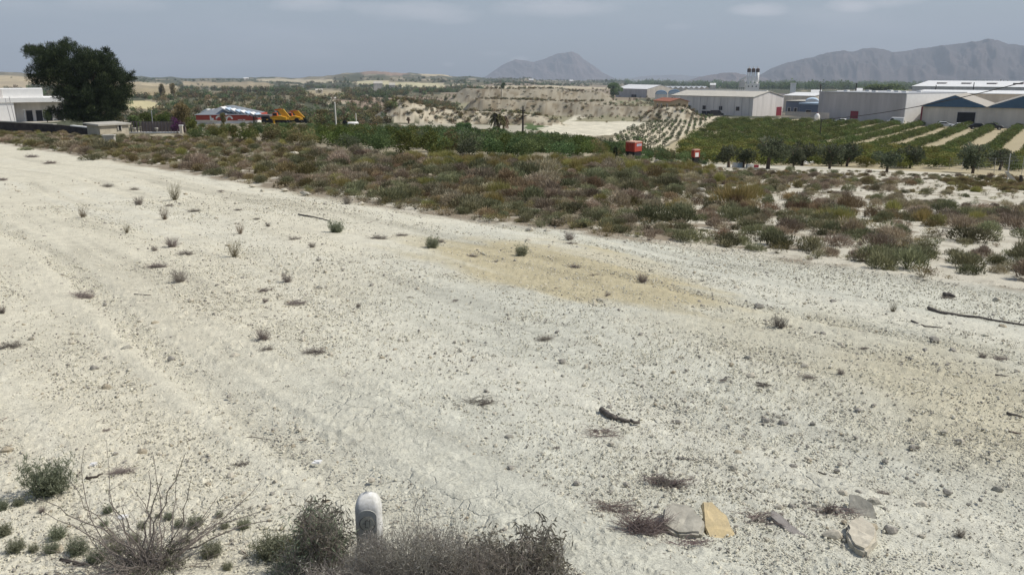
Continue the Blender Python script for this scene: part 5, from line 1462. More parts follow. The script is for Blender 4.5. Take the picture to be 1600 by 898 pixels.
# yellow machines parked with booms folded up
def machine(px, d_, topy, s, label, flip=1):
    p = gp(px, d_); h = zat(px, topy, d_) - p.z
    t = root('excavator', p, 0 if flip > 0 else PI, label, 'excavator'); k = h
    z0 = h * .30
    for sy in (-.9, .9):
        tr = MB(); tr.prism([(-1.9, sy - .25, .45 + z0 - 1.2), (-1.5, sy - .25, z0 - 1.2), (1.5, sy - .25, z0 - 1.2), (1.9, sy - .25, .45 + z0 - 1.2), (1.5, sy - .25, .9 + z0 - 1.2), (-1.5, sy - .25, .9 + z0 - 1.2)], (0, .5, 0)); tr.build('track', M_TYRE, t)
    MB().prism([(-2.2, -1.1, z0 - .25), (1.5, -1.1, z0 - .25), (1.6, -1.1, z0 + .4), (.2, -1.1, z0 + .75), (-2.2, -1.1, z0 + .6)], (0, 2.2, 0)).build('body', M_YEL, t, bevel=.06)
    cab = MB().prism([(-1.7, -1.05, z0 + .61), (-.5, -1.05, z0 + .66), (-.6, -1.05, z0 + 1.45), (-1.6, -1.05, z0 + 1.45)], (0, .95, 0)).build('cab', M_ORG, t)
    MB().prism([(-1.55, -1.08, z0 + .8), (-.65, -1.08, z0 + .8), (-.7, -1.08, z0 + 1.35), (-1.5, -1.08, z0 + 1.35)], (0, .025, 0)).build('window', M_GLASS, cab)
    # raised boom: broad painted box section leaning back, with dipper folded at its top
    MB().prism([(.5, -.25, z0 + .5), (2.3, -.25, z0 + .35), (.75, -.25, h * .97), (-.55, -.25, h * .92)], (0, .5, 0)).build('boom', M_YEL, t)
    MB().prism([(-.45, -.15, h * .86), (.5, -.15, h * .95), (.1, -.15, h), (-1.3, -.15, h * .95), (-1.4, -.15, h * .88)], (0, .42, 0)).build('dipper', M_ORG, t)
    MB().prism([(-1.45, -.1, h * .93), (-1.15, -.1, h * .9), (-.75, -.1, h * .55), (-1.0, -.1, h * .52)], (0, .3, 0)).build('ram', M_STEEL, t)
    MB().prism([(-1.3, -.55, h * .56), (-.6, -.55, h * .58), (-.4, -.55, h * .44), (-.9, -.55, h * .37), (-1.4, -.55, h * .43)], (0, 1.1, 0)).build('bucket', M_ORG, t)
    t.scale = (s, s, 1)
    return t
machine(434, 205, 170, 1.0, 'yellow excavator with its broad boom raised, nearest the red workshop')
machine(457, 212, 172.5, 1.0, 'yellow excavator with its boom raised, right one of the pair')
def trailer(px, d_, topy, w_, label, m, name='loader_arm'):
    p = gp(px, d_); h = zat(px, topy, d_) - p.z
    t = root(name, p, 0, label, 'machine')
    MB().prism([(-w_, -.4, h * .72), (w_ * .4, -.4, h * .84), (w_, -.4, h * .99), (w_, -.4, h), (w_ * .3, -.4, h * .94), (-w_, -.4, h * .84)], (0, .8, 0)).build('beam', m, t)
    for x0 in (-w_ * .7, w_ * .5): MB().box(x0, x0 + .3, -.3, .3, -.3, h * .76).build('leg', m, t)
    for x0 in (-w_ * .5, w_ * .2): MB().tube([(x0, -.45, .6), (x0, -.15, .6)], .6, 12).build('wheel', M_TYRE, t)
trailer(470, 207, 186, 3.2, 'long yellow loader arm lying right of the second excavator', M_YEL)
trailer(415, 203, 186, 2.0, 'yellow machine frame left of the first excavator', M_YEL)
trailer(532, 190, 190, 2.4, 'pale yellow beam lying beside the pole', mat('faded yellow paint', (.55, .45, .2)))
p = gp(548, 178); h = zat(548, 190.5, 178) - p.z
t = root('water_tank', p, 0, 'white round-ended tank half sunk in the grove left of the mound', 'tank')
MB().tube([(-1.2, 0, h - .75), (-1.0, 0, h - .75), (1.0, 0, h - .75), (1.2, 0, h - .75)], [.45, .75, .75, .45], 18).build('tank', M_WHITE, t, True)
for x0 in (-.8, .6): MB().box(x0, x0 + .2, -.5, .5, -.3, h - 1.4).build('leg', M_STEEL, t)
def scrap(px, d_, topy, s, label):
    p = gp(px, d_); h = zat(px, topy, d_) - p.z; q = random.Random(px)
    t = root('scrap_heap', p, 0, label, 'scrap heap'); mr = mat('rusty iron', (.22, .08, .035), .9, .4, 4)
    for i in range(7):
        x0 = q.uniform(-s, s); hh2 = h * q.uniform(.6, 1) * (1 - .4 * abs(x0) / s)
        MB().prism([(x0 - .5, -.4, -.3), (x0 + q.uniform(.3, .7), -.4, -.3), (x0 + q.uniform(0, .4), -.4, hh2), (x0 - q.uniform(.1, .5), -.4, hh2 * .8)], (0, q.uniform(.5, 1), 0)).build('scrap_piece', mr, t)
scrap(578, 222, 192, 1.1, 'rust-brown scrap heap at the left foot of the mound')
scrap(561, 200, 193, 1.2, 'low rusty heap right of the white tank')

# red containers in the grove
def container(pxl, pxc, pxr, d_, topy, label, ln=1.0):
    C0 = gp(pxc, d_); zt = zat(pxc, topy, d_); ht = 2.0
    A_ = gp(pxl, d_ + .6)
    u = Vector((A_.x - C0.x, A_.y - C0.y, 0)); wl = u.length; rz = math.atan2(u.y, u.x)
    B_ = gp(pxr, d_ + .9); v = Vector((B_.x - C0.x, B_.y - C0.y, 0)); 
    vv = Matrix.Rotation(-rz, 3, 'Z') @ v
    uu = (wl, 0, 0)
    perp = Vector((0, -1 if vv.y < 0 else 1, 0))
    # the right side runs back: choose its length from the bearing of its far edge
    Lb = 2.6 * ln
    t = root('container', (C0.x, C0.y, zt - ht), rz, label, 'container')
    s_ = perp * Lb
    base = [Vector((0, 0, 0)), Vector(uu), Vector(uu) + s_, s_]
    MB().prism(base, (0, 0, ht)).build('body', M_RED, t)
    g_ = C0.z - (zt - ht)
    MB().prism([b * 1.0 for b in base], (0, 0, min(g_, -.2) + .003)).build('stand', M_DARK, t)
    lid = [b + (Vector((wl / 2, s_.y / 2, 0)) - b) * -.02 for b in base]
    MB().prism([Vector((b.x, b.y, ht + .003)) for b in lid], (0, 0, .10)).build('lid', mat('pale pink-red lid', (.60, .33, .22), .8, .15, 2), t)
    n = 6
    for i in range(n):
        x0 = wl * (i + .5) / n; sg = -perp.y
        MB().box(x0 - .05, x0 + .05, min(0, sg * .05), max(0, sg * .05), .08, ht - .08).build('rib', M_RED, t)
    return t, wl, s_
P_ = gp(993, 78)
def container2(px0, px1, dF, topy, ht, dep, yaw, label):
    """box container: front edge corner at px1, faces turned by yaw"""
    C0 = gp(px1, dF); zt = zat(px1, topy, dF)
    t = root('container', (C0.x, C0.y, zt - ht), 0, label, 'container')
    a = math.atan2(C0.x, C0.y)
    right = Vector((math.cos(a), -math.sin(a), 0)); fwd = Vector((math.sin(a), math.cos(a), 0))
    c, s = math.cos(yaw), math.sin(yaw)
    e1 = -(right * c) + fwd * s; e2 = right * s + fwd * c      # e1: to the left along the shaded face; e2: back along the lit face
    wl = (px1 - px0) * dF / 1290 / c
    t.rotation_euler = (0, 0, math.atan2(-e1.y, -e1.x))
    R = Matrix.Rotation(-t.rotation_euler[2], 3, 'Z'); l1 = R @ e1 * wl; l2 = R @ e2 * dep
    O = Vector((0, 0, 0)); base = [O, l1, l1 + l2, l2]
    MB().prism(base, (0, 0, ht)).build('body', M_RED, t)
    g_ = C0.z - (zt - ht) - .3
    ctr = (l1 + l2) / 2
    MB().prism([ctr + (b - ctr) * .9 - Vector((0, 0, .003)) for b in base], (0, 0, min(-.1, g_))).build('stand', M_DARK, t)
    MB().prism([ctr + (b - ctr) * 1.03 + Vector((0, 0, ht + .003)) for b in base], (0, 0, .09)).build('lid', mat('pale pink-red lid', (.60, .36, .27), .8, .15, 2), t)  # lid paler and pinker than the red body
    for i in range(5):
        b = l1 * ((i + .5) / 5); MB().box(b.x - .05, b.x + .05, -.05, -.002, .08, ht - .06).build('rib', M_RED, t)
    return t, l1, l2, ht
t, l1, l2, ht = container2(982, 996, 74, 223.5, .78, 1.1, .62, 'larger red metal container with pale lid sticking out of the grove')
d2 = l2.normalized()
for i in range(4):
    o_ = l2 * (.28 + .17 * i); n_ = Vector((d2.y, -d2.x, 0)) * .012
    MB().prism([o_ + n_ + Vector((0, 0, .45)), o_ + n_ + d2 * .12 + Vector((0, 0, .45)), o_ + n_ + d2 * .12 + Vector((0, 0, .45 + .22)), o_ + n_ + Vector((0, 0, .67))], -n_ * .8).build('sign_panel', M_LBLUE, t)
t, l1, l2, ht = container2(1088, 1092, 80, 235.5, .66, .65, .9, 'smaller red metal container with a white patch, right of the larger one')
d2 = l2.normalized(); o_ = l2 * .15; n_ = Vector((d2.y, -d2.x, 0)) * .012
MB().prism([o_ + n_ + Vector((0, 0, .05)), o_ + n_ + d2 * .4 + Vector((0, 0, .05)), o_ + n_ + d2 * .4 + Vector((0, 0, .45)), o_ + n_ + Vector((0, 0, .45))], -n_ * .8).build('white_panel', M_WHITE, t)

# power pole and others
def wpole(px, d_, topy, label, rad=.14, cross=True):
    p = gp(px, d_); h = zat(px, topy, d_) - p.z
    t = root('power_pole', p, 0, label, 'power pole')
    MB().tube([(0, 0, -.5), (.04, 0, h)], [rad * 1.2, rad * .75], 8).build('shaft', M_WOOD, t)
    if cross:
        MB().box(-.35, .35, -.06, .06, h - .5, h - .38).build('crossarm', M_WOOD, t)
        for x0 in (-.3, .3): MB().lathe([(.03, 0), (.05, .06), (.03, .14)], 8, (x0, 0, h - .377)).build('insulator', M_GLASS, t)
    return p, h
wpole(817, 118, 168.5, 'dark wooden power pole standing in the grove, centre')
wpole(773, 150, 178, 'thin dark pole just left of the date palm', .1)
wpole(783, 560, 136, 'thin far pole on the bank beyond the mounds', .22)
wpole(1052, 395, 152, 'dark pole in front of the left end of the pale warehouse', .25)
wpole(1465, 520, 133, 'thin pole in front of the long white-roofed hall, left', .28, False)
wpole(1524, 520, 129, 'thin pole in front of the long white-roofed hall, right', .28, False)
wpole(1340, 420, 130, 'dark pole above the left end of the grey warehouse', .3)
wpole(1284, 430, 132, 'dark pole and tree beside the grey block', .3)
# overhead cable sagging across the warehouses
a_, b_ = Vector((*polar(1290, 210), zat(1290, 187, 210))), Vector((*polar(1640, 150), zat(1640, 118, 150)))
mb = MB(); pts = [a_ + (b_ - a_) * s_ + Vector((0, 0, -2.2 * 4 * s_ * (1 - s_) * .5)) for s_ in np.linspace(0, 1, 25)]
mb.tube(pts, .07, 5); ob = mb.build('power_cable', M_WOOD); tag(ob, 'dark overhead cable sagging in front of the grey and blue-gabled warehouses', 'cable')
for px_, d_, py_, lb in ((1290, 210, 187, 'short wooden cable pole hidden in the citrus rows at the cable end'), (1640, 150, 118, 'cable pole just outside the right edge of the view')):
    wpole(px_, d_, py_, lb, .12)

# cars on the yard in front of the warehouses
def car_proto():
    V = {}
    prof = [(-2.1, .35), (-2.15, .75), (-1.95, .98), (-1.5, 1.02), (-1.0, 1.42), (.35, 1.45), (1.0, 1.02), (1.85, .88), (2.12, .62), (2.1, .35)]
    body = MB().prism([(x, -.85, z) for x, z in prof], (0, 1.7, 0)).mesh('body', None, bevel=.05)
    gl = MB(); gl.prism([(-1.35, -.87, 1.04), (-.92, -.87, 1.36), (.3, -.87, 1.39), (.82, -.87, 1.04)], (0, 1.74, 0)); glm = gl.mesh('window', M_GLASS)
    wh = MB().tube([(0, -.9, 0), (0, -.72, 0)], .34, 14).mesh('wheel', M_TYRE)
    rim = MB().tube([(0, -.915, 0), (0, -.89, 0)], .2, 10).mesh('rim', M_STEEL)
    hl = MB().box(2.02, 2.15, -.75, -.4, .62, .78).mesh('headlight', M_WHITE)
    return body, glm, wh, rim, hl
CB, CG, CW, CR, CH = car_proto()
def car(px, d_, m, label, rz, van=False, s=1.0, dz=0):
    p = gp(px, d_, dz); t = root('parked_car' if not van else 'parked_van', p, rz, label, 'van' if van else 'car'); t.scale = (s, s, s)
    if van:
        b_ = MB().prism([(-2.4, -.95, .4), (-2.4, -.95, 2.2), (.9, -.95, 2.2), (1.7, -.95, 1.3), (2.4, -.95, 1.05), (2.45, -.95, .4)], (0, 1.9, 0)).build('body', m, t, bevel=.06)
        MB().prism([(.3, -.97, 1.35), (.3, -.97, 1.95), (.9, -.97, 1.98), (1.45, -.97, 1.35)], (0, 1.94, 0)).build('window', M_GLASS, t)
    else:
        me_ = CB.copy(); me_.materials.clear(); me_.materials.append(m); link('body', me_, t); link('window', CG, t)
        for sy in (0, 1.15): link('headlight', CH, t, (0, sy, 0))
    for x0 in (-1.3, 1.35):
        for mir in (0, 1):
            w_ = link('wheel', CW, t, (x0, 0, .34), (0, 0, PI * mir)); link('rim', CR, w_)
M_CARW = mat('white car paint', (.75, .76, .76), .3, .03, 1); M_CARS = mat('silver car paint', (.55, .57, .58), .3, .04, 1); M_CARD = mat('black car paint', (.03, .03, .035), .3, .1, 1)
yard = 296
car(1322, 303, M_CARW, 'white car parked left of the dark red warehouse door', 2.9 - .4, s=1.15)
car(1407, 300, M_CARW, 'white van parked at the right end of the grey warehouse', 2.6, van=True, s=1.1)
car(1486, 287, M_CARS, 'silver car parked left of the black doorway', -.4, s=1.25)
car(1512, 284, M_CARW, 'white car parked right in front of the black doorway', -.55, s=1.15)
car(1541, 283, M_CARD, 'black car parked right of the black doorway', -.3, s=1.25)
car(1562, 283, M_CARD, 'black car parked under the second blue gable', -.4, s=1.35)
car(1124, 385, M_CARD, 'dark van backed against the pale warehouse, right of its low door', -.2, van=True, s=1.2)
# white paling fence in front of the small blue-grey buildings
P0, P1 = gp(1226, 350), gp(1302, 322); L_, rz = frame(P0, P1); b0 = min(P0.z, P1.z)
t = root('paling_fence', (P0.x, P0.y, b0), rz, 'pale slatted fence between the gable end and the grey warehouse', 'fence')
ns = 64; pm = MB().box(-.10, .10, 0, .06, .45, 2.8).mesh('slat', M_CREAM)
for i in range(ns): link('slat', pm, t, (L_ * (i + .5) / ns, 0, (P1.z - P0.z) * (i + .5) / ns + (P0.z - b0) if True else 0))
MB().prism([(0, .08, P0.z - b0 - .6), (L_, .08, P1.z - b0 - .6), (L_, .08, P1.z - b0 + .5), (0, .08, P0.z - b0 + .5)], (0, .2, 0)).build('footing', M_CONC, t)
p = gp(1283, 318); t = root('white_tank', p, 0, 'small white rounded tank at the fence end by the grey block', 'tank')
MB().lathe([(.9, -.5), (.95, 1.8), (.6, 2.3), (.2, 2.7)], 14).build('tank', M_WHITE, t, True); MB().lathe([(.22, 2.703), (.22, 2.95)], 8).build('lid', M_DRED, t)

# scrap between the small olives
p = G(1163, 262); t = root('white_scrap', p, .3, 'pile of white boards and a blue-white crate between the small olives', 'scrap pile'); t.scale = (.75, .75, .5)
for i, (x0, w_, h_, m_) in enumerate(((-1.5, .5, .9, M_WHITE), (-.7, .7, .8, M_LBLUE), (.3, .9, .55, M_WHITE), (1.4, .6, .35, M_DRED), (-2.2, .3, 1.1, M_CREAM))):
    MB().box(x0, x0 + w_, -.1 + .2 * (i % 2), .25 + .2 * (i % 2), -.1, h_).build(('board', 'crate', 'board', 'board', 'board')[i], m_, t, bevel=.02)
p = G(1262, 258); t = root('white_boulder', p, .4, 'pale sack-like heap beside the dense dark olive', 'heap'); link('heap', stone_mesh('heap', 77, M_WHITE, .6, 3), t, scale=(1.6, 1, .9), loc=(0, 0, .25))
# wire fence on the right
posts = [(1466, 263, 249), (1483, 264, 246), (1503, 266, 246), (1528, 268, 246), (1553, 270, 247), (1596, 273, 244), (1630, 276, 246)]
Ps = [(G(a, b), a, b, c) for a, b, c in posts]
o0 = Ps[0][0]; t = root('wire_fence', o0, 0, 'thin wire mesh fence on slim posts in front of the right-hand olives', 'fence')
tops = []
for p, a, b, c in Ps:
    D_ = math.hypot(p.x, p.y); h = zat(a, c, D_) - p.z; l = p - o0
    MB().tube([l + Vector((0, 0, -.3)), l + Vector((.25 if a == 1466 else 0, 0, h))], .03, 6).build('post', M_STEEL, t); tops.append((l, h))
wm = mat('thin grey wire', (.40, .42, .42), .5, .1, 5)
for k in range(5):
    mb = MB(); 
    for i in range(len(tops) - 1): mb.tube([tops[i][0] + Vector((0, 0, tops[i][1] * (.18 + .2 * k))), tops[i + 1][0] + Vector((0, 0, tops[i + 1][1] * (.18 + .2 * k)))], .008, 3)
    mb.build('wire', wm, t)
mb = MB()
for i in range(len(tops) - 1):
    for s_ in np.linspace(0, 1, 14)[:-1]:
        l = tops[i][0].lerp(tops[i + 1][0], s_); h = tops[i][1]; mb.tube([l + Vector((0, 0, .1)), l + Vector((0, 0, h * .96))], .006, 3)
mb.build('wire_mesh', wm, t)['kind'] = 'stuff'
p = G(1589, 286); D_ = math.hypot(p.x, p.y); t = root('fence_brace', p, 0, 'leaning concrete brace beside a tall thin post at the right edge', 'brace')
h = zat(1583, 268, D_) - p.z
MB().prism([(-.95, 0, h), (-.75, 0, h + .02), (.35, 0, -.2), (.05, 0, -.3)], (0, .14, 0)).build('brace', M_CONC, t)
MB().tube([(-.55, .3, -.2), (-.6, .3, zat(1583, 240, D_) - p.z)], .03, 6).build('post', M_STEEL, t)
MB().prism([(.15, 0, .55), (.28, 0, .55), (.55, 0, -.3), (.3, 0, -.35)], (0, .12, 0)).build('foot', M_CONCD, t)

# ------------------------------------------------------------------ foreground plants, stones and the marker post
def at(px, py, D):
    v = _RM @ np.array([(px - 800) / 1280, (449 - py) / 1280, -1.0]); h_ = math.hypot(v[0], v[1])
    return Vector((v[0] / h_ * D, v[1] / h_ * D, EYE + v[2] / h_ * D))
def ribbons(P0, P1, w0, rng, bow=.15, segs=5, kink=.04, tip=.3):
    """curved stems from P0 to P1: two crossed tapering strips each"""
    n = len(P0); L_ = np.linalg.norm(P1 - P0, axis=1, keepdims=True)
    d = (P1 - P0) / (L_ + 1e-9); s1 = norm(np.cross(d, unit(n, rng))); s2 = norm(np.cross(d, s1))
    bo = (s1 * rng.normal(0, bow, (n, 1)) + s2 * rng.normal(0, bow, (n, 1))) * L_
    w0 = np.broadcast_to(w0, (n,))[:, None]
    rows = []
    for k in range(segs + 1):
        t = k / segs
        c = P0 + (P1 - P0) * t + bo * 4 * t * (1 - t) * .5 + (rng.normal(0, kink, (n, 3)) * L_ * (0 < k < segs))
        rows.append((c, w0 * (1 - (1 - tip) * t)))
    V, F = [], []
    for s in (s1, s2):
        base = sum(len(v) for v in V)
        vv = np.stack([q for c, w in rows for q in (c - s * w * .5, c + s * w * .5)], 1)   # n, 2(segs+1), 3
        m_ = 2 * (segs + 1); V.append(vv.reshape(-1, 3))
        for k in range(segs):
            f = np.array([2 * k, 2 * k + 1, 2 * k + 3, 2 * k + 2])[None, :] + (np.arange(n) * m_)[:, None] + base; F.append(f)
    mids = [c for c, w in rows]
    return np.concatenate(V), np.concatenate(F), mids
def bunch(name, m, parts, label=None, cat=None, parent=None, loc=(0, 0, 0), **k):
    V, F, T = join(parts); me_ = npmesh(name, V, F, m, tint=T); o = link(name, me_, parent, loc, **k)
    if label: tag(o, label, cat)
    return o
r = np.random.default_rng(91)
def tuft_shape(seed, kind):
    q = np.random.default_rng(seed); parts = []
    if kind == 'flat': n, zr_, hgt_ = 90, (.02, .30), .8
    elif kind == 'up': n, zr_, hgt_ = 70, (.25, .9), 1.1
    else: n, zr_, hgt_ = 120, (.1, .6), 1.0
    a = q.uniform(0, 2 * PI, n); rr_ = q.uniform(.2, .5, n)
    P0 = np.stack([q.normal(0, .07, n), q.normal(0, .05, n), np.full(n, -.02)], 1)
    P1 = np.stack([np.cos(a) * rr_, np.sin(a) * rr_ * .8, q.uniform(*zr_, n) * hgt_], 1)
    if kind == 'flat': P0[:, 0] = q.uniform(-.3, .3, n); P0[:, 2] = q.uniform(0, .08, n); P1[:, 0] += P0[:, 0] * .6
    V, F, mids = ribbons(P0, P1, .016, q, .2, 3); parts.append((V, F, float(q.uniform(.3, .5))))
    m2 = mids[2]; e = m2 + unit(n, q) * .16 + [0, 0, .04]; e[:, 2] = np.maximum(e[:, 2], .0)
    V, F, _ = ribbons(m2, e, .010, q, .2, 2); parts.append((V, F, .6))
    if kind == 'leafy':
        PP = np.concatenate([mids[1], mids[2], mids[3], e]); PP = np.repeat(PP, 7, 0) + q.normal(0, .02, (len(PP) * 7, 3))
        V, F, k = blades(PP, unit(len(PP), q) + [0, 0, .8], q.uniform(.04, .10, len(PP)), .016, q); parts.append((V, F, np.repeat(q.uniform(.2, .9, len(PP)), k)))
    return join(parts)
M_TUFT = leafmat('dead grey-purple stalks', (.22, .19, .165), (.38, .335, .30), (.50, .46, .42), .2, .2)
M_TUFTB = leafmat('tan dead stalks', (.20, .16, .11), (.34, .29, .20), (.46, .40, .30), .1, .2)
M_TGR = leafmat('dull green small leaves', (.15, .16, .10), (.29, .305, .21), (.42, .43, .32), .4, .2)
TUFT = {'flat': [shapemesh('tuft', tuft_shape(700 + i, 'flat'), M_TUFT) for i in range(4)],
        'up': [shapemesh('tuft', tuft_shape(710 + i, 'up'), M_TUFTB) for i in range(3)],
        'dome': [shapemesh('tuft', tuft_shape(720 + i, 'dome'), M_TUFT) for i in range(3)],
        'leafy': [shapemesh('tuft', tuft_shape(730 + i, 'leafy'), M_TGR) for i in range(4)]}
TN_ = {'flat': 'dry_tuft', 'up': 'dead_weed', 'dome': 'dry_tuft', 'leafy': 'green_tuft'}
TL = {'flat': 'flattened grey-purple dead tuft', 'up': 'upright tan dead weed', 'dome': 'rounded dark dry tuft', 'leafy': 'small grey-green leafy tuft'}
items = [(265, 322, 16, 'flat'), (273, 313, 24, 'up'), (303, 331, 24, 'flat'), (217, 320, 20, 'dome'), (130, 340, 16, 'up'), (198, 364, 13, 'up'), (257, 344, 18, 'up'), (269, 386, 26, 'dome'), (291, 398, 30, 'flat'), (246, 418, 38, 'flat'),
         (281, 441, 34, 'dome'), (131, 465, 46, 'flat'), (242, 392, 14, 'dome'), (449, 441, 24, 'dome'), (415, 455, 28, 'flat'), (463, 475, 38, 'flat'), (415, 473, 14, 'dome'), (461, 374, 22, 'flat'), (488, 387, 16, 'dome'), (525, 364, 28, 'leafy'),
         (590, 374, 38, 'flat'), (628, 369, 24, 'flat'), (543, 319, 20, 'dome'), (419, 354, 11, 'dome'), (372, 329, 16, 'flat'), (401, 343, 14, 'flat'), (375, 366, 16, 'up'), (366, 402, 26, 'up'), (412, 532, 32, 'dome'), (416, 548, 30, 'flat'), (492, 552, 44, 'flat'),
         (676, 388, 26, 'leafy'), (686, 379, 26, 'flat'), (815, 400, 26, 'leafy'), (890, 375, 24, 'dome'), (893, 382, 24, 'flat'), (738, 401, 22, 'flat'), (775, 410, 16, 'flat'), (897, 418, 26, 'flat'), (932, 432, 26, 'flat'), (1004, 441, 26, 'dome'), (850, 531, 36, 'flat'),
         (950, 464, 14, 'dome'), (1218, 512, 34, 'dome'), (1262, 590, 26, 'flat'), (1314, 585, 16, 'dome'), (1190, 603, 26, 'flat'), (1040, 757, 70, 'flat'), (562, 694, 30, 'flat'), (380, 727, 28, 'flat'), (165, 674, 20, 'flat'), (16, 543, 40, 'flat'), (3, 490, 18, 'dome'), (188, 739, 44, 'flat'),
         (1560, 562, 28, 'flat'), (1535, 560, 16, 'dome'), (1480, 466, 18, 'flat'), (1395, 488, 16, 'up'), (1130, 595, 18, 'flat'), (50, 246, 22, 'flat'), (78, 256, 22, 'flat'), (168, 292, 22, 'flat'), (210, 297, 20, 'flat'), (4, 282, 18, 'flat'), (345, 300, 14, 'flat'), (1295, 800, 26, 'dome'), (1185, 813, 24, 'flat'), (1500, 838, 22, 'dome'), (1380, 770, 22, 'flat'),
         (870, 700, 14, 'flat'), (760, 630, 30, 'flat'), (712, 470, 14, 'flat'), (640, 465, 12, 'flat'), (560, 480, 12, 'dome'), (1085, 470, 14, 'flat'), (1350, 545, 16, 'flat'), (1430, 700, 18, 'flat')]
low = [(76, 772, 72, 'leafy'), (3, 797, 22, 'leafy'), (5, 836, 26, 'leafy'), (26, 862, 26, 'leafy'), (53, 862, 16, 'leafy'), (80, 864, 24, 'leafy'), (91, 842, 28, 'leafy'), (169, 802, 18, 'leafy'), (163, 822, 14, 'leafy'), (174, 848, 22, 'leafy'), (181, 864, 26, 'leafy'), (211, 848, 22, 'leafy'),
       (122, 866, 34, 'leafy'), (222, 826, 16, 'leafy'), (264, 812, 18, 'leafy'), (248, 809, 12, 'leafy'), (306, 824, 26, 'leafy'), (281, 824, 18, 'leafy'), (381, 826, 24, 'leafy'), (351, 826, 16, 'leafy'), (343, 808, 14, 'leafy'), (332, 870, 34, 'leafy'), (422, 872, 62, 'leafy'), (446, 866, 40, 'leafy'), (150, 880, 30, 'leafy'), (290, 850, 20, 'leafy'), (355, 890, 18, 'leafy'), (66, 800, 16, 'dome'), (30, 790, 16, 'leafy')]
def where(px, py, nearpost=False):
    h_ = 'far left' if px < 150 else 'left' if px < 400 else 'left of centre' if px < 650 else 'centre' if px < 950 else 'right of centre' if px < 1250 else 'far right'
    if py > 740: v_ = 'beside the long-stemmed dead bush' if px < 460 else 'among the slabs' if px < 1400 else 'near the lower right corner'
    else: v_ = 'close below the scrub edge' if py < 350 else 'on the upper field' if py < 430 else 'on the middle field' if py < 560 else 'on the lower field'
    return h_ + ' ' + v_
def jn(s_): return s_
cnt = {}
plan = []
for (px, py, w_, kd) in items + low:
    szw = 'wide ' if w_ > 33 else 'tiny ' if w_ < 17 else ''
    plan.append((px, py, w_, kd, szw + TL[kd] + ', ' + where(px, py)))
for (px, py, w_, kd, lab) in plan: cnt[lab] = cnt.get(lab, 0) + 1
for (px, py, w_, kd, lab) in plan:
    p = G(px, py); dep = math.sqrt(p.x ** 2 + p.y ** 2 + (EYE - p.z) ** 2)
    s = w_ * dep / 1310 * 1.1
    v_ = TUFT[kd]; s *= .92; zs = s * {'flat': .75, 'up': 1.25, 'dome': 1.1, 'leafy': 1.15}[kd]
    if w_ == 62: zs *= .9
    o = link(TN_[kd], v_[int(r.integers(len(v_)))], None, (p.x, p.y, p.z), (0, 0, r.uniform(-.6, .6)), (s, s, zs))
    tag(o, lab, 'tuft' if kd != 'up' else 'weed', (lab.replace('tuft', 'tufts').replace('weed', 'weeds')) if cnt[lab] > 1 else None)

# long-stemmed dead bush, lower left
B = G(233, 890); DB = math.hypot(B.x, B.y)
tips = [(132, 697), (166, 687), (60, 778), (70, 800), (238, 705), (254, 743), (277, 725), (290, 707), (360, 785), (412, 746), (169, 764), (107, 749), (232, 735), (300, 742), (330, 800), (395, 790), (410, 797), (190, 790), (120, 800), (425, 812), (340, 775), (205, 760)]
q = np.random.default_rng(92)
P0, P1, W_ = [], [], []
for (tx, ty) in tips:
    D_ = DB + q.uniform(-.25, .35)
    P0.append(np.array(B) + q.normal(0, .035, 3) * [1, 1, .3]); P1.append(np.array(at(tx, ty, D_))); W_.append(q.uniform(.0085, .012))
for _ in range(120):
    a = q.uniform(0, 2 * PI); rr_ = q.uniform(.12, .42)
    P0.append(np.array(B) + q.normal(0, .05, 3) * [1, 1, .3]); P1.append(np.array(B) + np.array([math.cos(a) * rr_ * 1.25, math.sin(a) * rr_, q.uniform(.02, .26)])); W_.append(q.uniform(.003, .006))
P0, P1, W_ = np.array(P0), np.array(P1), np.array(W_)
t = root('dead_bush', B, 0, 'dead bush with long bare stems fanning up from the lower left', 'bush')
iv = np.array(B)
V, F, mids = ribbons(P0 - iv, P1 - iv, W_, q, .10, 8, .012, .3); parts = [(V, F, .45)]
sideP = np.concatenate([mids[k][:142] for k in (2, 3, 4, 5)]); L0 = np.tile(np.linalg.norm(P1 - P0, axis=1), 4)[:, None]
for rep in range(2):
    E_ = sideP + unit(len(sideP), q) * L0 * q.uniform(.07, .2, (len(sideP), 1)) + [0, 0, .02]; E_[:, 2] = np.maximum(E_[:, 2], .01)
    V, F, m3 = ribbons(sideP, E_, .0028, q, .15, 3); parts.append((V, F, .6))
bunch('stems', M_TUFT, parts, parent=t)
lp = []
for k in (4, 5, 6, 7):
    m_ = mids[k][:22]; PP = np.repeat(m_, 5, 0) + q.normal(0, .008, (22 * 5, 3)); V, F, kk_ = blades(PP, unit(len(PP), q), q.uniform(.008, .016, len(PP)), .006, q); lp.append((V, F, .3))
for _ in range(16):
    b_ = mids[3][int(q.integers(22, 142))]; PP = b_ + q.normal(0, .02, (60, 3)); V, F, kk_ = blades(PP, unit(60, q) + [0, 0, .7], q.uniform(.012, .03, 60), .006, q); lp.append((V, F, np.repeat(q.uniform(.1, .6, 60), kk_)))
bunch('leaves', M_TGR, lp, parent=t)

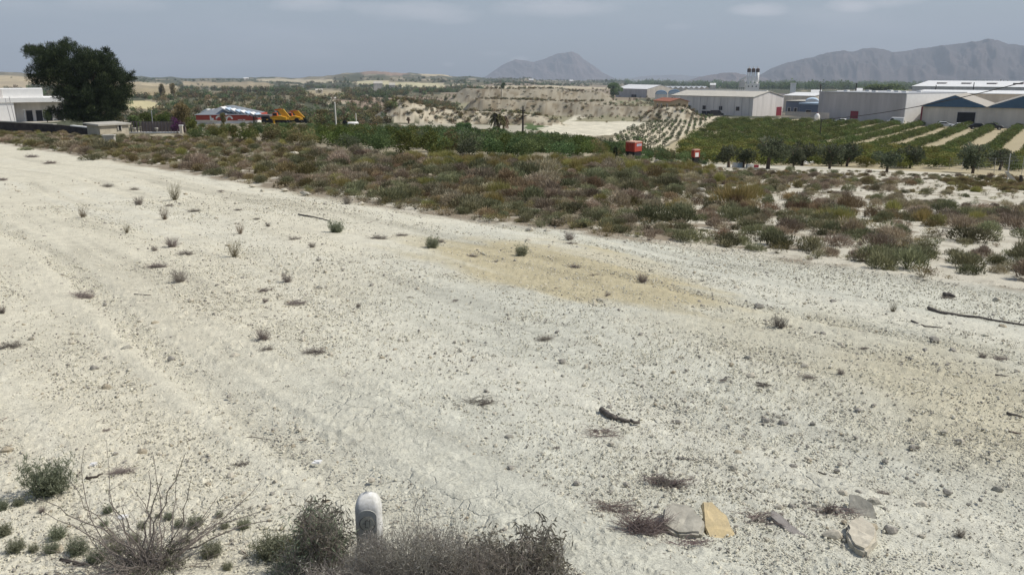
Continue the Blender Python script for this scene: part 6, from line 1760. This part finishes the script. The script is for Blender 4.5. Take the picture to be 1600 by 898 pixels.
# the thicket around the post
def fg_bush(name, bpx, bpy_, spread_px, topy, n, label, m, w=.0035, leaf=None, leafm=None, nleaf=0, llen=.025, lw=.006, fan=1.0, side=2, seed=0, depth=.28, droop=0.0, hvar=.4, base_r=.06, lo=.35):
    q = np.random.default_rng(seed); B_ = G(bpx, min(bpy_, 897))
    if bpy_ > 897:
        v = _RM @ np.array([(bpx - 800) / 1280, (449 - bpy_) / 1280, -1.0]); hh_ = math.hypot(v[0], v[1]); d_ = EYE / (-v[2] / hh_ - .05); B_ = Vector((v[0] / hh_ * d_, v[1] / hh_ * d_, Hs(v[0] / hh_ * d_, v[1] / hh_ * d_)))
    DB_ = math.hypot(B_.x, B_.y); P0, P1 = [], []
    for i in range(n):
        u_ = q.uniform(-1, 1); tx = bpx + u_ * spread_px
        ty = topy + (bpy_ - topy) * (abs(u_) ** 2.2 * .35 + q.uniform(0, lo))
        tp = at(tx, ty, DB_ + q.uniform(-depth, depth))
        P1.append(tp); P0.append((B_.x + (tp.x - B_.x) * (1 - fan) + q.normal(0, base_r), B_.y + q.normal(0, base_r), B_.z - .01))
    P0, P1 = np.array(P0) - np.array(B_), np.array(P1) - np.array(B_)
    P1[:, 2] = np.maximum(P1[:, 2], .03)
    t = root(name, B_, 0, label, 'bush')
    V, F, mids = ribbons(P0, P1, q.uniform(.6, 1.4, n) * w, q, .08, 6, .012); parts = [(V, F, np.repeat(np.tile(q.uniform(.2, .9, n), 2), 14))]
    L0 = np.linalg.norm(P1 - P0, axis=1)[:, None]
    ends = [mids[-1]]
    for k in (2, 3, 4, 5):
        for _ in range(side):
            E_ = mids[k] + (norm(P1 - P0) * .7 + unit(n, q)) * L0 * q.uniform(.05, .16, (n, 1)); V, F, m2 = ribbons(mids[k], E_, w * .55, q, .15, 2); parts.append((V, F, .5)); ends.append(E_); ends.append(m2[1])
    bunch('stems', m, parts, parent=t)
    if nleaf:
        C = np.concatenate(ends + [mids[4], mids[5], mids[3]]); C = C[q.integers(0, len(C), nleaf)] + q.normal(0, .008, (nleaf, 3))
        D = unit(nleaf, q) + np.array([0, 0, .6 - 2 * droop]); V, F, kk_ = blades(C, D, q.uniform(.6, 1.5, nleaf) * llen, lw * q.uniform(.7, 1.3, nleaf), q, bend=.2 + droop * .5)
        bunch('leaves', leafm, [(V, F, np.repeat(np.clip(q.normal(.45, .25, nleaf), 0, 1), kk_))], parent=t)
    return t
M_CURL = leafmat('curled purple-grey leaves', (.13, .12, .095), (.27, .25, .205), (.42, .39, .33), .35, .1)
M_GREYST = leafmat('silver-grey dry stems', (.20, .185, .16), (.38, .355, .32), (.52, .49, .44), .15, .1)
M_GGRN = leafmat('grey-green narrow leaves', (.11, .125, .085), (.22, .25, .17), (.36, .38, .28), .35, .1)
fg_bush('leafy_bush', 498, 918, 42, 775, 150, 'green bush with purple curled tips left of the marker post', M_TUFT, .004, leafm=M_GGRN, nleaf=3400, llen=.03, lw=.0055, seed=1, fan=.8, lo=.45)
fg_bush('curly_bush', 502, 925, 44, 768, 46, 'purplish curly-leaved stalks behind the green bush at the post', M_TUFT, .004, leafm=M_CURL, nleaf=1500, llen=.034, lw=.006, seed=2, droop=.4, fan=.8, lo=.25)
fg_bush('grey_bush', 660, 945, 125, 812, 560, 'dense silver-grey dry bush at the bottom edge right of the post', M_GREYST, .0032, leafm=M_GREYST, nleaf=3000, llen=.018, lw=.004, seed=3, fan=.35, lo=.4, base_r=.09)
fg_bush('grey_bush', 560, 955, 110, 855, 300, 'silver-grey dry bush at the bottom edge under the green bush', M_GREYST, .0032, leafm=M_GREYST, nleaf=2200, llen=.018, lw=.004, seed=4, fan=.35, lo=.4, base_r=.08)
fg_bush('grey_bush', 765, 955, 90, 835, 280, 'brownish-grey dry bush at the bottom edge before the curly dark bush', M_TUFT, .0034, leafm=M_CURL, nleaf=2600, llen=.022, lw=.005, seed=5, fan=.4, lo=.45, base_r=.07)
fg_bush('tall_stalks', 655, 930, 70, 742, 34, 'sparse thin pale stalks rising right of the marker post', M_GREYST, .0026, leafm=M_GREYST, nleaf=300, llen=.012, lw=.004, seed=6, fan=.25, lo=.35, side=1, base_r=.05)
fg_bush('curly_bush', 838, 935, 48, 800, 70, 'dark curly-leaved bush, right end of the bottom thicket', M_TUFT, .0042, leafm=M_CURL, nleaf=1700, llen=.034, lw=.0065, seed=7, droop=.5, fan=.8, lo=.4)
fg_bush('curly_bush', 765, 925, 40, 815, 36, 'dark curly-leaved bush in the middle of the bottom thicket', M_TUFT, .004, leafm=M_CURL, nleaf=1200, llen=.03, lw=.007, seed=8, droop=.5, fan=.75, lo=.45)
fg_bush('grey_bush', 870, 945, 34, 868, 60, 'small grey dry bush below the dark curly bush', M_GREYST, .003, leafm=M_CURL, nleaf=500, llen=.02, lw=.005, seed=9, fan=.6)
fg_bush('grey_bush', 584, 950, 48, 822, 230, 'silver-grey dry bush directly before the foot of the marker post', M_GREYST, .003, leafm=M_GREYST, nleaf=1200, llen=.018, lw=.004, seed=11, fan=.4, lo=.35, base_r=.05)
fg_bush('grey_bush', 700, 935, 60, 812, 110, 'taller grey bush in the gap between post and dark bushes', M_GREYST, .003, leafm=M_CURL, nleaf=1500, llen=.02, lw=.005, seed=12, fan=.5, lo=.5, base_r=.05)
fg_bush('grey_bush', 465, 925, 46, 836, 120, 'low grey-green bush at the left end of the bottom thicket', M_GREYST, .003, leafm=M_GGRN, nleaf=1800, llen=.02, lw=.005, seed=13, fan=.6, lo=.5, base_r=.05)
fg_bush('yellow_weed', 470, 900, 30, 822, 40, 'thin yellow-green weed left of the bottom thicket', M_TUFTB, .003, leafm=M_BRM, nleaf=420, llen=.016, lw=.005, seed=10, fan=.8)

# dry brushwood beside the slabs
def brush(px, py, w_, h_, n, label, seed, m=None, flat=.5):
    q = np.random.default_rng(seed); B_ = G(px, py); dep = math.sqrt(B_.x ** 2 + B_.y ** 2 + (EYE - B_.z) ** 2); s = w_ * dep / 1300; hh_ = h_ * dep / 1300
    a = q.uniform(0, 2 * PI, n); r1 = np.sqrt(q.uniform(0, 1, n)) * s * .32
    P0 = np.stack([np.cos(a) * r1, np.sin(a) * r1 * .7, q.uniform(0, .25, n) * hh_], 1)
    b = q.uniform(-.5, .9, n) + PI * (q.uniform(0, 1, n) < .35); L_ = q.uniform(.3, .62, n) * s
    P1 = P0 + np.stack([np.cos(b) * L_, -np.sin(b) * L_ * .6, q.uniform(-.1, .9, n) * hh_], 1); P1[:, 2] = np.clip(P1[:, 2], .004, hh_)
    V, F, mids = ribbons(P0, P1, .0042, q, .28, 5, .02); parts = [(V, F, np.repeat(np.tile(q.uniform(.1, .8, n), 2), 12))]
    E_ = mids[3] + unit(n, q) * s * .12; E_[:, 2] = np.maximum(E_[:, 2], .003); V, F, _ = ribbons(mids[3], E_, .0026, q, .2, 3); parts.append((V, F, .5))
    return bunch('brushwood', m or M_TW2, parts, label, 'brushwood', None, B_)
M_TW2 = leafmat('red-brown dead twigs', (.25, .19, .175), (.42, .34, .315), (.55, .48, .44), .2, .1)
brush(1003, 830, 70, 36, 230, 'heap of reddish-brown dead twigs against the left slab', 21)
brush(958, 795, 66, 14, 60, 'sparse flat dead twigs left of the twig heap', 22)
brush(1040, 756, 64, 10, 50, 'flat spread of dry stalks above the twig heap', 23)
brush(940, 678, 60, 9, 44, 'few dead twigs lying below the dark stick', 24)
brush(745, 630, 60, 10, 34, 'loose forked twigs lying on the cracked white crust', 25, M_TUFT)
brush(1075, 850, 60, 9, 30, 'dead twigs lying at the foot of the two slabs', 26)
brush(1185, 812, 70, 9, 36, 'dead twigs between the yellow slab and the thin dark slab', 27)
brush(1300, 800, 60, 9, 32, 'dead twigs beside the triangular slab', 28)

# slabs
def slab(name, outline, cpx, cpy, tilt, thick, m, label, seed, rough=.006, sink=.0, cat='stone', yaw=0.0):
    C = G(cpx, cpy); dep = math.sqrt(C.x ** 2 + C.y ** 2 + (EYE - C.z) ** 2); k = dep / 1300 * 1.22
    va = math.atan2(EYE - C.z, math.hypot(C.x, C.y))          # how steeply the eye looks down here
    f = max(.45, math.sin(va + tilt))
    bm = bmesh.new(); n = len(outline)
    top = [bm.verts.new(((x - cpx) * k, -(y - cpy) * k / f, 0)) for x, y in outline]
    bot = [bm.verts.new((v.co.x * .96, v.co.y * .96, -thick)) for v in top]
    bm.faces.new(top); bm.faces.new(bot[::-1])
    for i in range(n): j = (i + 1) % n; bm.faces.new((top[i], bot[i], bot[j], top[j]))
    bmesh.ops.recalc_face_normals(bm, faces=bm.faces)
    bmesh.ops.bevel(bm, geom=bm.edges[:], offset=thick * .14, segments=2, affect='EDGES', clamp_overlap=True)
    bmesh.ops.triangulate(bm, faces=bm.faces); bmesh.ops.subdivide_edges(bm, edges=bm.edges[:], cuts=2, use_grid_fill=True)
    from mathutils import noise as mn
    for v in bm.verts:
        p_ = v.co * 22 + Vector((seed * 3.1, 0, 0)); v.co += Vector((mn.noise(p_), mn.noise(p_ + Vector((9, 0, 0))), mn.noise(p_ + Vector((0, 9, 0))))) * rough
        v.co += v.normal * mn.noise(v.co * 70) * rough * .5
    me_ = bpy.data.meshes.new(name); bm.to_mesh(me_); bm.free(); me_.materials.append(m)
    a = math.atan2(C.x, C.y)
    o = link(name, me_, None, (C.x, C.y, C.z + thick * .55 - sink + max(0, math.sin(tilt)) * .03), (tilt, yaw, -a)); return tag(o, label, cat)
M_SLABG = mat('grey-cream limestone', (.38, .36, .30), .95, .35, 12, bump=.006, bscale=45)
M_SLABY = mat('ochre-yellow sandstone', (.54, .43, .24), .95, .22, 14, bump=.004, bscale=60, dirt=(.42, .35, .22))
M_SLABD = mat('dark grey flat stone', (.26, .24, .22), .95, .3, 14, bump=.004, bscale=60)
slab('stone_slab', [(1042, 812), (1052, 804), (1078, 808), (1093, 825), (1088, 838), (1062, 842), (1040, 834)], 1066, 824, .16, .095, M_SLABG, 'thick grey-white stone slab beside the twig heap', 1, .010)
slab('stone_slab', [(1097, 808), (1108, 804), (1128, 814), (1142, 832), (1140, 852), (1120, 855), (1106, 836)], 1120, 830, .50, .042, M_SLABY, 'yellow sandstone slab propped up with a dark left edge', 2, .009, yaw=.25)
slab('stone_slab', [(1212, 810), (1222, 814), (1240, 826), (1256, 834), (1246, 839), (1228, 830), (1210, 818)], 1232, 824, .25, .022, M_SLABD, 'thin long dark stone lying right of the yellow slab', 3, .005)
slab('stone_slab', [(1331, 788), (1340, 787), (1356, 793), (1364, 813), (1348, 815), (1332, 811)], 1346, 802, .75, .022, M_SLABG, 'upright triangular pale slab at the right', 4, .005)
slab('boulder', [(1330, 832), (1342, 824), (1358, 830), (1362, 846), (1352, 862), (1338, 858), (1329, 846)], 1346, 843, .0, .085, M_PEB, 'rounded chalk-white stone below the triangular slab', 5, .012)
# single loose stones
ST = [stone_mesh('stone', 800 + i, (M_PEB, M_SLABG, M_PEB3, M_PEB2)[i % 4], .62, 2) for i in range(8)]
stones = [(795, 684, 14, 1, 'flat pinkish stone on the white crust, centre'), (147, 576, 12, 2, 'grey stone on the left part of the field'), (113, 536, 10, 0, 'pale stone far left on the middle field'), (197, 547, 16, 1, 'oval pale stone on the left middle field'),
          (268, 562, 12, 2, 'dark wedge-shaped stone left of the twisted twig'), (367, 557, 14, 0, 'flat light stone right of the twisted twig'), (166, 606, 14, 3, 'tan flat stone on the left lower field'), (707, 739, 8, 2, 'small dark stone just above the bottom thicket'), (667, 743, 10, 1, 'whitish stone left of the small dark one'),
          (1196, 658, 13, 2, 'dark grey stone on the right part of the field'), (1223, 662, 14, 2, 'flat grey stone right of the dark grey one'), (1152, 708, 12, 3, 'brown stone in the pebbly patch right of centre'), (1146, 732, 14, 1, 'flat stone in the pebbly patch right of centre'), (1218, 793, 12, 0, 'pale stone, left one of the pair above the thin slab'), (1237, 792, 12, 2, 'dark stone, right one of the pair above the thin slab'),
          (1276, 791, 12, 1, 'grey stone between the pair and the triangular slab'), (1366, 786, 20, 1, 'flat stone behind the triangular slab'), (1360, 825, 18, 3, 'orange-tan stone between slab and white boulder'), (1391, 830, 20, 2, 'grey stone right of the white boulder'), (1302, 838, 26, 0, 'half buried pale stone left of the white boulder'), (1316, 772, 16, 0, 'pale flat stone above the triangular slab'),
          (1342, 770, 10, 2, 'small dark stone up from the triangular slab'), (1186, 480, 14, 2, 'grey lump on the pale streak right of the ochre patch'), (1302, 472, 10, 2, 'small dark lump right of the ochre patch'), (1258, 573, 12, 0, 'light lump above the flat tuft on the right field'), (1460, 532, 14, 2, 'dark lump under the long fallen branch'), (1215, 652, 8, 1, 'little stone near the dark grey pair'),
          (597, 560, 9, 3, 'small orange-brown stone on the middle field'), (516, 555, 10, 0, 'light stone right of the spread dead tuft'), (500, 450, 9, 1, 'light stone on the upper middle field'), (30, 853, 14, 1, 'pale pebble between tufts at lower left'), (11, 705, 16, 3, 'tan stone at the left edge'), (222, 707, 14, 3, 'orange-tan stone behind the long bare stems'), (325, 757, 10, 3, 'brown stone right of the long bare stems'),
          (1425, 700, 12, 2, 'dark stone on the far right lower field'), (1500, 690, 12, 0, 'pale stone on the far right lower field'), (1560, 765, 14, 1, 'grey stone near the right edge'), (1440, 790, 16, 0, 'pale lump right of the stone behind the triangular slab'), (1480, 770, 12, 2, 'small dark stone in the lower right'), (1240, 730, 12, 2, 'dark stone above the pair of stones'), (1170, 560, 12, 1, 'light stone left of the flat tuft on the right field'), (1060, 660, 10, 2, 'dark pebble right of the dark stick'),
          (395, 293, 20, 0, 'chalky rock at the scrub edge above the left field'), (445, 300, 22, 0, 'chalky rock pile at the scrub edge, left of centre'), (478, 306, 26, 1, 'grey boulder in the scrub edge left of centre'), (828, 360, 18, 0, 'white clod at the scrub edge, centre'), (855, 362, 16, 0, 'white clod right of the other at the scrub edge'), (410, 300, 14, 0, 'chalky clod between the scrub-edge rocks'), (565, 321, 14, 0, 'pale clod at the scrub edge below the pale rock'),
          (602, 265, 24, 0, 'pale duck-shaped rock deep in the scrub, left of centre'), (524, 263, 10, 0, 'round white rock deep in the scrub left of the pale one'), (460, 245, 22, 0, 'flat whitish rock in the scrub below the yellow machines'), (578, 236, 16, 0, 'white rock at the grove edge, left one'), (593, 240, 8, 0, 'upright white stone at the grove edge'), (553, 240, 20, 3, 'pinkish flat rock at the grove edge'), (672, 276, 10, 3, 'small pinkish rock deep in the scrub'), (975, 336, 14, 0, 'white stone in the scrub below the red container'), (1056, 345, 14, 0, 'white rock in the scrub below the smaller container'), (1096, 300, 26, 1, 'long grey rock in the scrub by the bright broom'), (955, 262, 12, 0, 'white rock by the tall dark sapling'), (1030, 258, 18, 1, 'pale grey rock at the grove edge under the larger container')]
for px, py, w_, vi, lab in stones:
    p = G(px, py); dep = math.sqrt(p.x ** 2 + p.y ** 2 + (EYE - p.z) ** 2); s = w_ * dep / 1300 * 1.05
    el_ = 1.0 if py > 320 or w_ < 20 else .7
    if py < 310: s *= .75
    if 290 < py < 370: s *= .7
    o = link('stone' if s < .3 else 'rock', ST[(vi + (px % 2) * 4) % 8], None, (p.x, p.y, p.z + s * (.10 if py > 350 else .25)), (r.uniform(-.15, .15), r.uniform(-.15, .15), r.uniform(-.5, .5)), (s, s * .9, s * el_))
    tag(o, lab, 'stone' if s < .3 else 'rock')

# sticks and fallen branches
def stick(pts, w_, label, m, name='stick', seed=0, side=0, nseg=4, kn=.12):
    q = random.Random(seed); P = [G(*p_) for p_ in pts]; dep = math.sqrt(P[0].x ** 2 + P[0].y ** 2 + (EYE - P[0].z) ** 2); rad = w_ * dep / 1300 / 2
    O = P[0]; L_ = []
    for i in range(len(P) - 1):
        for k in range(nseg): L_.append(P[i].lerp(P[i + 1], k / nseg))
    L_.append(P[-1]); L_ = [p_ - O + Vector((q.uniform(-1, 1) * rad * kn * 4, q.uniform(-1, 1) * rad * kn * 4, rad * (.9 + q.uniform(-.1, .3)))) for p_ in L_]
    n = len(L_); rads = [rad * (1 - .55 * i / n) * q.uniform(.82, 1.15) for i in range(n)]
    mb = MB(); mb.tube(L_, rads, 8)
    for _ in range(side):
        a = L_[q.randrange(1, n - 1)]; mb.tube([a, a + Vector((q.uniform(-1, 1), q.uniform(-1, 1), .25)) * rad * 9], [rad * .35, rad * .1], 5)
    o = mb.build(name, m, None, True, loc=O); return tag(o, label, 'stick' if name == 'stick' else 'branch')
M_STK = mat('dark grey cracked bark', (.13, .115, .10), .95, .4, 25, bump=.006, bscale=70)
stick([(943, 645), (955, 654), (975, 659), (998, 665)], 9, 'thick dark rotten stick lying on the crust right of centre', M_STK, seed=1, kn=.22, nseg=5)
stick([(1450, 483), (1470, 491), (1530, 498), (1610, 512)], 4.5, 'long dark fallen branch at the right edge of the field', M_STK, 'fallen_branch', 2, 2)
stick([(1424, 502), (1445, 511), (1472, 513)], 2.6, 'short thin branch lying left of the long fallen branch', M_STK, 'fallen_branch', 3, 1)
stick([(1474, 463), (1492, 466)], 7, 'short dark stick near the scrub on the far right', M_STK, seed=4)
stick([(210, 462), (236, 463)], 3, 'straight dark stick on the left upper field', M_STK, seed=5)
stick([(301, 548), (315, 553), (328, 551)], 2.6, 'twisted little twig on the left middle field', M_STK, seed=6, kn=.4)
stick([(1555, 587), (1576, 589)], 3.2, 'short stick on the far right middle field', M_STK, seed=7)
stick([(1574, 647), (1598, 653)], 4, 'short dark stick at the right edge, lower field', M_STK, seed=8)
stick([(1576, 675), (1595, 679)], 3, 'pale short stick below the one at the right edge', M_TWIG, seed=9)
stick([(1055, 716), (1080, 719), (1115, 718)], 2, 'thin twig lying above the dry stalks right of centre', M_STK, seed=10, side=1)
stick([(1278, 738), (1300, 745), (1312, 756)], 2.4, 'curved thin twig above the triangular slab', M_STK, seed=11)
stick([(466, 336), (500, 342), (515, 346)], 2.4, 'thin dark twig below the scrub edge', M_STK, seed=12)
stick([(135, 749), (150, 747), (160, 742)], 4.5, 'dark reddish piece of bark behind the long bare stems', M_TW2 if False else M_WOOD, seed=13)
stick([(96, 876), (128, 884), (160, 880)], 5, 'brown dead stick low under the long bare stems', M_WOOD, seed=14)
stick([(1180, 598), (1206, 603)], 2.4, 'thin stick on the right middle field', M_STK, seed=15)
stick([(440, 690), (395, 683), (345, 686)], 1.6, 'hair-thin twig on the lower left field', M_STK, seed=16)
for px, py, w_, lab in ((495, 724, 18, 'crumpled white scrap left of the post'), (190, 811, 22, 'white scrap behind the long bare stems'), (145, 728, 14, 'small white scrap by the shrub at lower left')):
    p = G(px, py); s = w_ * math.sqrt(p.length ** 2) / 1300; mb = MB(); q = random.Random(px)
    for k in range(3): mb.prism([(-s * .5 + k * s * .2, -s * .15 + k * .004, .003 + k * .004), (s * .3, -s * .22, .006 + k * .004), (s * .5, s * .1, .012 + k * .004), (-s * .3, s * .22, .005 + k * .004)], (0, 0, .0025 + q.uniform(0, .006)))
    tag(mb.build('paper_scrap', M_WHITE, loc=p), lab, 'scrap')
# thin dark sapling in the grove
p = G(961, 250); s_ = crown_shape(31, 500, [(0, 0, .15 + .10 * i, .10 - .006 * i) for i in range(6)], .10, .8, w=.3)
t = root('cypress_sapling', p, 0, 'narrow dark upright sapling at the grove edge right of centre', 'sapling'); bunch('crown', M_PINE, [s_], parent=t); MB().tube([(0, 0, -.2), (0, 0, .7)], [.03, .015], 5).build('stem', M_BARK, t)

# the marker post
B = G(580, 880); DB = math.hypot(B.x, B.y); top_ = at(577, 770, DB); H_ = top_.z - B.z
k = math.sqrt(DB ** 2 + (EYE - B.z) ** 2) / 1300; W_ = 37 * k; dpt = W_ * .80
t = root('marker_post', B, -math.atan2(B.x, B.y) - .16, 'white round-topped concrete marker post with a ring emblem, in the bottom thicket', 'marker post')
M_PST = mat('whitewashed concrete', (.76, .76, .74), .8, .06, 26, bump=.0014, bscale=90, dirt=(.46, .45, .40))
M_PSG = mat('bare grey concrete face', (.52, .52, .47), .9, .22, 14, bump=.001, bscale=120)
def rr(w, d_, z, c=.22, oy=0.0, n=5):
    """rounded rectangle ring"""
    cr = min(w, d_) * c; out = []
    for (sx, sy, a0) in ((1, 1, 0), (-1, 1, PI / 2), (-1, -1, PI), (1, -1, PI * 1.5)):
        for i in range(n): a = a0 + PI / 2 * i / (n - 1); out.append((sx * (w / 2 - cr) + cr * math.cos(a), oy + sy * (d_ / 2 - cr) + cr * math.sin(a), z))
    return out
mb = MB(); lv = [(1, 1, -.1, 0)] + [(1, 1, H_ * .5, 0), (1, 1, H_ - W_ * .62, 0)]
for i in range(1, 9):
    a = i / 8 * PI / 2; lv.append((max(.30, math.cos(a) ** .75), max(.28, math.cos(a) ** .75), H_ - W_ * .62 + math.sin(a) * W_ * .60, dpt * .10 * (1 - math.cos(a))))
st = []
for (sw, sd_, z, oy) in lv:
    st.append(len(mb.v)); mb.v += rr(W_ * sw, dpt * sd_, z, .26, oy)
for i in range(len(st) - 1):
    for j in range(20): jj = (j + 1) % 20; mb.f.append((st[i] + j, st[i] + jj, st[i + 1] + jj, st[i + 1] + j))
mb.f.append(tuple(range(st[-1], st[-1] + 20)))
mb.build('post', M_PST, t, True)
yf = -dpt / 2
# grey arched face panel with a raised ring and bars
za = H_ - W_ * .72; aw = W_ * .36
arch = [(-aw, yf - .0025, -.05), (aw, yf - .0025, -.05), (aw, yf - .0025, za - W_ * .05)] + [(aw * math.cos(a), yf - .0025, za - W_ * .05 + aw * .75 * math.sin(a)) for a in np.linspace(.15, PI - .15, 9)] + [(-aw, yf - .0025, za - W_ * .05)]
MB().prism(arch, (0, .003, 0)).build('face_panel', M_PSG, t)
zc = za - W_ * .36; ro = W_ * .31
M_LINE = mat('dark grooved concrete', (.17, .17, .155), .9, .2, 20); M_EMB = mat('yellowed concrete relief', (.56, .55, .46), .9, .2, 20)
def disc(r0, r1, y, th, m, nm, n=28):
    mb = MB()
    for i in range(n):
        a, b_ = 2 * PI * i / n, 2 * PI * (i + 1) / n
        if r0 > 0: mb.prism([(r0 * math.cos(a), y, zc + r0 * math.sin(a)), (r1 * math.cos(a), y, zc + r1 * math.sin(a)), (r1 * math.cos(b_), y, zc + r1 * math.sin(b_)), (r0 * math.cos(b_), y, zc + r0 * math.sin(b_))], (0, -th, 0))
        else: mb.prism([(0, y, zc), (r1 * math.cos(a), y, zc + r1 * math.sin(a)), (r1 * math.cos(b_), y, zc + r1 * math.sin(b_))], (0, -th, 0))
    return mb.build(nm, m, t)
em = disc(ro * .93, ro * 1.02, yf - .003, .0014, M_LINE, 'emblem_ring'); disc(0, ro * .92, yf - .003, .0022, M_EMB, 'emblem_disc')
mb = MB(); y0, y1 = yf - .0072, yf - .0053
mb.box(-ro * .28, -ro * .20, y0, y1, zc - ro * .5, zc + ro * .55); mb.box(ro * .28, ro * .36, y0, y1, zc - ro * .45, zc + ro * .6)
mb.box(-ro * .199, ro * .279, y0, y1, zc + ro * .45, zc + ro * .53); mb.box(-ro * .02, ro * .06, y0, y1, zc + ro * .531, zc + ro * .72); mb.box(-ro * .60, -ro * .281, y0, y1, zc + ro * .02, zc + ro * .10); mb.box(-ro * .199, ro * .10, y0, y1, zc - ro * .5, zc - ro * .43)
mb.build('emblem_mark', M_LINE, t)
